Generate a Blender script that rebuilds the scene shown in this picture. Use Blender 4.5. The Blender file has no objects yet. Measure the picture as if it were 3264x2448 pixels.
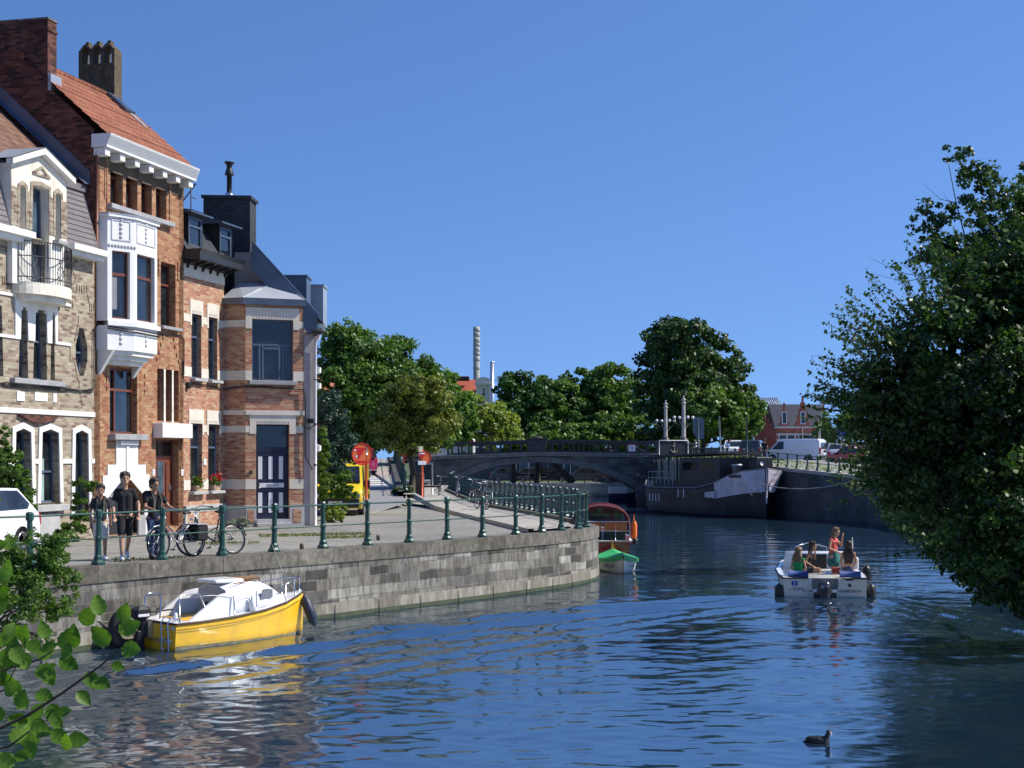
import bpy, bmesh, math, random
import numpy as np
from mathutils import Vector, Matrix
from mathutils.geometry import tessellate_polygon
R = math.radians
rnd = random.Random(7)
# ---------------------------------------------------------------- camera, sky, sun, exposure
SC = bpy.context.scene
CX, HY, FL, EYE = 1632.0, 1459.3, 4869.0, 3.7      # photo geometry: principal column, horizon row, focal length in px, eye height
cam = bpy.data.cameras.new('camera'); camo = bpy.data.objects.new('camera', cam)
SC.collection.objects.link(camo); SC.camera = camo
camo.location = (0, 0, EYE); camo.rotation_euler = (R(90), 0, 0)
cam.sensor_width = 36; cam.lens = 36 * FL / 3264
cam.shift_y = (HY - 1224) / 3264
cam.clip_start = .05; cam.clip_end = 6000
SUN_EL, SUN_AZ = R(47), R(84)                       # azimuth clockwise from +Y: the sun stands to the right, a touch beyond
sd = Vector((math.sin(SUN_AZ) * math.cos(SUN_EL), math.cos(SUN_AZ) * math.cos(SUN_EL), math.sin(SUN_EL)))
w = bpy.data.worlds.new('World'); SC.world = w; w.use_nodes = True
nt = w.node_tree; nt.nodes.clear()
sky = nt.nodes.new('ShaderNodeTexSky'); sky.sky_type = 'NISHITA'; sky.sun_disc = False
sky.sun_elevation = SUN_EL; sky.sun_rotation = SUN_AZ
sky.air_density = 1.0; sky.dust_density = 0.25; sky.ozone_density = 1.6; sky.altitude = 0
geo = nt.nodes.new('ShaderNodeTexCoord'); mpp = nt.nodes.new('ShaderNodeMapping')      # clear deep air: the horizon band of the sky model starts lower down
mpp.inputs['Location'].default_value = (0, 0, .20); mpp.inputs['Scale'].default_value = (1, 1, 1.1)
nt.links.new(geo.outputs['Generated'], mpp.inputs[0]); nt.links.new(mpp.outputs[0], sky.inputs[0])
hs = nt.nodes.new('ShaderNodeHueSaturation'); hs.inputs['Saturation'].default_value = 1.15; hs.inputs['Value'].default_value = 1.0
bg = nt.nodes.new('ShaderNodeBackground'); bg.inputs['Strength'].default_value = 0.124
wo = nt.nodes.new('ShaderNodeOutputWorld')
nt.links.new(sky.outputs[0], hs.inputs['Color']); tint = nt.nodes.new('ShaderNodeMix'); tint.data_type = 'RGBA'; tint.blend_type = 'MULTIPLY'; tint.inputs[0].default_value = 1
tint.inputs[7].default_value = (.86, .955, 1.17, 1); nt.links.new(hs.outputs[0], tint.inputs[6]); nt.links.new(tint.outputs[2], bg.inputs[0]); nt.links.new(bg.outputs[0], wo.inputs[0])
sl = bpy.data.lights.new('sun', 'SUN'); sl.energy = 5.0; sl.angle = R(0.5); sl.color = (1, .94, .83)
so = bpy.data.objects.new('sun', sl); SC.collection.objects.link(so)
so.rotation_euler = (-sd).to_track_quat('-Z', 'Y').to_euler(); so.location = (60, 20, 80)
SC.view_settings.view_transform = 'Standard'; SC.view_settings.look = 'None'
SC.view_settings.exposure = 0.28; SC.view_settings.gamma = 1
SC.cycles.max_bounces = 6; SC.cycles.diffuse_bounces = 2; SC.cycles.glossy_bounces = 3
SC.cycles.transmission_bounces = 3; SC.cycles.transparent_max_bounces = 6

# ---------------------------------------------------------------- helpers
def ray(x, y, Y):                                   # the point at depth Y seen at photo pixel (x, y)
    return Vector(((x - CX) / FL * Y, Y, EYE - (y - HY) / FL * Y))
def gnd(x, y, z=1.56):                              # the point of the level z seen at photo pixel (x, y)
    Y = (EYE - z) * FL / (y - HY); return Vector(((x - CX) / FL * Y, Y, z))
def D(x, y): return x * 1.4756, y * 1.4756
def tag(o, label=None, cat=None, group=None, kind=None):
    if label: o['label'] = label
    if cat: o['category'] = cat
    if group: o['group'] = group
    if kind: o['kind'] = kind
    return o
def thing(name, label, cat, loc=(0, 0, 0), rz=0, group=None, scale=1):
    o = bpy.data.objects.new(name, None); SC.collection.objects.link(o)
    o.empty_display_size = .2; o.location = loc; o.rotation_euler = (0, 0, rz); o.scale = (scale,) * 3
    return tag(o, label, cat, group)
def kids(o): return [c for c in bpy.data.objects if c.parent is o]
def copy_tree(o, label=None, loc=None, rz=None, parent=None, group=None, scale=None):
    c = o.copy(); SC.collection.objects.link(c); c.parent = parent
    if parent is None:
        if label: c['label'] = label
        if loc is not None: c.location = loc
        if rz is not None: c.rotation_euler = (0, 0, rz)
        if scale: c.scale = (scale,) * 3
        if group: c['group'] = group
    for ch in kids(o):
        copy_tree(ch, parent=c)
    return c
SPLIT = {'pale_band', 'white_band', 'slate_mansard', 'door_surround', 'relief_ornament', 'plinth', 'cornice', 'number_plate', 'brick_quoin', 'string_course', 'downpipe', 'pier_cap', 'pilaster', 'plinth_brick_panel', 'anchor', 'name_board', 'lilac_bow', 'bottle', 'bench_cushion', 'white_panel', 'pipe_bracket', 'roof_flashing', 'eaves', 'pinstripe', 'corbel', 'frame_post', 'rear_window', 'window_frame', 'sign_symbol', 'seat_back', 'relief', 'canopy', 'brick_trim', 'brick_groove', 'rail', 'ladder', 'window', 'wheel', 'red_ring', 'fender', 'signal_lens', 'back_brace', 'sticker', 'sign_back', 'grip', 'lamp', 'strap', 'frame', 'stem'}
class MB:
    def __init__(s): s.v = []; s.f = []; s.sm = []; s.uv = None
    def add(s, vs, fs, smooth=False, M=None):
        n = len(s.v)
        if M is not None: vs = [M @ Vector(p) for p in vs]
        s.v += [tuple(p) for p in vs]; s.f += [tuple(i + n for i in f) for f in fs]; s.sm += [smooth] * len(fs); return s
    def bx(s, x0, x1, y0, y1, z0, z1, M=None):
        vs = [(x, y, z) for z in (z0, z1) for y in (y0, y1) for x in (x0, x1)]
        return s.add(vs, [(0, 2, 3, 1), (4, 5, 7, 6), (0, 1, 5, 4), (2, 6, 7, 3), (0, 4, 6, 2), (1, 3, 7, 5)], M=M)
    def box(s, c, d, M=None):
        return s.bx(c[0]-d[0]/2, c[0]+d[0]/2, c[1]-d[1]/2, c[1]+d[1]/2, c[2]-d[2]/2, c[2]+d[2]/2, M)
    def bev(s, c, d, b=.02, M=None):                # box with cut edges
        x, y, z = [q / 2 for q in d]; vs = []; 
        for zz, k in ((-z, b), (-z + b, 0), (z - b, 0), (z, b)):
            X, Y = x - k, y - k
            for px, py in ((-X, -Y+b), (-X+b, -Y), (X-b, -Y), (X, -Y+b), (X, Y-b), (X-b, Y), (-X+b, Y), (-X, Y-b)):
                vs.append((c[0]+px, c[1]+py, c[2]+zz))
        fs = [tuple(range(7, -1, -1)), tuple(range(24, 32))]
        for j in range(3):
            for i in range(8): fs.append((j*8+i, j*8+(i+1) % 8, j*8+8+(i+1) % 8, j*8+8+i))
        return s.add(vs, fs, M=M)
    def tube(s, pts, r, n=8, M=None, smooth=True, cap=True):
        pts = [Vector(p) for p in pts]; rs = r if isinstance(r, (list, tuple)) else [r] * len(pts)
        vs = []; fs = []; up = None
        for i, p in enumerate(pts):
            t = (pts[min(i+1, len(pts)-1)] - pts[max(i-1, 0)])
            t = t.normalized() if t.length > 1e-9 else Vector((0, 0, 1))
            if up is None:
                up = Vector((0, 0, 1)) if abs(t.z) < .9 else Vector((1, 0, 0))
            a = t.cross(up); 
            if a.length < 1e-6: a = t.cross(Vector((1, .3, 0)))
            a.normalize(); b = a.cross(t).normalized(); up = b
            for k in range(n):
                an = 2 * math.pi * k / n
                vs.append(p + (a * math.cos(an) + b * math.sin(an)) * rs[i])
        for i in range(len(pts)-1):
            for k in range(n):
                fs.append((i*n+k, i*n+(k+1) % n, (i+1)*n+(k+1) % n, (i+1)*n+k))
        if cap:
            fs.append(tuple(range(n))); fs.append(tuple((len(pts)-1)*n+k for k in range(n-1, -1, -1)))
        return s.add(vs, fs, smooth, M)
    def lathe(s, prof, n=12, c=(0, 0, 0), M=None, smooth=True):     # prof: (r, z) upward
        vs = []; fs = []
        for r, z in prof:
            for k in range(n):
                a = 2 * math.pi * (k + .5) / n
                vs.append((c[0]+r*math.cos(a), c[1]+r*math.sin(a), c[2]+z))
        for i in range(len(prof)-1):
            for k in range(n): fs.append((i*n+k, i*n+(k+1) % n, (i+1)*n+(k+1) % n, (i+1)*n+k))
        fs.append(tuple(range(n-1, -1, -1))); fs.append(tuple((len(prof)-1)*n+k for k in range(n)))
        return s.add(vs, fs, smooth, M)
    def ell(s, c, r, n=12, m=8, M=None):            # ellipsoid
        rr = (r, r, r) if not hasattr(r, '__len__') else r
        vs = []; fs = []
        for j in range(1, m):
            th = math.pi * j / m
            for k in range(n):
                a = 2*math.pi*k/n
                vs.append((c[0]+rr[0]*math.sin(th)*math.cos(a), c[1]+rr[1]*math.sin(th)*math.sin(a), c[2]-rr[2]*math.cos(th)))
        for j in range(m-2):
            for k in range(n): fs.append((j*n+k, j*n+(k+1) % n, (j+1)*n+(k+1) % n, (j+1)*n+k))
        b = len(vs); vs += [(c[0], c[1], c[2]-rr[2]), (c[0], c[1], c[2]+rr[2])]
        for k in range(n): fs.append((b, (k+1) % n, k)); fs.append((b+1, (m-2)*n+k, (m-2)*n+(k+1) % n))
        return s.add(vs, fs, True, M)
    def prism(s, poly, y0, y1, ax='y', M=None):     # poly in the two other axes, extruded along ax
        def P(a, b, c): return {'y': (a, c, b), 'x': (c, a, b), 'z': (a, b, c)}[ax]
        n = len(poly); vs = [P(a, b, y0) for a, b in poly] + [P(a, b, y1) for a, b in poly]
        fs = [(i, (i+1) % n, n+(i+1) % n, n+i) for i in range(n)]
        for t in tessellate_polygon([[Vector((a, b, 0)) for a, b in poly]]):
            fs.append(tuple(t)); fs.append(tuple(n+i for i in reversed(t)))
        return s.add(vs, fs, M=M)
    def wall(s, outer, holes=(), y=0, depth=.22, thick=None, M=None):   # a facade in the x-z plane at y, openings with reveals of their own
        loops = [list(outer)] + [list(h) for h in holes]
        flat = [p for l in loops for p in l]
        tris = tessellate_polygon([[Vector((a, b, 0)) for a, b in l] for l in loops])
        vs = [(a, y, b) for a, b in flat]; fs = [tuple(t) for t in tris]
        s.add(vs, fs, M=M)
        for h in holes: s.rim(h, y, y+depth, M)
        if thick: s.rim(outer, y, y+thick, M)
        return s
    def rim(s, poly, y0, y1, M=None):
        n = len(poly); vs = [(a, y0, b) for a, b in poly] + [(a, y1, b) for a, b in poly]
        return s.add(vs, [(i, (i+1) % n, n+(i+1) % n, n+i) for i in range(n)], M=M)
    def ring(s, outer, inner, y0, y1, M=None):      # frame between two outlines of the same count
        n = len(outer); vs = []
        for y in (y0, y1):
            vs += [(a, y, b) for a, b in outer] + [(a, y, b) for a, b in inner]
        fs = []
        for i in range(n):
            j = (i+1) % n
            fs += [(i, j, n+j, n+i), (2*n+i, 3*n+i, 3*n+j, 2*n+j), (i, 2*n+i, 2*n+j, j), (n+i, n+j, 3*n+j, 3*n+i)]
        return s.add(vs, fs, M=M)
    def loft(s, secs, cap=True, closed=True, smooth=True, M=None):
        n = len(secs[0]); vs = [p for q in secs for p in q]; fs = []
        for i in range(len(secs)-1):
            for k in range(n if closed else n-1):
                fs.append((i*n+k, i*n+(k+1) % n, (i+1)*n+(k+1) % n, (i+1)*n+k))
        s.add(vs, fs, smooth, M)
        if cap: 
            s.add(secs[0], [tuple(range(n))], M=M); s.add(secs[-1], [tuple(range(n))], M=M)
        return s
    def merge(s, o, M=None): return s.add(o.v, o.f, False, M)
    def groups(s, tol=.03):                          # pieces that touch belong together
        p = list(range(len(s.v)))
        def f(i):
            while p[i] != i: p[i] = p[p[i]]; i = p[i]
            return i
        for q in s.f:
            for j in q[1:]: p[f(j)] = f(q[0])
        C = {}
        for k, q in enumerate(s.f): C.setdefault(f(q[0]), []).append(k)
        B = []
        for ks in C.values():
            a = np.array([s.v[i] for k in ks for i in s.f[k]]); B.append([a.min(0)-tol, a.max(0)+tol, ks])
        ch = True
        while ch:
            ch = False; i = 0
            while i < len(B):
                j = i+1
                while j < len(B):
                    if (B[i][0] <= B[j][1]).all() and (B[j][0] <= B[i][1]).all():
                        B[i] = [np.minimum(B[i][0], B[j][0]), np.maximum(B[i][1], B[j][1]), B[i][2]+B[j][2]]; B.pop(j); ch = True
                    else: j += 1
                i += 1
        return [b[2] for b in B]
    def build(s, name, mat, parent=None, label=None, bevel=0):
        if name in SPLIT and s.uv is None and parent is not None:
            G = s.groups(); o = None
            if len(G) > 1:
                for g in G:
                    m = MB(); ix = {}
                    for k in g:
                        for i in s.f[k]:
                            if i not in ix: ix[i] = len(m.v); m.v.append(s.v[i])
                        m.f.append(tuple(ix[i] for i in s.f[k])); m.sm.append(s.sm[k])
                    o = m._build(name, mat, parent, label, bevel)
                return o
        return s._build(name, mat, parent, label, bevel)
    def _build(s, name, mat, parent=None, label=None, bevel=0):
        me = bpy.data.meshes.new(name); me.from_pydata(s.v, [], s.f); me.update()
        if any(s.sm): me.polygons.foreach_set('use_smooth', s.sm)
        autouv(me, s.uv)
        if mat: me.materials.append(mat)
        o = bpy.data.objects.new(name, me); SC.collection.objects.link(o)
        if parent: o.parent = parent
        if label: o['label'] = label
        if bevel:
            b = o.modifiers.new('bevel', 'BEVEL'); b.width = bevel; b.segments = 2; b.limit_method = 'ANGLE'
        return o
def autouv(me, uv=None):
    nl = len(me.loops)
    if nl == 0: return
    lay = me.uv_layers.new(name='uv')
    if uv is not None: lay.data.foreach_set('uv', np.asarray(uv, dtype=np.float32).ravel()); return
    co = np.empty(len(me.vertices)*3, np.float32); me.vertices.foreach_get('co', co); co = co.reshape(-1, 3)
    vi = np.empty(nl, np.int32); me.loops.foreach_get('vertex_index', vi)
    nn = np.empty(len(me.polygons)*3, np.float32); me.polygons.foreach_get('normal', nn); nn = nn.reshape(-1, 3)
    tot = np.empty(len(me.polygons), np.int32); me.polygons.foreach_get('loop_total', tot)
    N = np.repeat(nn, tot, axis=0); P = co[vi]
    h = np.hypot(N[:, 0], N[:, 1]); flat = h < .35
    tx = np.where(h > 1e-5, -N[:, 1]/np.maximum(h, 1e-5), 1); ty = np.where(h > 1e-5, N[:, 0]/np.maximum(h, 1e-5), 0)
    sg = np.where((np.abs(tx) >= np.abs(ty)), np.sign(tx), np.sign(ty)); tx, ty = tx*sg, ty*sg
    u = P[:, 0]*tx + P[:, 1]*ty; v = P[:, 2]/np.maximum(h, .3)
    u = np.where(flat, P[:, 0], u); v = np.where(flat, P[:, 1], v)
    lay.data.foreach_set('uv', np.stack([u, v], 1).astype(np.float32).ravel())
def inset(poly, w):                                  # offset a convex outline inwards
    n = len(poly); A = sum(poly[i][0]*poly[(i+1) % n][1]-poly[(i+1) % n][0]*poly[i][1] for i in range(n)); sg = 1 if A > 0 else -1
    out = []
    for i in range(n):
        p0, p1, p2 = Vector(poly[i-1]), Vector(poly[i]), Vector(poly[(i+1) % n])
        a = (p1-p0).normalized(); b = (p2-p1).normalized()
        na = Vector((-a.y, a.x))*sg; nb = Vector((-b.y, b.x))*sg
        m = (na+nb); l = m.length_squared
        m = m * (2*w/l) if l > 1e-6 else na*w
        if m.length > 4*abs(w): m = m.normalized()*4*abs(w)
        out.append((p1.x+m.x, p1.y+m.y))
    return out
# ---- materials
_M = {}
def node(t, ty, **k):
    n = t.nodes.new(ty)
    for a, b in k.items(): setattr(n, a, b)
    return n
def base(name):
    m = bpy.data.materials.new(name); m.use_nodes = True; t = m.node_tree
    return m, t, t.nodes['Principled BSDF']
def mixc(t, a, b, fac, mode='MIX'):
    n = node(t, 'ShaderNodeMix', data_type='RGBA', blend_type=mode)
    for i, v in ((0, fac), (6, a), (7, b)):
        s = n.inputs[i]
        if isinstance(v, (int, float)): s.default_value = v if i == 0 else (v, v, v, 1)
        elif isinstance(v, tuple): s.default_value = (*v, 1)
        else: t.links.new(v, s)
    return n.outputs[2]
def ramp(t, src, stops):
    n = node(t, 'ShaderNodeValToRGB'); e = n.color_ramp.elements
    while len(e) < len(stops): e.new(.5)
    for i, (p, c) in enumerate(stops): e[i].position = p; e[i].color = (*c, 1) if hasattr(c, '__len__') else (c, c, c, 1)
    t.links.new(src, n.inputs[0]); return n.outputs[0]
def noise(t, scale, detail=4, coord='Object', stretch=None, rough=.6):
    tc = node(t, 'ShaderNodeTexCoord'); n = node(t, 'ShaderNodeTexNoise'); n.inputs['Scale'].default_value = scale
    n.inputs['Detail'].default_value = detail; n.inputs['Roughness'].default_value = rough
    src = tc.outputs[coord]
    if stretch:
        mp = node(t, 'ShaderNodeMapping'); mp.inputs['Scale'].default_value = stretch; t.links.new(src, mp.inputs[0]); src = mp.outputs[0]
    t.links.new(src, n.inputs['Vector']); return n.outputs[0]
def bump(t, bs, src, strength=.3, dist=.02):
    b = node(t, 'ShaderNodeBump'); b.inputs['Strength'].default_value = strength; b.inputs['Distance'].default_value = dist
    t.links.new(src, b.inputs['Height'])
    if bs.inputs['Normal'].is_linked: t.links.new(bs.inputs['Normal'].links[0].from_socket, b.inputs['Normal'])
    t.links.new(b.outputs[0], bs.inputs['Normal'])
def mat(name, col, rough=.6, metal=0, var=.18, scale=2.5, bmp=0, bscale=30, coat=0, spec=.5, dirt=None, stretch=None, dscale=1.2):
    if name in _M: return _M[name]
    m, t, b = base(name)
    c1 = tuple(x*(1-var) for x in col); c2 = tuple(min(1, x*(1+var)) for x in col)
    out = ramp(t, noise(t, scale, 5, stretch=stretch), [(.3, c1), (.7, c2)])
    if dirt:
        out = mixc(t, out, dirt, ramp(t, noise(t, dscale, 6, rough=.7, stretch=stretch), [(.48, 0.), (.68, .75)]))
    t.links.new(out, b.inputs['Base Color'])
    b.inputs['Roughness'].default_value = rough; b.inputs['Metallic'].default_value = metal
    b.inputs['Coat Weight'].default_value = coat; b.inputs['Specular IOR Level'].default_value = spec
    if bmp: bump(t, b, noise(t, bscale, 4), bmp, .01)
    _M[name] = m; return m
def brickmat(name, cols, mortar, bw=.22, bh=.072, mw=.012, rough=.85, bmp=.5, dirt=None, dscale=.8, off=.5, squash=1, stain=.25, dstretch=None, warp=0):
    m, t, b = base(name); tc = node(t, 'ShaderNodeTexCoord'); br = node(t, 'ShaderNodeTexBrick')
    br.offset = off; br.squash = squash
    src = tc.outputs['UV']
    if warp:                                          # irregular hand-cut blocks
        wn = node(t, 'ShaderNodeTexNoise'); wn.inputs['Scale'].default_value = 1.7; wn.inputs['Detail'].default_value = 3; t.links.new(src, wn.inputs['Vector'])
        vm = node(t, 'ShaderNodeVectorMath', operation='MULTIPLY_ADD'); vm.inputs[1].default_value = (warp*1.5, warp, 0); t.links.new(wn.outputs['Color'], vm.inputs[0]); t.links.new(src, vm.inputs[2]); src = vm.outputs[0]
    t.links.new(src, br.inputs['Vector'])
    for k, v in (('Scale', 1), ('Mortar Size', mw/2), ('Mortar Smooth', .2), ('Bias', 0), ('Brick Width', bw), ('Row Height', bh)): br.inputs[k].default_value = v
    br.inputs['Color1'].default_value = (0, 0, 0, 1); br.inputs['Color2'].default_value = (1, 1, 1, 1); br.inputs['Mortar'].default_value = (.5, .5, .5, 1)
    n = len(cols); cr = ramp(t, br.outputs['Color'], [((i+.5)/n, c) for i, c in enumerate(cols)])
    out = mixc(t, cr, mortar, br.outputs['Fac'])
    out = mixc(t, out, (.5, .5, .5), 1.0, 'MULTIPLY') if False else out
    st = ramp(t, noise(t, dscale, 6, rough=.65, stretch=dstretch), [(.3, 1-stain), (.7, 1+stain*.3)])
    out = mixc(t, out, st, 1.0, 'MULTIPLY')
    if dirt: out = mixc(t, out, dirt, ramp(t, noise(t, dscale*2.3, 6, rough=.75, stretch=dstretch), [(.5, 0.), (.7, .8)]))
    t.links.new(out, b.inputs['Base Color']); b.inputs['Roughness'].default_value = rough; b.inputs['Specular IOR Level'].default_value = .25
    inv = node(t, 'ShaderNodeMath', operation='SUBTRACT'); inv.inputs[0].default_value = 1; t.links.new(br.outputs['Fac'], inv.inputs[1])
    bump(t, b, inv.outputs[0], bmp, .012); bump(t, b, noise(t, 25, 4), .25, .01)
    _M[name] = m; return m
def glassmat(name, col=(.012, .016, .02), rough=.04):
    if name in _M: return _M[name]
    m, t, b = base(name)
    out = ramp(t, noise(t, 1.6, 3), [(.35, tuple(x*.5 for x in col)), (.7, tuple(x*1.9 for x in col))])
    t.links.new(out, b.inputs['Base Color']); b.inputs['Roughness'].default_value = rough; b.inputs['Specular IOR Level'].default_value = .7
    bump(t, b, noise(t, .8, 2), .06, .05)
    _M[name] = m; return m
def text_mb(s, size, thick=.004, align='CENTER', spacing=1.0):      # lettering lying in the x-z plane, facing -y
    c = bpy.data.curves.new('t', 'FONT'); c.body = s; c.size = size; c.extrude = thick/2; c.align_x = align; c.align_y = 'CENTER'; c.resolution_u = 2
    c.space_character = spacing
    o = bpy.data.objects.new('t', c); SC.collection.objects.link(o); bpy.context.view_layer.update()
    me = bpy.data.meshes.new_from_object(o.evaluated_get(bpy.context.evaluated_depsgraph_get()))
    mb = MB(); mb.add([(v.co.x, v.co.z, v.co.y) for v in me.vertices], [tuple(reversed(p.vertices)) for p in me.polygons])
    bpy.data.objects.remove(o); bpy.data.meshes.remove(me); bpy.data.curves.remove(c)
    return mb
def T(x=0, y=0, z=0, rx=0, ry=0, rz=0, s=1):
    S = Matrix.Diagonal((s, s, s, 1)) if not hasattr(s, '__len__') else Matrix.Diagonal((*s, 1))
    return Matrix.Translation((x, y, z)) @ Matrix.Rotation(rz, 4, 'Z') @ Matrix.Rotation(ry, 4, 'Y') @ Matrix.Rotation(rx, 4, 'X') @ S
def blob(mb, vox, name, mt, parent, smooth=4):       # fuse overlapping volumes into one continuous skin
    o = mb.build(name, mt, parent)
    r = o.modifiers.new('r', 'REMESH'); r.mode = 'VOXEL'; r.voxel_size = vox; r.use_smooth_shade = True
    s = o.modifiers.new('s', 'SMOOTH'); s.iterations = smooth; s.factor = .5
    bpy.context.view_layer.update()
    me = bpy.data.meshes.new_from_object(o.evaluated_get(bpy.context.evaluated_depsgraph_get()))
    o.modifiers.clear(); old = o.data; o.data = me; me.name = name; bpy.data.meshes.remove(old)
    if not me.materials: me.materials.append(mt)
    return o
def cap(mb, a, ra, b, rb, n=10):                     # tapered limb with round ends
    a, b = Vector(a), Vector(b); d = b-a; L = d.length
    if L < 1e-6: mb.ell(a, ra); return
    t = d/L; pts = []; rs = []
    for k in (0.05, .3, .6, .85, 1): pts.append(a - t*ra*math.cos(k*math.pi/2)); rs.append(ra*math.sin(k*math.pi/2))
    for k in (1, .85, .6, .3, .05): pts.append(b + t*rb*math.cos(k*math.pi/2)); rs.append(rb*math.sin(k*math.pi/2))
    mb.tube(pts, rs, n)
# ---------------------------------------------------------------- materials
white = mat('white_render', (.80, .79, .75), .8, var=.05, dirt=(.6, .58, .52), dscale=1.5)
brightwhite = mat('white_paint', (.76, .76, .75), .55, var=.03)
cream = mat('cream_render', (.78, .73, .62), .85, var=.08, dirt=(.5, .47, .4), dscale=2)
bandw = mat('pale_stone_band', (.66, .61, .52), .8, var=.1)
stone = mat('grey_stone', (.33, .33, .34), .8, var=.2, bmp=.2)
lstone = mat('pale_bluestone', (.42, .42, .42), .8, var=.15, bmp=.2)
zinc = mat('zinc_sheet', (.36, .40, .44), .45, .35, var=.15, scale=1)
zincd = mat('dark_blue_flashing', (.10, .13, .18), .4, .3, var=.25, scale=1)
slatep = mat('slate_panel', (.17, .15, .155), .7, var=.15)
blackm = mat('black_metal', (.015, .015, .018), .45, var=.3)
blackw = mat('black_wood', (.02, .022, .026), .5, var=.3)
bluegrey = mat('blue_grey_frame', (.085, .12, .18), .45, var=.1)
brownf = mat('brown_frame', (.16, .05, .025), .45, var=.3, scale=8)
navy = mat('navy_paint', (.015, .02, .05), .4, var=.2)
greenrail = mat('green_rail_paint', (.013, .070, .055), .4, var=.35, scale=9, dirt=(.03, .05, .045), dscale=5)
greenrail2 = mat('weathered_green_paint', (.02, .06, .045), .45, var=.35, scale=9)
dkglass = glassmat('window_glass')
blueglass = glassmat('bluish_glass', (.05, .08, .11))
rubber = mat('rubber', (.012, .012, .013), .75, var=.3)
chrome = mat('chrome', (.7, .7, .72), .18, 1, var=.05)
steel = mat('steel', (.5, .5, .52), .35, .9, var=.1)
whitep = mat('white_gelcoat', (.80, .81, .83), .3, var=.03, coat=.4)
skin = mat('skin', (.50, .29, .19), .55, var=.08, scale=12)
skin2 = mat('tanned_skin', (.40, .21, .13), .5, var=.08, scale=12)
hair = mat('dark_brown_hair', (.025, .014, .010), .6, var=.4, scale=40)
hairb = mat('light_brown_hair', (.16, .09, .045), .6, var=.4, scale=40)
clothblack = mat('black_cloth', (.013, .013, .015), .9, var=.3, scale=10, bmp=.3)
clothgrey = mat('charcoal_cloth', (.035, .034, .04), .9, var=.25, scale=10, bmp=.3)
clothwhite = mat('off_white_cloth', (.62, .58, .50), .9, var=.1, scale=8, bmp=.3)
denim = mat('denim', (.03, .06, .14), .85, var=.35, scale=9, bmp=.3)
shoew = mat('white_shoe', (.7, .7, .7), .6, var=.1)
orangep = mat('orange_paint', (.75, .11, .025), .45, var=.1)
redp = mat('sign_red', (.55, .015, .015), .4, var=.08)
signw = mat('sign_white', (.75, .76, .78), .4, var=.04)
signb = mat('sign_blue', (.01, .05, .32), .4, var=.08)
greypole = mat('galvanised_pole', (.38, .4, .42), .4, .6, var=.1)
brick_h1 = brickmat('grey_tan_brick', [(.19, .125, .095), (.36, .30, .215), (.44, .38, .275), (.28, .19, .145), (.48, .42, .31), (.38, .33, .24)], (.33, .30, .25), dirt=None, stain=.22)
brick_h2 = brickmat('orange_tan_brick', [(.29, .105, .058), (.40, .21, .105), (.48, .31, .16), (.36, .15, .078), (.44, .26, .135), (.32, .125, .066)], (.30, .21, .155), stain=.2)
brick_h3 = brickmat('orange_red_brick', [(.37, .13, .08), (.47, .27, .15), (.54, .37, .22), (.40, .165, .10), (.49, .32, .18), (.32, .11, .07), (.44, .20, .12)], (.46, .38, .31), stain=.12)
brick_dark = brickmat('dark_red_brick', [(.09, .035, .028), (.16, .06, .042), (.22, .09, .06), (.12, .045, .035), (.05, .025, .022)], (.10, .07, .06), stain=.4)
brick_red = brickmat('red_brick_far', [(.45, .12, .07), (.52, .18, .11), (.40, .10, .06)], (.5, .35, .28), bw=.3, bh=.12, stain=.15)
brick_paint = brickmat('blackened_brick', [(.055, .06, .065), (.075, .08, .088), (.045, .048, .052)], (.03, .032, .035), stain=.3)
tiles = brickmat('orange_roof_tile', [(.30, .115, .065), (.37, .15, .085), (.25, .09, .05), (.33, .13, .075)], (.14, .04, .025), bw=.24, bh=.30, mw=.035, rough=.8, bmp=1, stain=.25, off=0)
tiles_old = brickmat('brown_roof_tile', [(.22, .12, .085), (.28, .16, .11), (.18, .09, .065)], (.09, .05, .04), bw=.24, bh=.30, mw=.035, bmp=1, stain=.3, off=0)
slates = brickmat('slate_roof', [(.045, .05, .06), (.065, .07, .085), (.05, .055, .062)], (.02, .022, .026), bw=.25, bh=.2, mw=.015, stain=.3, rough=.55)
quaystone = brickmat('quay_masonry', [(.075, .07, .065), (.23, .215, .19), (.125, .12, .118), (.31, .30, .27), (.085, .082, .08), (.18, .17, .155), (.38, .37, .34), (.15, .14, .12)], (.23, .21, .18), bw=.74, bh=.235, mw=.028, rough=.9, bmp=1, stain=.6, dscale=3.2, dstretch=(1.8, 1.8, .5), warp=.10, dirt=(.035, .033, .03))
copestone = brickmat('coping_blocks', [(.13, .12, .10), (.20, .185, .16), (.16, .15, .125), (.23, .21, .18)], (.05, .045, .04), bw=1.15, bh=2.0, mw=.02, bmp=.8, stain=.65, dscale=4.5, dirt=(.06, .05, .04), dstretch=(1.2, 1.2, .9), warp=.05)
basestone = brickmat('footing_blocks', [(.24, .22, .185), (.32, .30, .26), (.28, .26, .22)], (.09, .08, .065), bw=.95, bh=2, mw=.012, bmp=.5, stain=.55, dscale=3, dirt=(.13, .105, .07), dstretch=(1.4, 1.4, .4))
setts = brickmat('stone_setts', [(.24, .235, .22), (.31, .30, .28), (.35, .34, .31), (.27, .26, .24)], (.17, .165, .14), bw=.16, bh=.11, mw=.02, bmp=.7, stain=.3, dscale=.35)
slabs = brickmat('paving_slabs', [(.40, .37, .33), (.46, .43, .38), (.36, .34, .30)], (.22, .21, .18), bw=.30, bh=.30, mw=.012, bmp=.3, stain=.25, dscale=.5)
asphalt = mat('pale_asphalt', (.24, .238, .232), .9, var=.12, scale=6, bmp=.3, bscale=60)
curbm = mat('kerb_stone', (.34, .32, .29), .85, var=.25, scale=3, bmp=.3)
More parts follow.
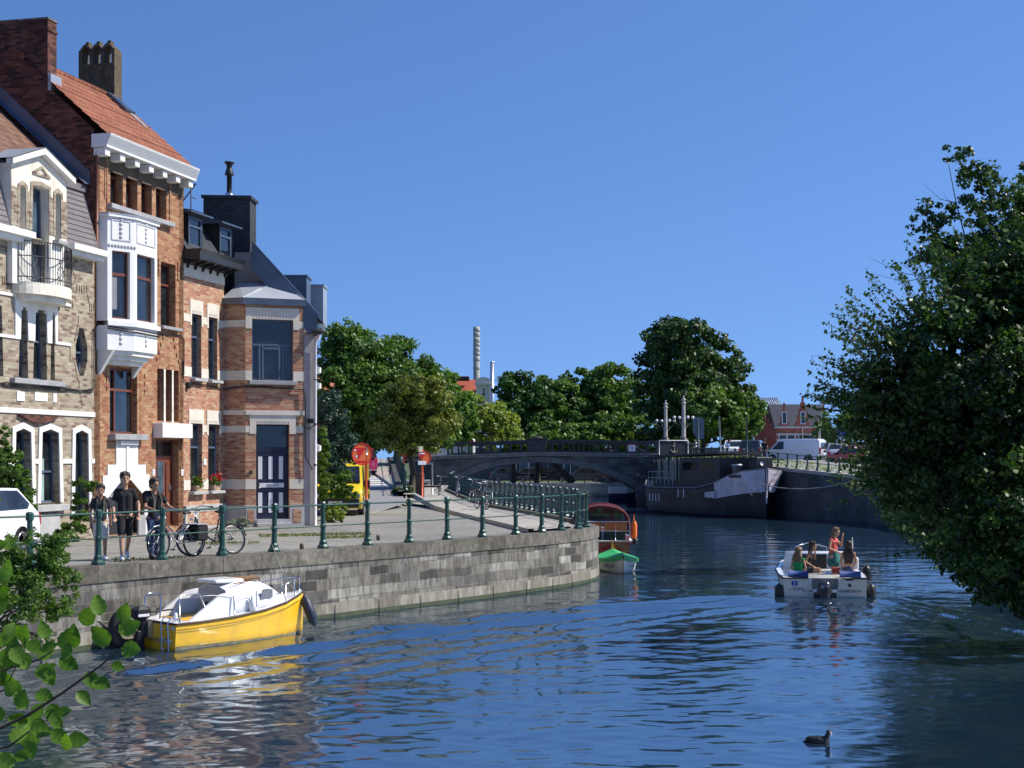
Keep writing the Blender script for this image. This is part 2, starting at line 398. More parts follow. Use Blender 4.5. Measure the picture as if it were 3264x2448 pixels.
bridgestone = brickmat('dark_bridge_masonry', [(.06, .063, .07), (.10, .10, .105), (.13, .13, .13), (.075, .075, .08)], (.09, .09, .09), bw=.8, bh=.3, mw=.02, bmp=.7, stain=.45)
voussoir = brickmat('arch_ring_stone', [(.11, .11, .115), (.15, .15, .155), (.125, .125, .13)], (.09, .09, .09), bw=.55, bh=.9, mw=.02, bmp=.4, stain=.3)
darkiron = mat('dark_bridge_iron', (.03, .032, .034), .6, var=.4, scale=4)
def leafmat(name, cols, trans=.28, rough=.45):
    m, t, b = base(name); uvn = node(t, 'ShaderNodeUVMap'); sp = node(t, 'ShaderNodeSeparateXYZ')
    t.links.new(uvn.outputs[0], sp.inputs[0])
    n = len(cols); c = ramp(t, sp.outputs[0], [((i+.5)/n, q) for i, q in enumerate(cols)])
    t.links.new(c, b.inputs['Base Color']); b.inputs['Roughness'].default_value = rough; b.inputs['Specular IOR Level'].default_value = .35
    tr = node(t, 'ShaderNodeBsdfTranslucent'); t.links.new(mixc(t, c, (1.0, 1.15, .35), 1., 'MULTIPLY'), tr.inputs[0])
    mx = node(t, 'ShaderNodeMixShader'); mx.inputs[0].default_value = trans
    out = t.nodes['Material Output']; t.links.new(b.outputs[0], mx.inputs[1]); t.links.new(tr.outputs[0], mx.inputs[2]); t.links.new(mx.outputs[0], out.inputs[0])
    _M[name] = m; return m
leaf_mid = leafmat('mid_green_leaves', [(.05, .10, .015), (.085, .165, .024), (.14, .24, .04), (.065, .13, .02)], .35)
leaf_dark = leafmat('dark_green_leaves', [(.026, .058, .013), (.042, .09, .018), (.075, .135, .026)], .25)
leaf_light = leafmat('yellow_green_leaves', [(.17, .23, .035), (.24, .31, .05), (.32, .37, .08), (.12, .18, .03)], .45)
leaf_olive = leafmat('olive_leaves', [(.10, .13, .016), (.16, .19, .026), (.24, .26, .045), (.07, .10, .015)], .3)
leaf_blue = leafmat('blue_green_needles', [(.025, .06, .045), (.04, .085, .06), (.03, .065, .04)], .15)
leaf_big = leafmat('bright_large_leaves', [(.05, .12, .012), (.085, .19, .016), (.14, .27, .03), (.20, .33, .06)], .45, .5)
leaf_silver = leafmat('silver_green_leaves', [(.20, .24, .19), (.28, .33, .26), (.15, .2, .15)], .2)
leaf_red = leafmat('red_petals', [(.5, .01, .02), (.65, .02, .03), (.4, .01, .02)], .2)
bark = mat('bark', (.07, .055, .04), .9, var=.4, scale=6, bmp=.6, bscale=20, stretch=(1, 1, .25))
twig = mat('twig', (.10, .065, .035), .8, var=.3, scale=10)
# ---------------------------------------------------------------- ground, water, quays
RAILX = [65, 212, 350, 480, 592, 698, 794, 884, 966, 1042, 1114, 1170, 1212, 1249, 1266]
RAILY = [28.7, 30.2, 31.7, 33.05, 34.35, 35.65, 36.95, 38.2, 39.5, 40.8, 42.1, 43.3, 44.4, 45.5, 46.5]
RAIL = [((x-1106)/3300*Y, Y) for x, Y in zip(RAILX, RAILY)]
RAIL = [(-13.6, 24.4), (-11.9, 25.9), (-10.35, 27.3)] + RAIL
RET = [(1.95, 50.3), (1.24, 53.9), (.37, 58.9), (-.85, 64.8), (-1.9, 74.5), (-2.9, 85), (-4.0, 97), (-4.4, 116)]
def offs(pts, d):
    out = []
    for i, p in enumerate(pts):
        a = Vector(pts[max(i-1, 0)]); b = Vector(pts[min(i+1, len(pts)-1)]); t = (b-a).normalized()
        out.append((p[0]+t.y*d, p[1]-t.x*d))
    return out
EDGE = [(-15.6, 20.5)] + offs(RAIL, .30)[:-1] + [(2.50, 46.3), (2.66, 47.3), (2.60, 48.6)] + offs(RET, .35)
K = [(.95, 41.9), (.48, 43.3), (-4.5, 70), (-5.9, 76), (-8.26, 90), (-10, 105), (-10.5, 116)]
def rb(Y): return -4.8-(Y-68)*.0919
def rz(Y): return 1.56+max(0, min(Y-62, 43))*.0452
def strip(name, rows, mt, kind='structure', dz=0):   # rows: list of [(x,y,z)...] equal counts
    m = MB(); n = len(rows[0]); m.v = [(p[0], p[1], p[2]+dz) for r in rows for p in r]
    for i in range(len(rows)-1):
        for k in range(n-1): m.f.append((i*n+k, i*n+k+1, (i+1)*n+k+1, (i+1)*n+k)); m.sm.append(False)
    return m.build(name, mt) if not kind else tag(m.build(name, mt), kind=kind)
bed = mat('river_mud', (.05, .045, .03), .9)
grassm = mat('grass_ground', (.06, .085, .025), .95, var=.4, scale=1.5)
m = MB(); m.bx(-2500, 2500, -800, 4500, -2.6, -2.4); tag(m.build('ground', bed), kind='structure')
# left quay ground
poly = EDGE + [(-6.5, 121), (-7, 150), (-300, 150), (-300, 14), (-16.5, 14)]
m = MB(); m.prism(poly, -2.4, 1.555, 'z'); tag(m.build('quay_ground', setts), kind='structure')
# far land beyond the water
m = MB(); m.bx(-2400, 2400, 147.3, 4000, -2.4, 1.19); tag(m.build('far_ground', grassm), kind='structure')
m = MB(); m.bx(-8, 40, 149.6, 157, 1.19, 1.21); tag(m.build('far_road', asphalt), kind='structure')
# ramp road up to the bridge
Ys = [58, 62, 66, 70, 76, 82, 90, 98, 105, 112, 119.9]
strip('road', [[(-26, Y, rz(Y)), (-14, Y, rz(Y)), (rb(Y) if Y >= 66 else -5.2, Y, rz(Y))] for Y in Ys], asphalt, dz=.008)
m = MB(); m.add([(-3.9-1.2, 119.9, 3.5), (-40, 119.9, 3.5), (-40, 133, 3.5), (-5.1, 133, 3.5)], [(0, 1, 2, 3)])
tag(m.build('bridge_approach_road', asphalt), kind='structure')
# sidewalk in front (beside the promenade rail) and up the ramp
Kin = [(a, b) for a, b in K[:3]]
def lerpK(Y, P=K):
    for a, b in zip(P, P[1:]):
        if a[1] <= Y <= b[1]: return a[0]+(b[0]-a[0])*(Y-a[1])/(b[1]-a[1])
    return P[-1][0]
SW = [(.52, 43.3), (1.12, 44.5), (1.65, 45.6), (1.9, 46.8), (1.8, 48.5)]
inn = [(x-.12, y) for x, y in RET]
inner = SW + inn
def lin(P, Y):
    for a, b in zip(P, P[1:]):
        if a[1] <= Y <= b[1]: return a[0]+(b[0]-a[0])*(Y-a[1])/(b[1]-a[1])
    return P[-1][0]
rows = []
for Y in [43.4, 44, 44.6, 46.8, 48.5, 50.5, 54, 59, 65, 68]:
    rows.append([(lerpK(Y), Y, 1.60), (lin(inner, Y)*.5+lerpK(Y)*.5, Y, 1.60), (lin(inner, Y), Y, 1.60)])
strip('promenade_pavement', rows, slabs, dz=.03)
rows = [[(rb(Y), Y, 1.585), (lin(inner, Y), Y, 1.585)] for Y in (68, 74, 80, 85, 97, 116)]
strip('promenade_path', rows, slabs, dz=.03)
strip('ramp_pavement', [[(lerpK(Y), Y, rz(Y)+.11), (rb(Y), Y, rz(Y)+.11)] for Y in (70, 74, 76, 80, 84, 90, 98, 105, 112, 116)], slabs)
# kerbs
m = MB()
pts = [(lerpK(Y), Y, (rz(Y) if Y > 62 else 1.56)) for Y in (43.4, 45, 48, 53, 58, 63, 70, 73, 76, 83, 90, 98, 105, 112, 116)]
for a, b in zip(pts, pts[1:]):
    a, b = Vector(a), Vector(b); t = (b-a).normalized(); nrm = Vector((t.y, -t.x, 0))*.16
    q = [a, b, b+nrm, a+nrm]; m.add([p-Vector((0, 0, .1)) for p in q]+[p+Vector((0, 0, .125)) for p in q], [(4, 5, 6, 7), (0, 1, 5, 4), (2, 3, 7, 6)])
tag(m.build('kerb', curbm), kind='structure')
# ramp retaining wall
m = MB()
for Y0, Y1 in zip(Ys[3:], Ys[4:]):
    m.add([(rb(Y0)+.02, Y0, 1.4), (rb(Y1)+.02, Y1, 1.4), (rb(Y1)+.02, Y1, rz(Y1)+.25), (rb(Y0)+.02, Y0, rz(Y0)+.25),
           (rb(Y0)-.25, Y0, rz(Y0)+.25), (rb(Y1)-.25, Y1, rz(Y1)+.25), (rb(Y0)-.25, Y0, rz(Y0)), (rb(Y1)-.25, Y1, rz(Y1))],
          [(0, 1, 2, 3), (3, 2, 5, 4), (4, 5, 7, 6)])
tag(m.build('retaining_wall', bridgestone), 'grey stone retaining wall holding the ramp up to the bridge', 'wall')
# crossing stripes
m = MB()
for i in range(6):
    Y = 76.5+i*1.7; x1 = lerpK(Y)-.15; m.add([(x1-2.2, Y, rz(Y)+.014), (x1, Y, rz(Y)+.014), (x1, Y+.7, rz(Y+.7)+.014), (x1-2.2, Y+.7, rz(Y+.7)+.014)], [(0, 1, 2, 3)])
tag(m.build('road_markings', mat('road_paint', (.7, .7, .68), .8)), kind='structure')
# quay wall
qw = thing('quay_wall', 'weathered grey stone quay wall curving round behind the yellow boat', 'wall', (0, 0, 0))
def band(z0, z1, d0, d1, top=None):
    m = MB(); o0 = offs(EDGE, d0); o1 = offs(EDGE, d1); 
    def sub(o):
        out = []; L = 0
        for a, b in zip(o, o[1:]):
            n = max(1, int((Vector(b)-Vector(a)).length/.6))
            for i in range(n): out.append((a[0]+(b[0]-a[0])*i/n, a[1]+(b[1]-a[1])*i/n))
        return out+[o[-1]]
    # same subdivision on both
    a, b = sub(o0), sub(o1); n = min(len(a), len(b)); a, b = a[:n], b[:n]
    m.v = [(x, y, z0) for x, y in a]+[(x, y, z1) for x, y in b]
    m.f = [(i, i+1, n+i+1, n+i) for i in range(n-1)]; m.sm = [False]*len(m.f)
    u = [0]
    for p, q in zip(a, a[1:]): u.append(u[-1]+math.hypot(q[0]-p[0], q[1]-p[1]))
    m.uv = []
    for i in range(n-1): m.uv += [(u[i], z0), (u[i+1], z0), (u[i+1], z1), (u[i], z1)]
    if top:
        o2 = offs(EDGE, top); c = sub(o2)[:n]; k = len(m.v); m.v += [(x, y, z1) for x, y in c]
        for i in range(min(n, len(c))-1): m.f.append((n+i, n+i+1, k+i+1, k+i)); m.sm.append(False); m.uv += [(u[i], 0), (u[i+1], 0), (u[i+1], .4), (u[i], .4)]
    return m
band(.33, 1.27, .03, .012).build('masonry', quaystone, qw)
band(1.26, 1.585, .04, .04, -.5).build('coping', copestone, qw)
band(.07, .335, .05, .04, -.05).build('footing', basestone, qw)
band(-.6, .09, .055, .055, 0).build('algae_line', mat('green_algae', (.035, .05, .02), .6, var=.4, scale=5), qw)
# vertical joints and lifting slots of the footing
m = MB()
o = offs(EDGE, .06)
for a, b in zip(o[2:18], o[3:19]):
    p = Vector((*a, 0)); t = Vector((b[0]-a[0], b[1]-a[1], 0)).normalized(); nrm = Vector((t.y, -t.x, 0))*.006
    q = [p, p+t*.025]; m.add([q[0]+nrm, q[1]+nrm, q[1]+nrm+Vector((0, 0, .3)), q[0]+nrm+Vector((0, 0, .3))], [(0, 1, 2, 3)])
m.build('footing_joints', blackm, qw)
# raised coping under the return rail
m = MB(); cop = [(2.0, 48.9)]+RET
for a, b in zip(cop, cop[1:]):
    a, b = Vector((*a, 0)), Vector((*b, 0)); t = (b-a).normalized(); nn = Vector((t.y, -t.x, 0))
    q = [a-nn*.25, b-nn*.25, b+nn*.33, a+nn*.33]; m.add([p+Vector((0, 0, 1.5)) for p in q]+[p+Vector((0, 0, 1.74)) for p in q], [(4, 5, 6, 7), (0, 1, 5, 4), (1, 2, 6, 5), (2, 3, 7, 6), (3, 0, 4, 7)])
m.build('raised_coping', copestone, qw)
# right quay
WR = [(9.6, 14), (11.0, 28), (15.2, 45), (19.4, 65), (20.6, 80), (20.0, 86), (17.0, 95), (13.6, 106), (11.0, 118)]
def zr(Y): return 1.1 if Y < 70 else (1.1+(Y-70)/16*1.5 if Y < 86 else min(2.6+(Y-86)*.048, 3.5))
m = MB(); 
Yr = [14, 28, 45, 65, 80, 86, 95, 106, 118, 140, 200]
xr = [lin(WR, Y) if Y <= 118 else 11.0 for Y in Yr]
def zq(Y): return zr(Y)
strip('right_quay_ground', [[(x, Y, zq(Y)), (x+8, Y, zq(Y)), (200, Y, zq(Y))] for x, Y in zip(xr[4:], Yr[4:])], asphalt)
strip('river_bank', [[(x, Y, zq(Y)), (x+8, Y, zq(Y)+.6), (200, Y, zq(Y)+.6)] for x, Y in zip(xr[:5], Yr[:5])], grassm)
rq = thing('quay_wall', 'dark shaded right bank quay wall behind the barge bow', 'wall')
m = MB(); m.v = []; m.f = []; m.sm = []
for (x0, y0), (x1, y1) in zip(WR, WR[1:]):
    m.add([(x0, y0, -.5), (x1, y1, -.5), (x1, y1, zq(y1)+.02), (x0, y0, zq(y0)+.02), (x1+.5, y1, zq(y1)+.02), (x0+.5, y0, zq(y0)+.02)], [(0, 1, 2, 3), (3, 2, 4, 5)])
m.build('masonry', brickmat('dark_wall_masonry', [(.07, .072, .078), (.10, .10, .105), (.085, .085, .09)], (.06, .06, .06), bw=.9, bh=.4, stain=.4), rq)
m = MB()
for (x0, y0), (x1, y1) in zip(WR[4:], WR[5:]):
    m.add([(x0-.06, y0, zq(y0)-.15), (x1-.06, y1, zq(y1)-.15), (x1-.06, y1, zq(y1)+.05), (x0-.06, y0, zq(y0)+.05), (x1+.5, y1, zq(y1)+.05), (x0+.5, y0, zq(y0)+.05)], [(0, 1, 2, 3), (3, 2, 4, 5)])
m.build('coping', curbm, rq)
# far quay wall
fq = thing('quay_wall', 'low pale stone quay wall on the far bank seen under the bridge', 'wall')
m = MB(); m.bx(-9, 45, 147, 147.3, -.5, 1.12); m.build('masonry', brickmat('pale_wall_masonry', [(.42, .40, .34), (.52, .50, .43), (.46, .44, .39)], (.2, .19, .16), bw=.7, bh=.28, stain=.35, dirt=(.12, .13, .06)), fq)  # masonry paler than its stone: sunlight on this face is put into the colour
m = MB(); m.bx(-9, 45, 146.95, 147.6, 1.12, 1.24); m.build('coping', lstone, fq)
m = MB(); m.bx(-9, 45, 146.9, 146.99, -.4, .25); m.build('footing', basestone, fq)

# ---- water
def water_mesh():
    nr, nc = 760, 620
    Y = 9*np.exp(np.linspace(0, math.log(200/9), nr)); u = np.linspace(-1, 1, nc)
    u = np.sign(u)*(.42*np.abs(u)+.55*np.abs(u)**5)
    X = np.outer(Y, u); YY = np.repeat(Y[:, None], nc, 1)
    Z = np.zeros_like(X); rg = np.random.RandomState(3)
    amp = np.clip(1.25-.006*YY, .5, 1.2)
    for i in range(46):
        lam = .30*(1.112**(i % 23)); th = rg.normal(1.45, .55) if i < 30 else rg.uniform(0, math.pi)
        kx, ky = math.cos(th)*2*math.pi/lam, math.sin(th)*2*math.pi/lam
        ph = rg.uniform(0, 6.28); A = .0018*lam**.5
        fade = np.clip(1.6-(.0038*YY*2.2)/lam, 0, 1)
        mod = .55+.45*np.sin(X*rg.uniform(.1, .5)+YY*rg.uniform(.05, .3)+rg.uniform(0, 6))
        Z += A*np.sin(kx*X+ky*YY+ph+.6*np.sin(.7*X+.31*YY*rg.uniform(.5, 1.5)))*fade*mod
    Z *= amp
    def arm(pts, a, lam, wd, k=4):
        nonlocal Z
        best = np.full(X.shape, 1e9); sgn = np.zeros_like(X); tt = np.zeros_like(X); L = 0
        for p, q in zip(pts, pts[1:]):
            dx, dy = q[0]-p[0], q[1]-p[1]; l = math.hypot(dx, dy)
            t = np.clip(((X-p[0])*dx+(YY-p[1])*dy)/l**2, 0, 1); ex = X-p[0]-t*dx; ey = YY-p[1]-t*dy
            d = np.hypot(ex, ey); s = np.sign(dx*ey-dy*ex); up = d < best
            best = np.where(up, d, best); sgn = np.where(up, s, sgn); tt = np.where(up, L+t*l, tt); L += l
        sd_ = best*sgn
        fadeL = np.clip(tt/1.2, 0, 1)*np.clip((L-tt)/3, 0, 1)
        Z += a*np.exp(-(sd_/wd)**2)*np.cos(2*math.pi*sd_/lam)*fadeL*(.8+.3*np.sin(tt*1.7))
    arm([(7.0, 40.4), (2.0, 36.6), (-2.03, 32.7), (-5.2, 28.6), (-8.5, 24)], .075, 1.3, 1.5)
    arm([(7.0, 39.3), (3.0, 34.5), (-1.0, 29.3), (-4, 24.5)], .022, .9, 1.2)
    arm([(9.5, 40.4), (10.6, 34.5), (11.6, 29)], .045, .62, .75)
    arm([(8.8, 39.6), (9.2, 34.0), (9.4, 30)], .012, .8, .9)
    tb = np.exp(-((X-8.1)/1.3)**2)*np.exp(-((YY-38.6)/2.6)**2)      # churned water at the stern
    for i in range(10):
        th = rg.uniform(0, 3.14); lam = rg.uniform(.18, .5); Z += tb*.006*np.sin(2*math.pi/lam*(X*math.cos(th)+YY*math.sin(th))+rg.uniform(0, 6))
    v = np.stack([X, YY, Z], -1).reshape(-1, 3).astype(np.float32)
    idx = np.arange(nr*nc).reshape(nr, nc)
    f = np.stack([idx[:-1, :-1], idx[:-1, 1:], idx[1:, 1:], idx[1:, :-1]], -1).reshape(-1, 4)
    me = bpy.data.meshes.new('water'); me.vertices.add(len(v)); me.vertices.foreach_set('co', v.ravel())
    me.loops.add(f.size); me.loops.foreach_set('vertex_index', f.ravel().astype(np.int32))
    me.polygons.add(len(f)); me.polygons.foreach_set('loop_start', np.arange(0, f.size, 4, dtype=np.int32)); me.polygons.foreach_set('loop_total', np.full(len(f), 4, np.int32))
    me.polygons.foreach_set('use_smooth', np.ones(len(f), bool)); me.update()
    return me
me = water_mesh(); wob = bpy.data.objects.new('water', me); SC.collection.objects.link(wob); tag(wob, kind='structure')
mw, t, b = base('river_water')
b.inputs['Roughness'].default_value = .035; b.inputs['IOR'].default_value = 3.0; b.inputs['Specular Tint'].default_value = (.9, .97, 1.0, 1); b.inputs['Specular IOR Level'].default_value = 1.0
foam = ramp(t, noise(t, 3.5, 8, rough=.75, stretch=(1, .45, 1)), [(.62, 0.), (.74, 1.)])
tcw = node(t, 'ShaderNodeTexCoord'); sx = node(t, 'ShaderNodeSeparateXYZ'); t.links.new(tcw.outputs['Object'], sx.inputs[0])
def mth(op, a, b_=None):
    n = node(t, 'ShaderNodeMath', operation=op)
    for i, v in enumerate((a, b_)):
        if v is None: continue
        if isinstance(v, (int, float)): n.inputs[i].default_value = v
        else: t.links.new(v, n.inputs[i])
    return n.outputs[0]
def gauss(cx_, cy_, wx, wy):
    dx = mth('DIVIDE', mth('SUBTRACT', sx.outputs[0], cx_), wx); dy = mth('DIVIDE', mth('SUBTRACT', sx.outputs[1], cy_), wy)
    return mth('EXPONENT', mth('MULTIPLY', mth('ADD', mth('MULTIPLY', dx, dx), mth('MULTIPLY', dy, dy)), -1))
fm = mth('MULTIPLY', foam, mth('MINIMUM', mth('ADD', mth('ADD', gauss(6.6, 40.0, .9, .5), gauss(8.3, 39.6, 1.1, .6)), mth('ADD', mth('MULTIPLY', gauss(7.2, 35.0, 1.6, 1.8), .5), mth('ADD', mth('MULTIPLY', gauss(10.3, 36.5, .45, 2.4), .95), mth('MULTIPLY', gauss(5.2, 39.0, .9, .5), .6)))), 1))
bcol = ramp(t, noise(t, .35, 4), [(.35, (.007, .022, .045)), (.7, (.016, .032, .050))])
t.links.new(mixc(t, bcol, (.55, .55, .45), fm), b.inputs['Base Color'])
t.links.new(mth('ADD', mth('MULTIPLY', fm, .4), .075), b.inputs['Roughness'])
bump(t, b, noise(t, 3.6, 2, stretch=(.5, 1, 1)), .25, .02)
bump(t, b, noise(t, 1.1, 2, stretch=(.4, 1, 1)), .25, .05)
me.materials.append(mw)
# ---------------------------------------------------------------- the row of houses; local x runs along the facade, local y into the house
FA = math.atan2(.969, .248); F0 = Vector((-12.03, 35.89, 0)); FD = Vector((.248, .969, 0)); FN = Vector((-.969, .248, 0))
ZR = {'A': (0, 400, 3.318), 'B': (0, 850, 3.318), 'C': (0, 1300, 3.0167), 'D': (320, 700, 3.317), 'E': (300, 1150, 3.318), '1': (0, 0, 1.8433),
      '2': (0, 800, 1.6595), '3': (560, 500, 2.552), '4': (560, 1100, 2.552), 'S': (0, 0, 1)}
def fp(tg, x, y, q=0):                               # enlargement tag + pixel -> (s, z) on the facade plane pushed q into the house
    X0, Y0, k = ZR[tg]; px, py = X0+x/k, Y0+y/k; t = (px-CX)/FL
    o = F0+FN*q; s = (t*o.y-o.x)/(FD.x-t*FD.y); Y = o.y+s*FD.y
    return (s, EYE-(py-HY)/FL*Y)
def fps(tg, *pts, q=0): return [fp(tg, *p, q=q) for p in pts]
def rect(tg, x0, y0, x1, y1, q=0):                   # a level box from the left top and right bottom corners
    a, b = fp(tg, x0, y0, q), fp(tg, x1, y1, q); return a[0], b[0], b[1], a[1]
def rp(x0, x1, z0, z1): return [(x0, z0), (x1, z0), (x1, z1), (x0, z1)]
def window(parent, poly, q, fm, gm, hbars=(), vbars=(), w=.05, label=None, name='window'):
    inn = inset(poly, w); f = MB(); f.ring(poly, inn, q, q+.07)
    xs = [p[0] for p in inn]; zs = [p[1] for p in inn]
    for k in hbars:
        z = min(zs)+k*(max(zs)-min(zs)); 
        X = []
        n = len(inn)
        for i in range(n):
            a, b = inn[i], inn[(i+1) % n]
            if (a[1]-z)*(b[1]-z) < 0: X.append(a[0]+(b[0]-a[0])*(z-a[1])/(b[1]-a[1]))
        if len(X) >= 2: f.bx(min(X), max(X), q-.004, q+.066, z-w*.5, z+w*.5)
    for k in vbars:
        x = min(xs)+k*(max(xs)-min(xs)); f.bx(x-w*.5, x+w*.5, q-.008, q+.062, min(zs), max(zs)-.001)
    o = f.build(name, fm, parent, label)
    g = MB(); g.prism(inn, q+.045, q+.055); g.build('pane', gm, o); return o
def sill(parent, x0, x1, z, mt=stone, out=.08, h=.09):
    m = MB(); m.bev(((x0+x1)/2, .05-out, z-h/2), (x1-x0+.12, out*2+.1, h), .008); return m.build('sill', mt, parent)

# ============ house with stepped white arches (leftmost)
H1 = thing('town_house', 'grey-brown brick town house with white arches and a white gabled dormer, leftmost of the row', 'house', F0, FA)
s1 = fp('S', 300, 1400)[0]; SL = -2.6; ZB = 1.56
zc = fp('A', 900, 1420)[1]                           # underside of the cornice
openings = []
def hexa(tg, xl, xr, ytop, yk, ybot, xw=0, q=0):      # shouldered opening: bottom corners, shoulder, peak
    a, b = fp(tg, xl, ybot), fp(tg, xr, ybot); c = fp(tg, xr, yk); p = fp(tg, (xl+xr)/2, ytop)
    w_ = xw
    return [(a[0], a[1]), (b[0], a[1]), (b[0]-w_, c[1]), ((a[0]+b[0])/2, p[1]), (a[0]+w_, c[1])]
g1 = hexa('C', 128, 305, 198, 235, 930, .07); g2 = hexa('C', 383, 572, 205, 240, 918, .07); g3 = hexa('C', 706, 852, 215, 250, 1060, .06)
g0 = [(x-1.62, z) for x, z in g1]
m1 = hexa('B', 197, 300, 425, 470, 1180, .075); m2 = hexa('B', 350, 500, 453, 500, 1190, .07); m3 = hexa('B', 534, 582, 470, 520, 1200, .045); m0 = [(x-1.9, z) for x, z in m2]
ova, ovb = fp('B', 800, 640), fp('B', 925, 1165); ovx = (ova[0]+ovb[0])/2; ow = (ovb[0]-ova[0])/2
oval = [(ovx-ow*.35, ovb[1]), (ovx+ow*.35, ovb[1]), (ovx+ow, ovb[1]+(ova[1]-ovb[1])*.32), (ovx+ow, ovb[1]+(ova[1]-ovb[1])*.62), (ovx+ow*.35, ova[1]), (ovx-ow*.35, ova[1]), (ovx-ow, ovb[1]+(ova[1]-ovb[1])*.62), (ovx-ow, ovb[1]+(ova[1]-ovb[1])*.32)]
bd = rect('A', 285, 660, 470, 1660); bdz = fp('B', 285, 210)[1]
dA = hexa('A', 275, 470, 640, 690, 1640, .06); holes = [g0, g1, g2, g3, m0, m1, m2, m3, oval, rp(dA[0][0], dA[1][0], bdz+.12, zc+.22)]
mw_ = MB(); mw_.wall([(SL, ZB), (s1, ZB), (s1, zc+.25), (SL, zc+.25)], holes, 0, .24)
mw_.bx(SL, s1, .6, 6.5, ZB, zc+.1)
H1w = mw_.build('wall', brick_h1, H1)
# balcony door bay rising through the cornice into the white dormer
dl, dr_ = fp('A', 60, 1250)[0], fp('A', 655, 1200)[0]
ztop = fp('A', 400, 330)[1]; zsh = fp('A', 660, 590)[1]; zshl = zsh
zwb = fp('A', 600, 800)[1]                           # where the white render ends and the brick starts
zw2 = fp('A', 560, 1180)[1]
dA = hexa('A', 275, 470, 640, 690, 1640, .06); dA[0] = (dA[0][0], bdz+.12); dA[1] = (dA[1][0], bdz+.12)
dB = hexa('A', 150, 215, 630, 665, 1140, .015); dC = hexa('A', 528, 588, 712, 745, 1215, .015)
yd = -.14
H1d = MB(); H1d.wall([(dl, zw2), (dr_, zw2), (dr_, zwb), (dl, zwb)], [[(max(min(x, dr_), dl), min(max(z, zw2), zwb)) for x, z in h] if False else h for h in ()], yd, .3)
m = MB(); 
top = [(dl, zc+.12), (dr_, zc+.12), (dr_, zsh), ((dl+dr_)/2, ztop), (dl, zsh)]
dAc = [(dA[0][0], zc+.1201), (dA[1][0], zc+.1201), dA[2], dA[3], dA[4]]
m.wall(top, [], yd+.4, .2)
m = MB()
outer = [(dl, zc+.12), (dA[0][0], zc+.12), dA[4], dA[3], dA[2], (dA[1][0], zc+.12), (dr_, zc+.12), (dr_, zsh), ((dl+dr_)/2, ztop), (dl, zsh)]
m.wall(outer, [dB, dC], yd, .26); m.rim([(dA[0][0], zc+.12), dA[4], dA[3], dA[2], (dA[1][0], zc+.12)], yd, yd+.3)
m.bx(dl, dl+.03, yd, 1.6, zc+.1, zsh); m.bx(dr_-.03, dr_, yd, 1.6, zc+.1, zsh)
dorm = m.build('dormer', cream, H1)
# brick cladding of the middle of the dormer, set proud of the render
m = MB(); zb0 = fp('A', 110, 1090)[1]
def between(xa, xb, za, zb): m.bx(xa, xb, yd-.012, yd, za, zb)
def xat(h, z, side):                                 # edge of an opening at height z
    xs = []
    for i in range(len(h)):
        a, b = h[i], h[(i+1) % len(h)]
        if (a[1]-z)*(b[1]-z) <= 0 and a[1] != b[1]: xs.append(a[0]+(b[0]-a[0])*(z-a[1])/(b[1]-a[1]))
    return (max(xs) if side > 0 else min(xs)) if xs else (h[0][0] if side < 0 else h[1][0])
nz = 10
for i in range(nz):
    za, zb_ = zw2+(zwb-zw2)*i/nz, zw2+(zwb-zw2)*(i+1)/nz; zm = (za+zb_)/2
    between(dl, xat(dB, zm, -1), za, zb_); between(xat(dB, zm, 1), xat(dA, zm, -1), za, zb_)
    between(xat(dA, zm, 1), xat(dC, zm, -1), za, zb_); between(xat(dC, zm, 1), dr_, za, zb_)
for h in (dA, dB, dC):                                # brick heads round the openings
    o = [(p[0], p[1]) for p in h]; big = inset(o, -.10)
    k = [2, 3, 4]; m.add([(h[2][0], yd-.02, h[2][1]), (h[3][0], yd-.02, h[3][1]), (h[4][0], yd-.02, h[4][1]), (big[2][0], yd-.02, big[2][1]), (big[3][0], yd-.02, big[3][1]), (big[4][0], yd-.02, big[4][1])], [(0, 1, 4, 3), (1, 2, 5, 4)])
    for sd_ in ((1, 2), (4, 0)):
        a, b = sd_; m.add([(h[a][0], yd-.02, max(h[a][1], zw2)), (h[b][0], yd-.02, max(h[b][1], zw2)), (big[b][0], yd-.02, max(big[b][1], zw2)), (big[a][0], yd-.02, max(big[a][1], zw2))], [(0, 1, 2, 3)])
yr = rect('A', 285, 400, 470, 590); pl = [(yr[0], yr[2]+.1), (yr[1], yr[2]), (yr[1], yr[3]-.22), ((yr[0]+yr[1])/2, yr[3]), (yr[0], yr[3]-.16)]
pl = [(yr[0], yr[2]+.04), (yr[1], yr[2]+.04), (yr[1], yr[3]-.2), ((yr[0]+yr[1])/2, yr[3]), (yr[0], yr[3]-.2)]
m.ring(inset(pl, -.0), inset(pl, .06), yd-.03, yd)
m.build('brick_trim', brick_h1, dorm)
tm = text_mb('1923', .21); t2 = MB(); t2.merge(tm, T((yr[0]+yr[1])/2, yd-.006, (yr[2]+yr[3])/2-.03)); t2.build('date_numerals', bandw, dorm)
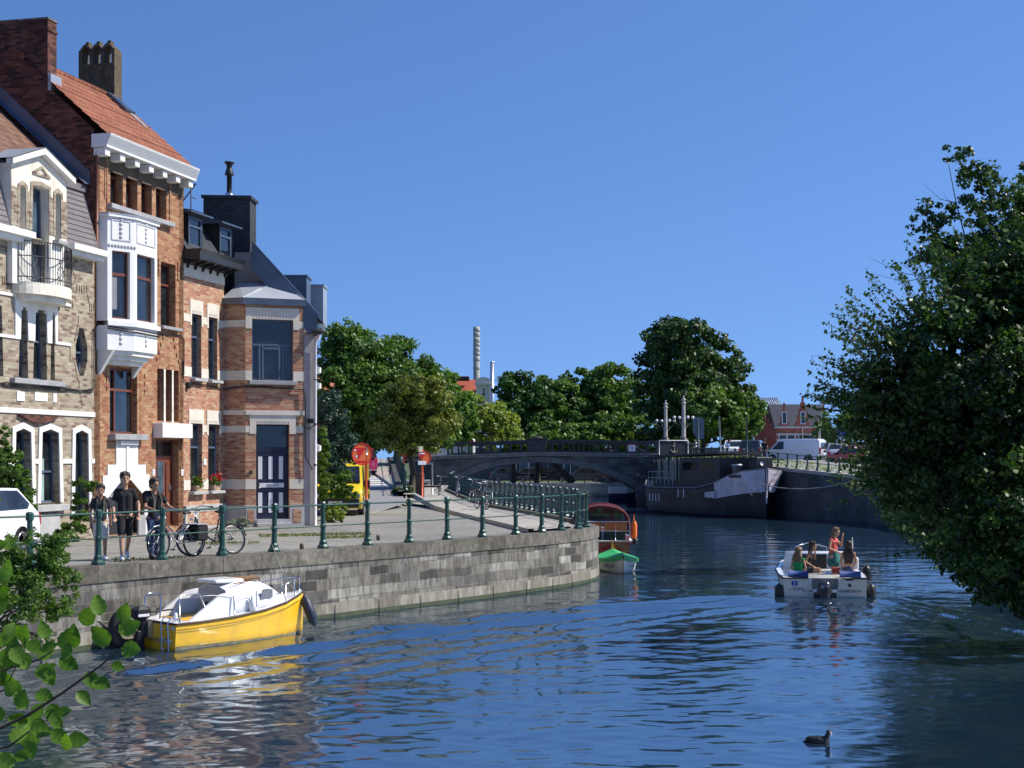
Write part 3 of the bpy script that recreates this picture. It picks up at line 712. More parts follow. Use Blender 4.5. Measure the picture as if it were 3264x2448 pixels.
# raking cornice of the dormer and its little zinc roof
m = MB(); mid = (dl+dr_)/2
for sx_, ex in ((-1, dl-.16), (1, dr_+.16)):
    m.prism([(mid, ztop+.02), (ex, zsh-.06), (ex, zsh+.07), (mid, ztop+.17)], yd-.16, yd+.02)
m.build('cornice', white, dorm)
m = MB(); m.add([(mid, yd-.18, ztop+.19), (dl-.2, yd-.18, zsh+.08), (dl-.2, 3.2, zsh+.08), (mid, 3.2, ztop+.19), (dr_+.2, yd-.18, zsh+.08), (dr_+.2, 3.2, zsh+.08)], [(0, 1, 2, 3), (0, 3, 5, 4)])
m.build('zinc_roof', zinc, dorm)
for h, q in ((dA, .08), (dB, .05), (dC, .05)):
    hh = [(h[0][0], bdz+.12), (h[1][0], bdz+.12)]+h[2:] if h is dA else h
    window(dorm, hh, q, bluegrey, blueglass if h is dA else dkglass, (.28,) if h is not dA else (), (.5,) if h is dA else (), .045, name='balcony_door' if h is dA else 'window')
m = MB(); bt = fp('A', 600, 1290)[1]; m.bx(dl+.06, dA[0][0], yd-.0, .03, bdz, zc+.12); m.bx(dA[1][0], dr_-.1, yd, .03, bdz, zc+.12); m.build('door_surround', white, dorm)
for h in (dB, dC): sl_ = sill(dorm, h[0][0]-.03, h[1][0]+.03, h[0][1]); sl_.location.y = yd
# balcony: curved slab and iron railing
bl, br_ = fp('B', 125, 250)[0], fp('B', 650, 250)[0]; zb_t = fp('B', 560, 240)[1]; bm_ = (bl+br_)/2; bw_ = (br_-bl)/2
arc = [(bm_-bw_*math.cos(a), -.62*math.sin(a)**.8 if math.sin(a) > 0 else 0) for a in [math.pi*i/14 for i in range(15)]]
m = MB(); m.prism([(x, y) for x, y in arc], zb_t-.28, zb_t, 'z'); m.prism([(bm_+(x-bm_)*.86, y*.8) for x, y in arc], zb_t-.42, zb_t-.281, 'z'); bal = m.build('balcony', cream, H1)
m = MB()
for zz in (zb_t+.12, zb_t+.62, zb_t+.98): m.tube([(x, y-.01, zz) for x, y in arc], .014, 5)
n = 34
for i in range(n+1):
    a = math.pi*i/n; x, y = bm_-bw_*math.cos(a), -.62*max(math.sin(a), 0)**.8-.01; m.tube([(x, y, zb_t), (x, y, zb_t+.98)], .009, 4)
for a in (.75, 1.57, 2.4):
    x, y = bm_-bw_*math.cos(a), -.62*math.sin(a)**.8-.02
    for dx in (-.09, .09): m.tube([(x+dx*k, y, zb_t+.1+.5*j/8) for j, k in enumerate([0, .8, 1.4, 1.6, 1.3, .7, .1, -.5, -.8])], .011, 4)
m.build('balcony_railing', blackm, bal)
# white bands and surrounds
m = MB()
def wb(tg, x0, y0, x1, y1, d=.035): a = rect(tg, x0, y0, x1, y1); m.bx(a[0], a[1], -d, 0, a[2], a[3])
def bandz(z0, z1, x0, x1, d=.035): m.bx(x0, x1, -d, 0, z0, z1)
zb1 = fp('B', 990, 1540)[1]; zb2 = fp('B', 990, 1590)[1]; bandz(zb2, zb1, SL, s1-.0)
zs_ = [fp('C', 690, 490)[1], fp('C', 690, 535)[1]]; 
for h in (g0, g1, g2, g3): 
    big = inset(h, -.14); m.ring([(big[0][0], h[0][1]), (big[1][0], h[1][1])]+big[2:], h, -.035, .0)
def segs(zlo, zhi, hs, pad, x0, x1):
    xs = x0
    for h in hs:
        a = xat(h, (zlo+zhi)/2, -1)-pad; b = xat(h, (zlo+zhi)/2, 1)+pad
        if a > xs: bandz(zlo, zhi, xs, a)
        xs = max(xs, b)
    if x1 > xs: bandz(zlo, zhi, xs, x1)
segs(zs_[1], zs_[0], (g0, g1, g2, g3), .12, SL, s1-.02)
# middle storey white panel round the tapered windows
zp1 = fp('B', 600, 370)[1]; zp0 = fp('B', 600, 790)[1]; zp2 = fp('B', 740, 840)[1]; zq1 = fp('B', 740, 425)[1]
xa, xb = fp('B', 152, 600)[0], fp('B', 600, 600)[0]; xe = fp('B', 740, 400)[0]
bandz(zq1, zp1, SL, xe); bandz(zp2, zp0, SL, xa+.02)
nz = 14
for i in range(nz):
    za, zb_ = zp2+(zq1-zp2)*i/nz, zp2+(zq1-zp2)*(i+1)/nz; zm = (za+zb_)/2; xs = xa
    for h in (m1, m2, m3):
        if zm < h[3][1]:
            a, b = xat(h, zm, -1), xat(h, zm, 1); m.bx(xs, a, -.035, 0, za, zb_); xs = b
    m.bx(xs, xb, -.035, 0, za, zb_)
bandz(zp2, zp0, xb, xe)
for tg, x0, y0, x1, y1 in (('B', 175, 1318, 255, 1422), ('B', 362, 1330, 498, 1425), ('B', 558, 1340, 594, 1437)): wb(tg, x0, y0, x1, y1, .02)
m.build('white_band', white, H1)
m = MB(); a = rect('B', 105, 1180, 645, 1250); m.bev(((a[0]+a[1])/2, -.04, (a[2]+a[3])/2-.02), (a[1]-a[0], .2, .13), .01); m.build('sill', stone, H1)
m = MB(); a = rect('C', 310, 925, 620, 990); m.bev(((a[0]+a[1])/2, -.05, a[3]-.12), (a[1]-a[0], .22, .16), .01); m.bx(a[0]+.05, a[1]-.3, -.06, .0, ZB, a[2]-.05); m.build('plinth', lstone, H1)
# decorations: hood, grooves
m = MB(); hd = rect('C', 165, 66, 540, 118); pts = [(hd[0]+(hd[1]-hd[0])*i/12, hd[3]-(.18)*math.sin(math.pi*i/12)**.8) for i in range(13)]; m.prism(pts[::-1]+[(hd[0], hd[3]+.005), (hd[1], hd[3]+.005)][:0] if False else pts, -.10, 0); m.build('brick_corbel', brick_dark, H1)
m = MB()
for x in (25, 50, 75, 95, 675, 700, 727, 812, 838, 864, 890, 915): 
    p = fp('B', x, 240 if x > 600 else 150); m.bx(p[0]-.02, p[0]+.02, -.004, .0, p[1]-.10, p[1]+.1)
for x, y in ((745, 405), (765, 410), (950, 440), (970, 435), (988, 425)): p = fp('B', x, y); m.bx(p[0]-.018, p[0]+.018, -.004, 0, p[1]-.1, p[1]+.1)
for tg, pts in (('B', [(828, 520), (828, 580), (785, 790)]), ('B', [(740, 795), (740, 995), (785, 1000), (820, 1195), (835, 1200), (835, 1290)]), ('B', [(925, 290), (935, 375), (945, 380), (948, 460)]), ('B', [(845, 1320), (845, 1370), (858, 1375), (858, 1450)])):
    q = fps(tg, *pts); m.tube([(a, -.002, b) for a, b in q], .012, 4)
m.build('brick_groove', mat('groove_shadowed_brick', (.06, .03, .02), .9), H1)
bo = inset(oval, -.0)
for h, nm in ((g0, 0), (g1, 0), (g2, 0), (g3, 1), (m0, 0), (m1, 0), (m2, 0), (m3, 2), (oval, 0)):
    if nm == 2:
        q = MB(); q.prism(h, .2, .22); q.build('pane', dkglass, H1)
    else: window(H1, h, .17, bluegrey, dkglass, (.55,) if h in (m1, m2, m0) else ((.5,) if h is oval else ((.42,) if h is g2 else ())), (.5,) if nm == 1 else (), .05, name='door' if nm == 1 else 'window')
q = MB(); a = g2[0]; q.bx(g2[0][0]+.03, (g2[0][0]+g2[1][0])/2+.08, .21, .216, a[1]+.04, a[1]+1.1); q.build('window_film', mat('frosted_film', (.30, .42, .40), .5), H1)
# main cornice, slate mansard, tile roof
m = MB()
for x0, x1 in ((SL, fp('A', 225, 1250)[0]), (fp('A', 640, 1350)[0], s1)):
    m.bx(x0, x1, -.40, .1, zc+.12, zc+.27); m.bx(x0+.03, x1-.02, -.28, .1, zc, zc+.12)
m.build('cornice', white, H1)
zm0, zm1 = zc+.28, fp('A', 920, 640)[1]+.05
m = MB()
for xa_, xb_ in ((SL, dl+.02), (dr_-.02, s1-.02)):
    m.add([(xa_, -.15, zm0), (xb_, -.15, zm0), (xb_, .3, zm1), (xa_, .3, zm1)], [(0, 1, 2, 3)])
    for i in range(1, 12): k = i/12; m.bx(xa_, xb_, -.15+.45*k-.02, -.15+.45*k+.0, zm0+(zm1-zm0)*k-.012, zm0+(zm1-zm0)*k)
m.bx(dr_, s1-.02, .2, .32, zm1-.16, zm1+.02); m.build('slate_mansard', slatep, H1)
m = MB(); m.add([(SL, .3, zm1), (s1-.02, .3, zm1), (s1-.02, 4.3, zm1+3.6), (SL, 4.3, zm1+3.6)], [(0, 1, 2, 3)]); m.build('roof', tiles_old, H1)

# ============ tall narrow brick house
H2 = thing('town_house', 'tall orange brick town house with a white oriel window and a tiled roof', 'house', F0, FA)
s2 = fp('S', 585, 1200)[0]; zt2 = fp('1', 545, 870)[1]
def R2(tg, *a): r = rect(tg, *a); return rp(*r)
top4 = [R2('1', 648, 960, 722, 1228), R2('1', 740, 985, 808, 1250), R2('1', 830, 1010, 893, 1272), R2('1', 916, 1035, 978, 1300)]
zz0 = sum(h[0][1] for h in top4)/4; zz1 = sum(h[2][1] for h in top4)/4
top4 = [[(h[0][0], zz0), (h[1][0], zz0), (h[1][0], zz1), (h[0][0], zz1)] for h in top4]
w3 = R2('D', 638, 440, 795, 1150); wl = R2('E', 165, 60, 455, 780); slits = [R2('E', 668, 85, 736, 640), R2('E', 754, 90, 822, 640), R2('E', 838, 98, 902, 640)]
zsl0 = slits[1][0][1]; zsl1 = slits[1][2][1]; slits = [[(h[0][0], zsl0), (h[1][0], zsl0), (h[1][0], zsl1), (h[0][0], zsl1)] for h in slits]
door2 = R2('E', 652, 830, 900, 2000); door2[0] = (door2[0][0], ZB+.15); door2[1] = (door2[1][0], ZB+.15)
cell = hexa('E', 150, 530, 1262, 1460, 1650, .25); ca = fp('E', 140, 1265); cb = fp('E', 545, 1265); 
cxl, cxr = fp('E', 135, 1500)[0], fp('E', 525, 1500)[0]; czt = fp('E', 370, 1262)[1]; czs = fp('E', 530, 1430)[1]
cell = [(cxl, ZB+.05), (cxr, ZB+.05), (cxr, czs), (cxr-.75*(cxr-cxl)*.5, czt), (cxl+.75*(cxr-cxl)*.5, czt), (cxl, czs)]
m = MB(); m.wall([(s1, ZB), (s2, ZB), (s2, zt2), (s1, zt2)], top4+[w3, wl]+slits+[door2, cell], 0, .26)
m.bx(s2-.02, s2, 0, 7, ZB, zt2); m.build('wall', brick_h2, H2)
# side gable
RY = 2.1; ridge = (RY, zt2+2.35)
pf, pb = (0, zt2+.12), (9.2, zt2+.12)
m = MB(); zz = ZB
side = [(0, ZB), (6.2, ZB), (6.2, zt2+.12), (RY, ridge[1]+.05), (0, zt2+.5)]
m.prism(side, s1, s1+.3, 'x'); m.build('gable_wall', brick_dark, H2)
m = MB(); m.prism(side, s2-.3, s2-.01, 'x'); m.build('gable_wall', brick_h2, H2)
rf = MB(); th = .1
rf.add([(s1-.05, -.42, zt2+.34), (s2+.05, -.42, zt2+.34), (s2+.05, RY, ridge[1]+.2), (s1-.05, RY, ridge[1]+.2), (s1-.05, 6.4, zt2+.1), (s2+.05, 6.4, zt2+.1)], [(0, 1, 2, 3), (3, 2, 5, 4)])
sl2 = (ridge[1]-.14-zt2)/(RY+.42)
for i in range(10):                                    # tile courses as real steps
    y = -.42+(RY+.42)*i/10; z = zt2+.34+sl2*(y+.42); rf.add([(s1-.05, y-.01, z+.035), (s2+.05, y-.01, z+.035), (s2+.05, y+.25, z+.25*sl2+.012), (s1-.05, y+.25, z+.25*sl2+.012), (s1-.05, y-.01, z), (s2+.05, y-.01, z)], [(0, 1, 2, 3), (4, 5, 1, 0)])
roof2 = rf.build('roof', tiles, H2)
m = MB(); m.tube([(s1-.05, RY, ridge[1]+.2), (s2+.05, RY, ridge[1]+.2)], .10, 8); m.build('ridge_tiles', tiles, roof2)
def onroof(tg, x, y):                                 # point on the front roof slope under a pixel
    X0, Y0, k = ZR[tg]; px, py = X0+x/k, Y0+y/k
    lo = None
    for i in range(300):
        q = -.4+5.0*i/300; s, z = fp(tg, x, y, q)
        if z < zt2+.34+sl2*(q+.42) and i: return s, q, z
    return s, q, z
sk = onroof('1', 705, 625); m = MB(); M_ = T(sk[0], sk[1], sk[2]+.05, rx=math.atan(sl2)); m.bx(-.28, .28, -.4, .4, 0, .09, M=M_); sko = m.build('skylight', zincd, roof2)
m = MB(); m.bx(-.22, .22, -.33, .33, .09, .10, M=M_); m.build('pane', blueglass, sko)
# chimneys
ch = MB(); cl = fp('1', 250, 95, 1.35); cz = cl[1]
ch.bx(s1-.02, s1+.42, 1.35, 3.4, zt2+1.0, cz-.3); ch.bx(s1-.05, s1+.45, 1.32, 3.43, cz-.3, cz-.24); ch.bx(s1-.02, s1+.42, 1.35, 3.4, cz-.24, cz)
c1 = ch.build('chimney', brick_dark, H2); m = MB(); m.bx(s1-.04, s1+.44, 1.33, 3.42, cz, cz+.05); m.build('chimney_cap', copestone, c1)
m = MB(); m.bx(s1-.03, s1+.5, 1.25, 1.34, zt2+1.6, zt2+2.05); m.build('flashing', zinc, c1)
# far chimney with three arched pots, on the right gable at the ridge
cs = s2-.42; ch = MB(); kz = fp('1', 640, 248, 2.0)[1]+.12; YS = 2.02; PW = .36
ch.bx(cs, s2+.02, YS, YS+3*PW+.1, zt2+1.0, kz-.62)
for i in range(4): ch.bx(cs, s2+.02, YS+i*PW, YS+i*PW+.1, kz-.62, kz-.2)
for i in range(3):
    y0 = YS+.1+i*PW
    pr = [(y0-.07+(PW+.04)*j/8, kz-.21+.19*math.sin(math.pi*j/8)) for j in range(9)]; inr = [(y0+(PW-.1)*j/8, kz-.24+.13*math.sin(math.pi*j/8)) for j in range(9)]
    ch.prism(pr+inr[::-1], cs, s2+.02, 'x'); ch.bx(cs+.1, cs+.3, y0+.08, y0+.18, kz-.04, kz+.07)
ch.build('chimney', mat('sooty_brick', (.10, .075, .045), .9, var=.5, scale=6, bmp=.5), H2)
m = MB(); 
m.add([(s2-.6, .9, zt2+.40+sl2*1.32), (s2-.46, .9, zt2+.42+sl2*1.32), (s2-.46, 2.05, zt2+.42+sl2*2.47), (s2-.6, 2.05, zt2+.40+sl2*2.47)], [(0, 1, 2, 3)]); m.build('flashing', zinc, roof2)
# box cornice and brackets
m = MB(); cl0, cl1 = s1-.05, s2+.03
m.prism([(-.40, zt2+.03), (-.40, zt2+.09), (-.52, zt2+.38), (.05, zt2+.38), (.05, zt2+.03)], cl0, cl1, 'x')
for i in range(6): m.bx(cl0+.01, cl1-.01, -.425-.021*i, -.41-.021*i, zt2+.12+.045*i, zt2+.125+.045*i)
cor = m.build('cornice', brightwhite, H2)
for i in range(7):
    x = s1+.12+i*(s2-s1-.3)/6; m = MB(); m.bev((x, -.16, zt2-.08), (.26, .34, .2), .01); m.build('bracket', white, H2)
m = MB(); m.bx(s1+.02, s2, -.02, 0, zt2-.45, zt2-.02); m.build('frieze', mat('dark_frieze', (.10, .075, .05), .9, var=.4), H2)
m = MB(); a0 = top4[0][0][0]-.22; a1 = top4[3][1][0]+.22; m.bx(a0, a1, -.03, 0, zz1+.28, zz1+.36); m.bx(a0, a0+.06, -.03, 0, zz0, zz1+.28); m.bx(a1-.06, a1, -.03, 0, zz0, zz1+.28)
for i in range(22):
    z = zz0+.1+i*(zz1-zz0)/22; m.bx(a0-.1, a0-.02, -.02, 0, z, z+.045); m.bx(a1+.02, a1+.1, -.02, 0, z, z+.045)
m.build('brick_trim', brick_h2, H2)
m = MB(); m.bev(((a0+a1)/2+.03, -.05, zz0-.07), (a1-a0, .22, .13), .01); m.build('sill', stone, H2)
for h in top4: window(H2, h, .2, brownf, dkglass, (.72,), (), .05)
window(H2, w3, .2, brownf, dkglass, (.68,), (), .06); sill(H2, w3[0][0]-.05, w3[1][0]+.1, w3[0][1], stone)
window(H2, wl, .12, brownf, dkglass, (.68,), (.28,), .07); sill(H2, wl[0][0]-.02, wl[1][0]+.2, wl[0][1], stone, .11, .16)
m = MB()
for k in (.34, .42): x = wl[1][0]+.06+k*.3; m.bx(x, x+.03, -.012, 0, wl[0][1], wl[2][1]+.1)
for xx in (wl[0][0]-.18, wl[1][0]+.4):
    for j in range(3): m.bx(xx, xx+.05, -.03, 0, wl[2][1]-.2-.22*j, wl[2][1]-.1-.22*j)
for (tx, ty) in ((632, 1310), (780, 1330), (610, 1390), (800, 1420), (590, 1465), (820, 1490), (655, 1235), (770, 1255)): p = fp('D', tx, ty); m.bx(p[0], p[0]+.09, -.035, 0, p[1]-.06, p[1]+.02)
for (tx, ty) in ((612, 430), (612, 475), (612, 520), (612, 570), (818, 470), (818, 520), (818, 570), (818, 625)): p = fp('D', tx, ty); m.bx(p[0]-.03, p[0]+.05, -.035, 0, p[1]-.05, p[1]+.05)
m.build('brick_quoin', brick_h2, H2)
for h in slits: q = MB(); q.prism(h, .18, .2); q.build('louvre', brownf, H2)
m = MB(); m.bx(slits[0][1][0], slits[1][0][0], -.01, .12, zsl0-.05, zsl1); m.bx(slits[1][1][0], slits[2][0][0], -.01, .12, zsl0-.05, zsl1); m.build('pilaster', cream, H2)
# lintel slab, front door
a = rect('E', 625, 655, 945, 822); m = MB(); m.bev(((a[0]+a[1])/2, -.14, (a[2]+a[3])/2), (a[1]-a[0], .32, a[3]-a[2]), .012); m.build('door_lintel', brightwhite, H2)
dd = door2; fr = MB(); fr.ring(dd, inset(dd, .06), .2, .3); zt_ = dd[0][1]+1.98; fr.bx(dd[0][0]+.06, dd[1][0]-.06, .205, .29, zt_, zt_+.07)
dr2 = fr.build('door_frame', brownf, H2)
m = MB(); x0, x1 = dd[0][0]+.06, dd[1][0]-.06; m.bx(x0, x1, .24, .28, dd[0][1], zt_)
for k in (.2, .8): m.bx(x0+(x1-x0)*k-.07, x0+(x1-x0)*k+.07, .21, .24, dd[0][1]+.3, zt_-.15)
do = m.build('door', brownf, H2); q = MB(); q.bx(x0+(x1-x0)*.36, x0+(x1-x0)*.64, .225, .239, dd[0][1]+.8, zt_-.1); q.build('pane', blueglass, do); q = MB(); q.bx(x1-.2, x1-.05, .2, .24, dd[0][1]+1.05, dd[0][1]+1.2); q.build('letter_box', steel, do)
q = MB(); q.bx(x0, x1, .25, .26, zt_+.07, dd[2][1]-.06); q.build('pane', dkglass, dr2)
m = MB()
for tx in (628, 930): p = fp('E', tx, 1180); m.bx(p[0]-.07, p[0]+.07, -.015, 0, p[1]-.09, p[1]+.09)
m.build('number_plate', signw, H2)
for tx in (628, 930): p = fp('E', tx, 1180); q = MB(); q.bx(p[0]-.035, p[0]+.03, -.018, -.0155, p[1]+.01, p[1]+.03); q.bx(p[0]-.03, p[0]+.035, -.018, -.0155, p[1]-.04, p[1]-.02); q.build('worn_digits', stone, H2)
# white stepped surround of the cellar entrance
z = lambda y: fp('E', 340, y)[1]
X = lambda x: fp('E', x, 1200)[0]
stp = [(X(85), ZB), (X(85), z(1208)), (X(135), z(1208)), (X(135), z(1098)), (X(225), z(1098)), (X(225), z(838)), (X(455), z(838)), (X(455), z(1100)), (X(537), z(1100)), (X(537), z(1205)), (X(578), z(1205)), (X(578), ZB)]
m = MB(); m.wall(stp+[(cxr, ZB), cell[2], cell[3], cell[4], cell[5], (cxl, ZB)], [], -.03, .03); m.rim(stp, -.03, 0); m.rim([cell[1], cell[2], cell[3], cell[4], cell[5], cell[0]], -.03, .0)
srd = m.build('white_surround', brightwhite, H2)
m = MB(); m.bx(X(325), X(350), -.06, -.03, z(1225), z(850)); m.bx(X(245), X(435), -.12, -.03, z(885), z(845)); m.build('relief', white, srd)
m = MB(); m.prism([cell[5], cell[2], cell[3], cell[4]][::1], .3, .32); m.build('louvred_panel', zinc, srd)
m = MB()
for i in range(6): zz_ = czs+(czt-czs)*i/6; k = .12*i; m.bx(cxl+.02+k, cxr-.02-k, .285, .3, zz_, zz_+.02)
m.build('louvre', stone, srd)
m = MB(); m.bx(cxl, cxr, .27, .3, ZB, czs-.02); m.build('cellar_door', blackw, srd)
m = MB(); m.bx(X(455), X(530), -.05, .0, ZB, ZB+.55); m.bx(X(85)-.03, X(140), -.05, 0, ZB, ZB+.55); m.build('plinth', stone, srd)
# oriel
ox0, ox1 = fp('D', 30, 700)[0], fp('D', 605, 700, -.3)[0]; oz0 = fp('D', 350, 1400, -.5)[1]; ozt = fp('D', 350, 20, -.5)[1]; ozb = fp('D', 350, 1100, -.5)[1]
xm0 = fp('D', 75, 700, -.62)[0]; xm1 = fp('D', 340, 700, -.62)[0]
P = [(ox0, 0), (xm0, -.62), (xm1, -.62), (ox1, -.12), (ox1, 0)]
q1o = -.30; pa = fp('D', 75, 700, q1o)[0]; sb0 = fp('D', 360, 700, q1o)[0]; dsq = (fp('D', 360, 700, q1o+.1)[0]-sb0)*10; dq = -.5*(sb0-pa)/(1+.5*dsq); q2o = q1o+dq; pb = sb0+dsq*dq
pc = fp('D', 600, 700, q2o)[0]
P = [(pa-.04, 0), (pa, q1o), (pb, q2o), (pc, q2o), (pc+.02, 0)]
def oface(i): 
    a, b = Vector((P[i][0], P[i][1], 0)), Vector((P[i+1][0], P[i+1][1], 0)); d = (b-a); return a, d.normalized(), d.length
orl = MB(); orl.prism(P, oz0, ozb-.12, 'z'); orl.prism([(ox0-.02, 0), (P[1][0]-.05, q1o-.05), (P[2][0], q2o-.07), (P[3][0]+.07, q2o-.07), (P[4][0]+.06, 0)], ozb-.12, ozb, 'z')
wz0, wz1 = fp('D', 200, 1045, -.6)[1], fp('D', 200, 318, -.6)[1]
orl.prism(P, wz1+.06, ozt, 'z'); orl.prism([(p[0]+(.04 if i > 2 else -.04 if i < 2 else 0), p[1]-(.06 if p[1] else 0)) for i, p in enumerate(P)], ozt, ozt+.07, 'z')
oo = None
wins = []
for i in (0, 1, 2):
    a, d, L = oface(i); M_ = Matrix.Translation(a) @ Matrix.Rotation(math.atan2(d.y, d.x), 4, 'Z')
    e = .13 if i else .02
    hole = rp(.14 if i else .02, L-.14 if i else L-.02, wz0+.02, wz1)
    if i == 0: orl.wall(rp(0, L, ozb, wz1+.06), [], 0, .1, M=M_)
    else: orl.wall(rp(0, L, ozb, wz1+.06), [hole], 0, .16, M=M_); wins.append((M_, hole))
orl.add([(P[3][0], P[3][1], ozb), (P[4][0], P[4][1], ozb), (P[4][0], P[4][1], wz1+.06), (P[3][0], P[3][1], wz1+.06)], [(0, 1, 2, 3)])
oo = orl.build('oriel', brightwhite, H2)
for M_, h in wins:
    f = MB(); f.ring(h, inset(h, .05), .11, .16, M=M_); zz_ = h[0][1]+(h[2][1]-h[0][1])*.66; f.bx(h[0][0]+.05, h[1][0]-.05, .10, .15, zz_-.04, zz_+.04, M=M_); fo = f.build('window_frame', brownf, oo)
    g = MB(); g.prism(inset(h, .05), .135, .145, M=M_); g.build('pane', dkglass, oo); g = MB(); g.bx(h[0][0]+.06, h[0][0]+.24, .128, .134, h[0][1]+.25, h[0][1]+1.1, M=M_); g.build('curtain', mat('grey_curtain', (.22, .23, .25), .8), oo)
m = MB()
for i in (1, 2):
    a, d, L = oface(i); M_ = Matrix.Translation(a) @ Matrix.Rotation(math.atan2(d.y, d.x), 4, 'Z')
    m.ring(rp(.12, L-.12, wz1+.28, ozt-.06), rp(.15, L-.15, wz1+.31, ozt-.09), -.02, 0, M=M_)
    for j in range(5): m.ell((L/2, -.01, wz1+.38+j*.115), (.06, .03, .05), 8, 6, M=M_)
    for j in range(3): m.ell((L/2, -.01, oz0+.2+j*.12), (.055, .03, .05), 8, 6, M=M_)
    if i == 1:
        for j in range(9): m.ell((.06+j*.1, -.01, wz1+.14), (.045, .025, .05), 8, 6, M=M_)
m.build('relief_ornament', mat('grey_white_relief', (.6, .6, .62), .7), oo)
m = MB()
for i, (k, zz_) in enumerate(((.9, 0), (.75, -.12), (.6, -.24))): m.prism([(P[0][0]+(1-k)*.9, 0)]+[((p[0]-ox0-1)*k+ox0+1, p[1]*k) for p in P[1:4]]+[(P[4][0]-(1-k)*1.0, 0)], oz0-.12+zz_, oz0+zz_-.001, 'z')
for xx in (P[0][0]+.05, P[4][0]-.2): m.prism([(0, oz0), (-.45, oz0), (-.05, oz0-.62), (0, oz0-.66)], xx, xx+.14, 'x')
m.build('corbel', white, oo)
m = MB(); m.prism([(P[0][0]-.03, 0), (P[1][0]-.06, q1o-.06), (P[2][0], q2o-.08), (P[3][0]+.08, q2o-.08), (P[4][0]+.07, 0)], ozt+.071, ozt+.1, 'z'); m.build('zinc_roof', zinc, oo)
# downpipe between the left houses
m = MB(); m.tube([(s1+.03, -.06, zc+.3), (s1+.03, -.06, zt2-.1), (s1+.05, -.3, zt2+.1)], .045, 8); m.build('downpipe', brownf, H2)
# flashing where the lower roof meets the gable
m = MB(); m.add([(s1-.03, .1, zm1+.05), (s1-.03, 4.5, zm1+4.0), (s1-.03, 4.5, zm1+4.35), (s1-.03, .1, zm1+.4), (s1-.28, .1, zm1+.03), (s1-.28, 4.5, zm1+3.9)], [(0, 1, 2, 3), (0, 1, 5, 4)]); m.build('roof_flashing', zincd, H1)

# ============ corner house with the striped door
H3 = thing('town_house', 'orange brick corner house with a navy and white striped door and blue zinc bay roof', 'house', F0, FA)
s3 = fp('S', 714, 1400)[0]; z3 = fp('3', 65, 965)[1]
def W3(tg, *a): return rp(*rect(tg, *a))
ua, ub = W3('3', 128, 1275, 208, 2100), W3('3', 265, 1300, 338, 2100)
zul = fp('4', 170, 272)[1]; zuh = fp('3', 168, 1280)[1]
ua = rp(ua[0][0], ua[1][0], zul, zuh); ub = rp(ub[0][0], ub[1][0], zul, zuh)
la, lb = W3('4', 118, 635, 215, 1185), W3('4', 264, 642, 355, 1185); zll = fp('4', 166, 1190)[1]; zlh = fp('4', 166, 637)[1]
la = rp(la[0][0], la[1][0], zll, zlh); lb = rp(lb[0][0], lb[1][0], zll, zlh)
cw = rect('4', 138, 1415, 172, 1510); cel = rp(cw[0], cw[1], max(cw[2], ZB+.08), cw[3])
m = MB(); m.wall([(s2, ZB+.62), (s3, ZB+.62), (s3, z3+.36), (s2, z3+.36)], [ua, ub, la, lb], 0, .2); m.build('wall', brick_h3, H3)
m = MB(); m.wall([(s2, ZB), (s3, ZB), (s3, ZB+.62), (s2, ZB+.62)], [cel], -.05, .2); m.bx(s2, s3, -.09, 0, ZB+.62, ZB+.72); m.bx(s2, s2+.14, -.065, -.05, ZB, ZB+.62); m.bx(s2, s3, -.065, -.05, ZB, ZB+.07); m.bx(s2, s3, -.065, -.05, ZB+.52, ZB+.62); m.build('plinth', lstone, H3)
m = MB(); m.bx(s2+.15, cel[0][0]-.05, -.058, -.05, ZB+.08, ZB+.51); m.bx(cel[1][0]+.05, s3-.1, -.058, -.05, ZB+.08, ZB+.51); m.build('plinth_brick_panel', brick_h3, H3)
def bands3(x0, x1, y, mb, hs=()):
    for z0, z1 in Z3B:
        xs = x0
        for h in hs:
            if h[0][1] < (z0+z1)/2 < h[2][1]: 
                mb.bx(xs, h[0][0], y-.012, y, z0, z1); xs = h[1][0]
        mb.bx(xs, x1, y-.012, y, z0, z1)
zz = lambda tg, y: fp(tg, 330, y)[1]
Z3B = [(fp('3', 360, 1388)[1], fp('3', 360, 1330)[1]), (fp('4', 360, 285)[1], fp('4', 360, 208)[1]), (fp('4', 360, 712)[1], fp('4', 360, 658)[1]), (fp('4', 360, 1168)[1], fp('4', 360, 1090)[1])]
m = MB(); bands3(s2, s3, 0, m, (ua, ub)); 
m2_ = MB()
m = MB(); 
for z0, z1 in Z3B: 
    xs = s2
    for h in (ua, ub) if z0 > 5 else (la, lb):
        if h[0][1] < (z0+z1)/2 < h[2][1]+.3: m.bx(xs, h[0][0], -.012, 0, z0, z1); xs = h[1][0]
    m.bx(xs, s3, -.012, 0, z0, z1)
for h in (ua, ub, la, lb):                              # flat-headed pale surrounds
    ht = h[2][1]; m.bx(h[0][0]-.10, h[1][0]+.10, -.02, 0, ht, ht+.42); m.bx(h[0][0]-.10, h[0][0], -.02, 0, ht-.35, ht); m.bx(h[1][0], h[1][0]+.10, -.02, 0, ht-.35, ht)
m.bx(s2, s3, -.03, 0, z3, z3+.36)
m.build('pale_band', bandw, H3)
m = MB()
for h in (ua, ub, la, lb):
    for j in range(9): x = h[0][0]+(h[1][0]-h[0][0])*(j+.3)/9; m.bx(x, x+.025, -.024, -.02, h[2][1]+.03, h[2][1]+.10)
m.build('lintel_grooves', stone, H3)['kind'] = 'stuff'
for h in (ua, ub, la, lb): window(H3, h, .12, bluegrey, dkglass, (.66,), (), .06); sill(H3, h[0][0]-.02, h[1][0]+.02, h[0][1], lstone, .09)
q = MB(); q.bx(cel[0][0], cel[1][0], .05, .07, cel[0][1], cel[2][1]); q.build('cellar_grille', blackm, H3)
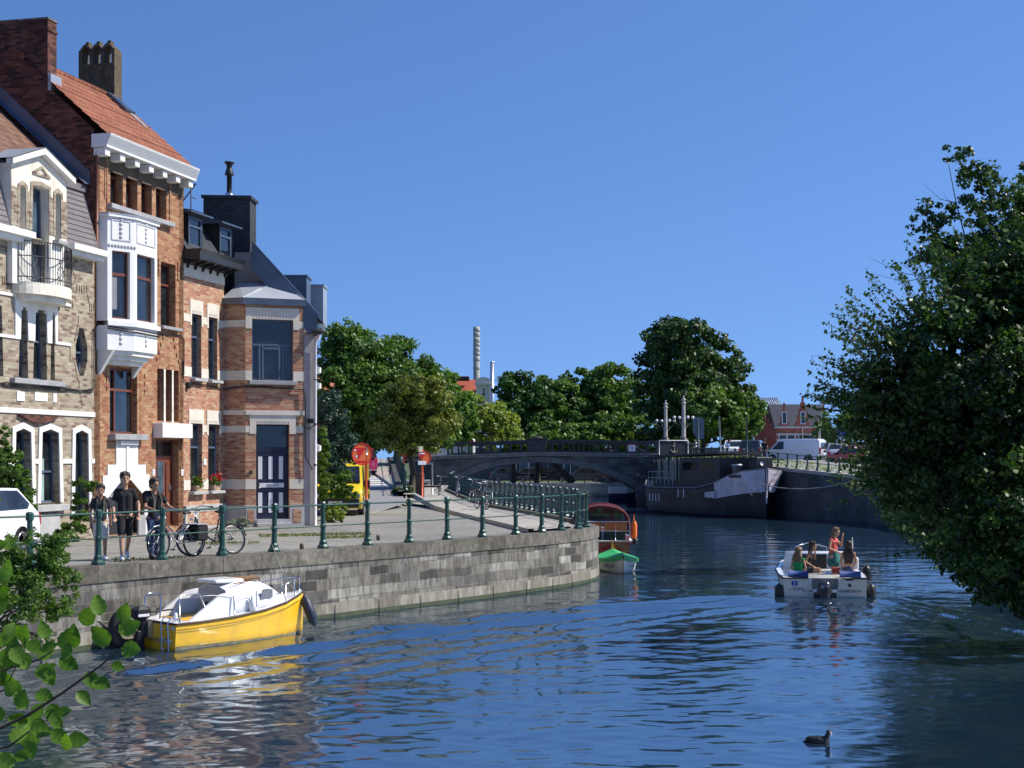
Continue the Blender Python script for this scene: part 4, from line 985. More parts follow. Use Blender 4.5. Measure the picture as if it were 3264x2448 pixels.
q = MB(); a = rect('4', 222, 925, 244, 975); q.bx(a[0], a[1], -.03, 0, a[2], a[3]); q.build('number_plate', signw, H3)
q = MB(); xm = (a[0]+a[1])/2; q.bx(xm-.03, xm+.03, -.034, -.0305, (a[2]+a[3])/2, (a[2]+a[3])/2+.025); q.build('worn_digit', stone, H3)
# mansard with two dormers
ze = z3+.36; zm3 = fp('3', 75, 440)[1]
m = MB(); m.bx(s2-.05, s3+.25, -.55, .1, ze+.12, ze+.30); m.prism([(-.55, ze+.30), (-.62, ze+.42), (.0, ze+.42), (0, ze+.30)], s2-.05, s3+.28, 'x'); m.bx(s2, s3, -.12, 0, ze, ze+.12)
for i in range(6): x = s2+.15+i*(s3-s2-.2)/5; m.prism([(0, ze-.12), (-.08, ze-.12), (-.14, ze-.0), (-.45, ze+.07), (-.48, ze+.12), (0, ze+.12)], x-.03, x+.03, 'x')
m.build('cornice', blackw, H3)
m = MB(); m.add([(s2, -.1, ze+.42), (s3+.1, -.1, ze+.42), (s3+.1, .62, zm3), (s2, .62, zm3), (s2, 4.5, zm3+2.6), (s3+.1, 4.5, zm3+2.6)], [(0, 1, 2, 3), (3, 2, 5, 4)]); m.add([(s3+.1, -.1, ze+.42), (s3+.1, .62, zm3), (s3+.1, 4.5, zm3+2.6), (s3+.1, 9, ze+.42)], [(0, 1, 2, 3)])
rf3 = m.build('roof', slates, H3)
for (xa, xb) in ((98, 200), (352, 440)):
    x0, x1 = fp('3', xa, 700, .05)[0], fp('3', xb, 760, .05)[0]; zb_ = fp('3', xb, 850 if xa > 200 else 790, .05)[1]; zt_ = fp('3', xb, 600 if xa > 200 else 515, .05)[1]
    m = MB(); m.ring(rp(x0-.06, x1+.06, zb_-.05, zt_+.08), rp(x0, x1, zb_, zt_), .0, .06); m.bx(x0-.06, x0-.03, .03, 1.4, zb_-.05, zt_+.08); m.bx(x1+.03, x1+.06, .03, 1.4, zb_-.05, zt_+.08)
    dm = m.build('dormer', blackw, H3)
    window(dm, rp(x0, x1, zb_, zt_), .01, bluegrey, dkglass, (.76,), (), .05)
    m = MB(); m.bx(x0-.3, x1+.35, -.22, 1.3, zt_+.08, zt_+.14); m.prism([(-.24, zt_+.14), (1.6, zt_+.14), (1.6, zt_+.42)], x0-.28, x1+.33, 'x'); m.build('dormer_roof', zincd, dm)
m = MB(); m.tube([(s2+.08, -.2, zm3+.0), (s2+.08, -.2, zm3+.75), (s2+.4, -.2, zm3+.85)], .02, 5); m.tube([(s2+.4, -.2, zm3+.85), (s2+.4, .6, zm3-.1)], .02, 5); m.tube([(s2+.08, -.2, zm3+.4), (s2+.4, -.2, zm3+.4)], .015, 5); m.build('roof_rail', blackm, H3)
# ---- world-space parts: bay, gable wall beyond, big chimney
def world_to_local(mb):
    Mi = (Matrix.Translation(F0) @ Matrix.Rotation(FA, 4, 'Z')).inverted(); mb.v = [tuple(Mi @ Vector(p)) for p in mb.v]; return mb
PA = Vector((-9.0, 47.73)); PB = Vector((-8.29, 47.50)); ang = R(22); bd_ = Vector((math.cos(ang), math.sin(ang))); PC = PB+bd_*1.83; bn = Vector((-bd_.y, bd_.x)); PD = PC+bn*.9
BZ = lambda tg, y: EYE-((ZR[tg][1]+y/ZR[tg][2])-HY)/FL*47.9
MBF = Matrix.Translation((PB.x, PB.y, 0)) @ Matrix.Rotation(ang, 4, 'Z')
zbt = BZ('3', 1210)
wk = 1.83/(1025-578)
bxx = lambda x: (x-578)*wk
bw1 = rp(bxx(628), bxx(948), BZ('4', 290), BZ('3', 1325)); bdr = rp(bxx(660), bxx(918), ZB+.22, BZ('4', 645))
m = MB(); m.wall(rp(0, 1.83, ZB+.62, zbt), [bw1, [(bdr[0][0], ZB+.6201), (bdr[1][0], ZB+.6201), bdr[2], bdr[3]]], 0, .22, M=MBF)
m = MB(); dl0 = [(0, ZB+.6), (bdr[0][0], ZB+.6), bdr[3], bdr[2], (bdr[1][0], ZB+.6), (1.83, ZB+.6), (1.83, zbt), (0, zbt)]
m.wall(dl0, [bw1], 0, .22, M=MBF); m.rim([(bdr[0][0], ZB), bdr[3], bdr[2], (bdr[1][0], ZB)], 0, .22, MBF)
MSd = Matrix.Translation((PA.x, PA.y, 0)) @ Matrix.Rotation(math.atan2(PB.y-PA.y, PB.x-PA.x), 4, 'Z'); Ls = (PB-PA).length
MSr = Matrix.Translation((PC.x, PC.y, 0)) @ Matrix.Rotation(math.atan2(bn.y, bn.x), 4, 'Z')
m.wall(rp(0, Ls, ZB+.6, zbt), [], 0, .2, M=MSd); m.wall(rp(0, .9, ZB+.6, zbt), [], 0, .2, M=MSr)
bay = world_to_local(m).build('bay', brick_h3, H3)
m = MB()
for M_, x0, x1 in ((MBF, 0, 1.83), (MSd, 0, Ls), (MSr, 0, .9)):
    for z0, z1 in [(BZ('3', 1390), BZ('3', 1335)), (BZ('4', 290), BZ('4', 212)), (BZ('4', 570), BZ('4', 532)), (BZ('4', 712), BZ('4', 658)), (BZ('4', 1170), BZ('4', 1090))]:
        zm = (z0+z1)/2
        if M_ is MBF and bw1[0][1] <= zm+.1 and zm < bw1[2][1]: hs = bw1
        elif M_ is MBF and zm < bdr[2][1]: hs = bdr
        else: hs = None
        if hs and not (abs(z0-bw1[0][1]) < .05 and hs is bw1 and False): m.bx(x0, hs[0][0], -.014, 0, z0, z1, M=M_); m.bx(hs[1][0], x1, -.014, 0, z0, z1, M=M_)
        else: m.bx(x0, x1, -.014 if (z1-z0) > .2 else -.05, 0, z0, z1, M=M_)
for h, up in ((bw1, .36), (bdr, .32)):
    zt_ = h[2][1]; m.bx(h[0][0]-.2, h[1][0]+.2, -.02, 0, zt_, zt_+up, M=MBF); m.bx(h[0][0]-.2, h[0][0], -.02, 0, zt_-.3, zt_, M=MBF); m.bx(h[1][0], h[1][0]+.2, -.02, 0, zt_-.3, zt_, M=MBF)
world_to_local(m).build('pale_band', bandw, bay)
m = MB()
for h in (bw1, bdr):
    n = 14
    for j in range(n): x = h[0][0]+(h[1][0]-h[0][0])*(j+.4)/n; m.bx(x, x+.03, -.024, -.02, h[2][1]+.02, h[2][1]+.1, M=MBF)
world_to_local(m).build('lintel_grooves', stone, bay)['kind'] = 'stuff'
m = MB(); 
for M_, x0, x1, cut in ((MBF, 0, 1.83, bdr), (MSd, 0, Ls, None), (MSr, 0, .9, None)):
    if cut: 
        m.bx(x0, cut[0][0], -.05, .1, ZB, ZB+.66, M=M_); m.bx(cut[1][0], x1, -.05, .1, ZB, ZB+.66, M=M_)
    else: m.bx(x0, x1, -.05, .1, ZB, ZB+.66, M=M_)
world_to_local(m).build('plinth', lstone, bay)
m = MB(); m.bx(bdr[1][0]+.1, 1.76, -.058, -.05, ZB+.1, ZB+.52, M=MBF); m.bx(.06, bdr[0][0]-.08, -.058, -.05, ZB+.1, ZB+.52, M=MBF); world_to_local(m).build('plinth_brick_panel', brick_h3, bay)
m = MB(); m.bx(bdr[0][0]-.02, bdr[1][0]+.02, -.35, .2, ZB, ZB+.10, M=MBF); m.bx(bdr[0][0], bdr[1][0], -.08, .2, ZB+.10, ZB+.22, M=MBF); world_to_local(m).build('doorstep', lstone, bay)
# striped door
m = MB(); x0, x1, z0, z1 = bdr[0][0], bdr[1][0], ZB+.22, BZ('4', 870); W_ = x1-x0
m.ring(rp(x0, x1, z0, bdr[2][1]), inset(rp(x0, x1, z0, bdr[2][1]), .05), .15, .22, M=MBF); m.bx(x0+.05, x1-.05, .14, .2, z1, z1+.16, M=MBF); m.bx(x0+.05, x1-.05, .17, .2, z0, z1, M=MBF)
for zz_ in (z0+.12, (z0+z1)/2-.12, (z0+z1)/2+.12, z1-.06): m.bx(x0+.06, x1-.06, .15, .171, zz_-.07, zz_+.05, M=MBF)
do = world_to_local(m).build('door', navy, bay)
m = MB(); zh = (z0+z1)/2
for i in range(3):
    xx = x0+.10+i*(W_-.2)/2.6
    m.bx(xx, xx+.13, .155, .17, z0+.2, zh-.22, M=MBF); m.bx(xx, xx+.13, .155, .17, zh+.2, z1-.12, M=MBF)
m.bx(x0+.12, x1-.14, .14, .17, zh-.06, zh+.08, M=MBF); world_to_local(m).build('white_panel', signw, do)
m = MB(); m.bx(x0+W_*.36, x0+W_*.7, .13, .14, zh-.03, zh+.05, M=MBF); m.tube([(x0+.13, .1, zh-.08), (x0+.13, .08, zh+.1)], .014, 6, MBF); world_to_local(m).build('letter_slot', steel, do)
m = MB(); m.bx(x0+.05, x1-.05, .18, .19, z1+.16, bdr[2][1]-.05, M=MBF); world_to_local(m).build('pane', dkglass, do)
# bay window
h = bw1; m = MB(); m.ring(h, inset(h, .05), .12, .18, M=MBF); zt_ = h[0][1]+(h[2][1]-h[0][1])*.58
m.bx(h[0][0]+.05, h[1][0]-.05, .11, .17, zt_-.02, zt_+.04, M=MBF)
for k in (.2, .28, .68, .76): x = h[0][0]+(h[1][0]-h[0][0])*k; m.bx(x-.03, x+.03, .105, .165, h[0][1]+.03, zt_-.02, M=MBF)
m.bx(h[0][0]+(h[1][0]-h[0][0])*.28, h[0][0]+(h[1][0]-h[0][0])*.7, .105, .165, zt_-.13, zt_-.06, M=MBF)
bwo = world_to_local(m).build('window', bluegrey, bay); m = MB(); m.prism(inset(h, .05), .15, .16, M=MBF); world_to_local(m).build('pane', dkglass, bwo)
m = MB(); m.bev(((h[0][0]+h[1][0])/2, -.03, h[0][1]-.07), (h[1][0]-h[0][0]+.2, .25, .13), .01, M=MBF); world_to_local(m).build('sill', stone, bay)
# house mark beside the door
m = MB()
for a in (45, -45): m.bx(-.07, .07, -.035, -.01, -.02, .02, M=MBF @ T(bxx(620), 0, BZ('4', 1033), ry=R(a)))
world_to_local(m).build('wall_tie', blackm, bay)
# bay roof (zinc tent) and fascia
m = MB(); e = .10
def off3(p, d): return (p[0], p[1], d)
base_ = [(PA.x-.05, PA.y-.12), (PB.x-.06, PB.y-.14), (PC.x+.12, PC.y-.08), (PD.x+.1, PD.y+.05)]
apex0 = (PA.x+.02, PA.y+.62); apex1 = (PC.x-.75, PC.y+.8)
for i in range(3): a, b = base_[i], base_[i+1]; m.add([(a[0], a[1], zbt), (b[0], b[1], zbt), (b[0], b[1], zbt+.2), (a[0], a[1], zbt+.2)], [(0, 1, 2, 3)])
m.add([(*p, zbt) for p in base_], [(0, 1, 2, 3)]); m.add([(*p, zbt+.2) for p in base_], [(0, 1, 2, 3)]); world_to_local(m).build('roof_fascia', zincd, bay)
m = MB(); zz_ = zbt+.205; ap = zbt+.78
m.add([(*base_[0], zz_), (*base_[1], zz_), (*base_[2], zz_), (*base_[3], zz_), (PA.x+.35, PA.y+.75, ap), (PB.x+.75, PB.y+.95, ap)], [(0, 1, 4), (1, 5, 4), (1, 2, 5), (2, 3, 5)]); 
for a, b in (((base_[1]), (PB.x+.75, PB.y+.95)), ((base_[2]), (PB.x+.75, PB.y+.95))): m.tube([(*a, zz_+.01), (*b, ap+.01)], .015, 4)
world_to_local(m).build('zinc_roof', mat('pale_zinc', (.45, .48, .52), .4, .3, var=.1), bay)
# chimney block with stove pipe
cxa, cxb = ray(559, 0, 49.5).x+0, ray(792+0, 0, 49.5).x
zt_ = EYE-((500+340/2.552)-HY)/FL*49.5; xl = ray(650, 0, 49.5).x; xr = ray(796, 0, 49.5).x; xr2 = ray(813, 0, 50.4).x
m = MB(); q0, q1, q2, q3 = (xl, 49.4), (xr, 49.55), (xr2+.0, 50.6), (xl+.2, 50.6)
m.prism([q0, q1, q2, q3], 7.5, zt_, 'z'); chm = world_to_local(m).build('chimney', brick_paint, H3)
m = MB(); m.prism([(q0[0]-.06, q0[1]-.07), (q1[0]+.05, q1[1]-.07), (q2[0]+.08, q2[1]), (q3[0], q3[1])], zt_, zt_+.1, 'z'); world_to_local(m).build('chimney_cap', darkiron, chm)
px_ = ray(731, 0, 50).x; m = MB(); m.lathe([(.11, 0), (.11, .1), (.085, .14), (.085, .75), (.15, .75), (.15, .78), (.10, .95), (.09, .98), (.09, 1.1), (.13, 1.1), (.13, 1.12)], 12, (px_, 50, zt_+.1)); m.lathe([(.17, 0), (.17, .03)], 12, (px_, 50, zt_+1.25)); m.tube([(px_-.08, 50, zt_+1.2), (px_-.08, 50, zt_+1.36)], .01, 4); world_to_local(m).build('stove_pipe', blackm, chm)
q = MB(); q.lathe([(.17, 0), (.12, .17)], 12, (px_, 50, zt_+.1)); world_to_local(q).build('pipe_collar', chrome, chm)
# ============ rendered house round the corner
H4 = thing('town_house', 'plain grey rendered gable of the house beyond the striped door, with blue zinc roof edge', 'house', (-6.2, 48.55, ZB), 0)
def L4(mb): mb.v = [(p[0]+6.2, p[1]-48.55, p[2]-ZB) for p in mb.v]; return mb
E4 = ray(1012, 0, 48.7); ex = E4.x
g0_ = Vector((PC.x-3.2, PC.y-.75)); gd = Vector((math.cos(ang), math.sin(ang)))
ey_ = 48.7; gl = lambda x: 48.30+(x-PC.x)*.35 if x >= PC.x-.01 else 48.72+(x-PC.x)*.02
zE = EYE-(1030-HY)/FL*48.6; zTop = EYE-(800-HY)/FL*48.4; xT = ray(806, 0, 48.2).x
m = MB(); m.v = []; 
zP = zE+(zTop-zE)*(ex-PC.x)/(ex-xT); XL = PA.x+.15
m.add([(PC.x, gl(PC.x), ZB), (ex, gl(ex), ZB), (ex, gl(ex), zE), (PC.x, gl(PC.x), zP), (XL, 48.72, ZB), (PC.x, 48.72, ZB), (PC.x, 48.72, zP), (xT, 48.72, zTop), (XL, 48.72, zTop), (ex-2.2, gl(ex)+6, ZB), (ex-2.2, gl(ex)+6, zE)],
      [(0, 1, 2, 3), (4, 5, 6, 7, 8), (1, 9, 10, 2), (0, 3, 6, 5)])
L4(m).build('gable_wall', mat('pinkish_grey_render', (.42, .385, .375), .9, var=.12, scale=1.2, dirt=(.26, .24, .24), dscale=.8), H4)
m = MB()
def edge(x, z, d): return (x, 48.45-d, z)
xa_, za_ = xT-.05, zTop+.02; xb_, zb_ = ex+.05, zE+.25
m.add([edge(xa_, za_, .25), edge(xb_, zb_, .25), edge(xb_, zb_-.55, .25), edge(xb_-.28, zb_-.6, .25), edge(xa_, za_-.62, .25), edge(xa_, za_, -.3), edge(xb_, zb_, -.3)], [(0, 1, 2, 3, 4), (0, 1, 6, 5)])
m.add([edge(xa_, za_+.3, .12), edge(xb_, zb_+.05, .12), edge(xb_, zb_-.1, .12), edge(xa_, za_-.02, .12), edge(xa_, za_+.3, -.2), edge(xb_, zb_+.05, -.2)], [(0, 1, 2, 3), (0, 1, 5, 4)])
L4(m).build('roof_flashing', zincd, H4)
m = MB(); m.add([edge(xT, zTop+.1, 0), edge(ex+.25, zE-.05, 0), (ex-.7, gl(ex)+6, zE-.05), (xT-.9, gl(xT)+6, zTop+.1)], [(0, 1, 2, 3)]); L4(m).build('roof', slates, H4)
# two dormers seen end-on above the eaves
for x0, x1, yt, yb, Yd in ((905, 977, 882, 960, 51.5), (980, 1030, 912, 1010, 53.5)):
    a, b = ray(x0, yt, Yd), ray(x1, yb, Yd); m = MB(); m.bx(a.x, b.x, Yd, Yd+1.1, b.z-.3, a.z); m.bx(a.x-.1, b.x+.04, Yd-.05, Yd+1.2, a.z, a.z+.06); L4(m).build('dormer', zincd if x0 < 950 else zinc, H4)
# ornate eaves seen from the end, downpipe
m = MB(); gx = ex; gy = gl(ex)
for i in range(7): m.prism([(gx-.02-i*.29, zE-.6), (gx+.08-i*.29, zE-.55), (gx+.12-i*.29, zE-.3), (gx+.2-i*.29, zE-.18), (gx-.02-i*.29, zE-.18)], gy+.05+i*.8, gy+.17+i*.8)
m.add([(gx-.05, gy-.12, zE-.18), (gx+.26, gy-.12, zE-.18), (gx+.3, gy-.12, zE-.05), (gx-.05, gy-.12, zE-.05), (gx-2.3, gy+6, zE-.18), (gx-1.9, gy+6, zE-.18), (gx-1.9, gy+6, zE-.05), (gx-2.3, gy+6, zE-.05)], [(0, 1, 2, 3), (1, 5, 6, 2), (3, 2, 6, 7), (0, 4, 5, 1)])
for zz_ in (zE-1.6, zE-2.1, zE-4.1): m.prism([(gx-.03, zz_), (gx+.07, zz_+.04), (gx+.08, zz_+.2), (gx-.03, zz_+.24)], gy+.2, gy+.6)
L4(m).build('eaves', white, H4)
dpx = ray(1007, 0, 48.5).x; m = MB(); m.tube([(dpx+.22, gy-.1, zE-.2), (dpx+.03, gy-.14, zE-.55), (dpx, gy-.1, zE-.8), (dpx, gy-.1, ZB+.0)], .05, 8); L4(m).build('downpipe', mat('pale_pipe', (.55, .55, .58), .5), H4)
m = MB(); 
for zz_ in (ZB+1.9, ZB+3.2, ZB+4.6, ZB+6): m.tube([(dpx, gy-.1, zz_), (dpx, gy-.1, zz_+.03)], .062, 8)
L4(m).build('pipe_bracket', blackm, H4)
# bracket lamp, wires
lp = thing('street_lamp', 'flat black street lamp on a wall bracket below the blue zinc gutter', 'street lamp', (ex-.4, gl(ex)-.2, 0))
zl = EYE-(1062-HY)/FL*48.4; x0 = ray(960, 0, 48.3).x-(ex-.4); x1 = ray(1034, 0, 48.3).x-(ex-.4)
m = MB(); m.tube([(x0, 0, zl-.02), (x1-.25, 0, zl+.0)], .022, 6); m.build('bracket', blackm, lp)
m = MB(); m.ell((x1-.18, 0, zl+.04), (.24, .12, .075), 14, 8); m.bx(x1-.3, x1-.1, -.06, .06, zl-.05, zl+.02); m.build('lamp_head', darkiron, lp)
lp2 = thing('camera', 'small black security camera on a bracket beside the grey rendered gable', 'camera', (ex, gl(ex)-.15, 0))
zl = EYE-(1342-HY)/FL*48.4; m = MB(); xx = ray(990, 0, 48.3).x-ex; m.bev((xx, -.05, zl), (.22, .12, .15), .02); m.build('housing', blackm, lp2); m = MB(); m.tube([(xx-.3, 0, zl-.1), (xx-.1, 0, zl-.25), (xx+.2, 0, zl-.1)], .015, 5); m.build('bracket', blackm, lp2)
wr = thing('cable', 'bundle of black cables sagging along the house fronts above the ground floor', 'cable', F0, FA)
m = MB()
def run(pts, r=.018): m.tube(pts, r, 5)
cA = fps('B', (0, 1235), (60, 1240), (300, 1285), (600, 1290), (850, 1310), (985, 1305), q=-.05)
for dz in (0, -.05, .04): run([(a, -.05-dz*.3, b+dz*(i % 2)) for i, (a, b) in enumerate(cA)], .016)
p = fp('B', 995, 1290, -.05); p2 = fp('B', 995, 650, -.05); run([(p[0], -.05, p[1]), (p2[0], -.05, p2[1]), (p2[0]+.1, -.1, p2[1]+.08)], .02)
for dz in (0, .06): run([(ox0+.0, -.03, ozb-.15-dz), (P[1][0]-.03, q1o-.06, ozb-.16-dz), (P[2][0]+.02, q2o-.07, ozb-.2-dz), (P[3][0]+.06, q2o-.06, ozb-.22-dz), (P[4][0]+.1, -.04, ozb-.25-dz)])
cD = fps('D', (605, 1195), (700, 1215), (850, 1225), (885, 1260), (885, 1640), q=-.04); run([(a, -.04, b) for a, b in cD])
cE = fps('E', (945, 0), (945, 190), (990, 250), q=-.04); run([(a, -.04, b) for a, b in cE])
c4 = fps('4', (95, 310), (250, 325), (390, 355), q=-.04); run([(a, -.04, b) for a, b in c4]); m.bev((c4[0][0]+.05, -.06, c4[0][1]-.06), (.16, .1, .2), .02)
m.build('cable_run', blackm, wr)
wr2 = thing('cable', 'black cable crossing the bay under the large upper window', 'cable', (0, 0, 0))
m = MB(); zz_ = BZ('4', 335); n_ = Vector((bd_.y, -bd_.x))*.04
m.tube([(PA.x+.02, PA.y-.06, zz_-.1), (PB.x-.03, PB.y-.05, zz_-.02), (PC.x+.03, PC.y-.06, zz_-.08), (PC.x+.08, PC.y-.05, zz_-.4), (PC.x+.08, PC.y-.05, zz_-2.2), (PC.x+.3, PC.y+.0, zz_-2.6), (ex, gl(ex)-.1, zz_-2.4)], .025, 5); m.build('cable_run', blackm, wr2)
# flower pots on the sills
def pots(h, lab, red):
    x = (h[0][0]+h[1][0])/2; o = F0+FD*x-FN*.04
    t = thing('flower_pot', lab, 'flower pot', (o.x, o.y, h[0][1]), FA)
    q = MB(); q.add([(-.2, -.08, 0), (.2, -.08, 0), (.2, .08, 0), (-.2, .08, 0), (-.24, -.1, .18), (.24, -.1, .18), (.24, .1, .18), (-.24, .1, .18)], [(0, 1, 5, 4), (1, 2, 6, 5), (2, 3, 7, 6), (3, 0, 4, 7), (0, 3, 2, 1), (4, 5, 6, 7)]); q.build('pot', mat('clay_pot', (.42, .3, .22), .9), t)
    LATER.append((t, red))
LATER = []
pots(la, 'clay flower pot of green geranium on the ground floor sill, left of the two', 0); pots(lb, 'clay flower pot of red geraniums in bloom on the ground floor sill', 1)
# ---------------------------------------------------------------- iron railings: every post a part of its railing
def post_mb(h=1.10, n=8, k=1.0, fine=True):
    m = MB(); 
    m.lathe([(.17*k, 0), (.165*k, .05), (.115*k, .10), (.105*k, .16), (.078*k, .20), (.068*k, h*.44), (.088*k, h*.45), (.092*k, h*.50), (.068*k, h*.52), (.060*k, h-.17), (.085*k, h-.16), (.092*k, h-.13), (.092*k, h-.04), (.07*k, h-.01), (.03*k, h)], n, smooth=False)
    return m
def railing(pts, lab, mt, k=1.0, h=1.10, group=None, zf=None, bars=2, n=8, name='railing'):
    rt = thing(name, lab, 'railing', (pts[0][0], pts[0][1], pts[0][2]), 0, group)
    o0 = Vector(pts[0]); proto = None
    for i, p in enumerate(pts):
        q = Vector(p)-o0
        if proto is None: proto = post_mb(h, n, k).build('post', mt, rt); o = proto
        else: o = proto.copy(); SC.collection.objects.link(o); o.parent = rt
        o.location = q; o.rotation_euler = (rnd.uniform(-.012, .012), rnd.uniform(-.012, .012), rnd.uniform(-.3, .3))
    for j, zz_ in enumerate([h-.085, h*.475][:bars]):
        m = MB(); L = [(p[0]-o0.x, p[1]-o0.y, p[2]-o0.z+zz_) for p in pts]
        m.tube(L, .027*k if j == 0 else .019*k, 6); m.build('top_rail' if j == 0 else 'middle_rail', mt, rt)
    return rt
railing([(x, y, 1.585) for x, y in RAIL], 'green iron railing along the near quay edge in front of the houses', greenrail, .84)
def resample(P, d, z):
    out = [P[0]]; acc = 0
    for a, b in zip(P, P[1:]):
        a, b = Vector(a), Vector(b); L = (b-a).length; t = d-acc
        while t <= L: q = a+(b-a)*t/L; out.append((q.x, q.y)); t += d
        acc = (acc+L) % d
    return [(x, y, z(y) if callable(z) else z) for x, y in out]
railing([(2.2, 47.6, 1.6)]+resample([(2.05, 49.0)]+RET, 1.02, 1.72)[:66], 'blue-green iron railing of closely spaced posts running back to the bridge', mat('blue_green_rail', (.01, .045, .055), .4, var=.3, scale=9), .85, 1.0, n=6)
railing(resample([(-4.9, 70.5), (-8.1, 105)], 1.3, lambda y: rz(y)+.25), 'dark teal railing on top of the ramp wall', greenrail2, .7, .95, n=6)
WRr = [(x+.25, y) for x, y in WR if y >= 80]
railing(resample([(20.6, 82), (20.25, 86), (17.25, 95), (13.85, 106), (11.4, 117)], 1.25, lambda y: zr(y)+.05), 'dark iron railing on the right quay wall below the parked vehicles', greenrail2, .9, .92, n=6)
railing(resample([(-7, 147.5), (38, 147.5)], 1.75, 1.22), 'thin low railing along the far quay seen through the bridge arch', blackm, .5, .9, n=5)
# small stone stumps on the cobbles
for (px, py), lab in ((D(648, 1188), 'short weathered stone stump on the cobbles, left one'), (D(815, 1168), 'short rusty stump on the cobbles under the middle of the railing')):
    p = gnd(px, py); m = MB(); m.lathe([(.05, 0), (.055, .1), (.05, .13), (.02, .14)], 8); o = m.build('bollard', mat('rusty_stump', (.16, .13, .10), .9), None); o.location = (p.x, p.y+.3, 1.56); tag(o, lab, 'bollard', 'short stumps on the cobbles')
# ---------------------------------------------------------------- foliage
def leaves_mesh(name, C, N, size, mt, parent=None, aspect=.62, seed=0, clump=1, shade=None, droop=0.0, fold=False):
    """C: centres (n,3); N: outward directions; each leaf a small pointed quad with its own colour coordinate"""
    rg = np.random.RandomState(seed); n = len(C)
    d = N+rg.normal(0, .75, (n, 3)); d /= np.linalg.norm(d, axis=1)[:, None]+1e-9
    a = np.cross(d, rg.normal(0, 1, (n, 3))); a /= np.linalg.norm(a, axis=1)[:, None]+1e-9; a[:, 2] -= droop; a /= np.linalg.norm(a, axis=1)[:, None]+1e-9
    b = np.cross(d, a); b /= np.linalg.norm(b, axis=1)[:, None]+1e-9
    s = (size*rg.uniform(.6, 1.35, n))[:, None]; 
    v = np.stack([C-a*s*.5, C+b*s*aspect*.5-a*s*.05, C+a*s*.55+d*s*.06, C-b*s*aspect*.5-a*s*.05], 1).reshape(-1, 3)
    me = bpy.data.meshes.new(name); me.vertices.add(n*4); me.vertices.foreach_set('co', v.astype(np.float32).ravel())
    me.loops.add(n*4); me.loops.foreach_set('vertex_index', np.arange(n*4, dtype=np.int32))
    me.polygons.add(n); me.polygons.foreach_set('loop_start', np.arange(0, n*4, 4, dtype=np.int32)); me.polygons.foreach_set('loop_total', np.full(n, 4, np.int32)); me.update()
    u = rg.rand(n) if shade is None else np.clip(shade+rg.normal(0, .16, n), 0.01, .99)
    uv = np.repeat(np.stack([u, rg.rand(n)], 1), 4, axis=0); me.uv_layers.new(name='uv').data.foreach_set('uv', uv.astype(np.float32).ravel())
    me.materials.append(mt); o = bpy.data.objects.new(name, me); SC.collection.objects.link(o)
    if parent: o.parent = parent
    return o
def crown_pts(lobes, n, seed=1, ksize=.26, shell=.72):
    """lobes: (cx,cy,cz,rx,ry,rz). Leaves sit on many small clumps scattered through the lobes, denser near their surface"""
    rg = np.random.RandomState(seed); L = np.array(lobes, float); vol = (L[:, 3]*L[:, 4]*L[:, 5])**.5; pr = vol/vol.sum()
    Cs = []; Ns = []; Sh = []
    r0 = np.mean(L[:, 3:6]); nc = max(30, int(n/70))
    li = rg.choice(len(L), nc, p=pr); dirs = rg.normal(0, 1, (nc, 3)); dirs /= np.linalg.norm(dirs, axis=1)[:, None]
    rad = rg.uniform(shell, 1.04, nc)**.8; inner = rg.rand(nc) < .18; rad[inner] *= rg.uniform(.3, .8, inner.sum())
    cc = L[li, :3]+dirs*rad[:, None]*L[li, 3:6]; cr = ksize*np.mean(L[li, 3:6], axis=1)*rg.uniform(.55, 1.25, nc)
    ci = rg.choice(nc, n, p=(cr**2)/(cr**2).sum()); dd = rg.normal(0, 1, (n, 3)); dd /= np.linalg.norm(dd, axis=1)[:, None]
    rr = rg.uniform(.45, 1.0, n)
    C = cc[ci]+dd*(rr*cr[ci])[:, None]*np.array([1, 1, .72]); N = dd*.6+dirs[ci]*.5+np.array([0, 0, .35])
    sh = rg.uniform(.2, .8, nc)[ci]
    return C, N, sh
def limbs(mb, base, top, r, lobes, seed=0, nb=9, lean=0):
    rg = random.Random(seed); b = Vector(base); t = Vector(top)
    pts = [b+(t-b)*k+Vector((rg.uniform(-.04, .04), rg.uniform(-.04, .04), 0))*(t-b).length*(k > 0) for k in (0, .25, .5, .75, 1)]
    mb.tube(pts, [r*1.25, r, r*.85, r*.6, r*.3], 8)
    for i in range(nb):
        l = lobes[i % len(lobes)]; a = b+(t-b)*rg.uniform(.35, .9)
        e = Vector((l[0]+rg.uniform(-.6, .6)*l[3], l[1]+rg.uniform(-.5, .5)*l[4], l[2]+rg.uniform(-.3, .4)*l[5])); L = (e-a).length
        q1 = a+(e-a)*.35+Vector((rg.uniform(-.1, .1), rg.uniform(-.1, .1), -.06))*L; q2 = a+(e-a)*.7+Vector((rg.uniform(-.12, .12), rg.uniform(-.1, .1), .0))*L; mb.tube([a, q1, q2, e], [r*.42, r*.28, r*.17, r*.06], 5)
        for _ in range(2): f = q2+Vector((rg.uniform(-.3, .3), rg.uniform(-.2, .2), rg.uniform(-.05, .12)))*L; mb.tube([q2, (q2+f)/2+Vector((0, 0, -.03*L)), f], [r*.14, r*.09, r*.03], 4)
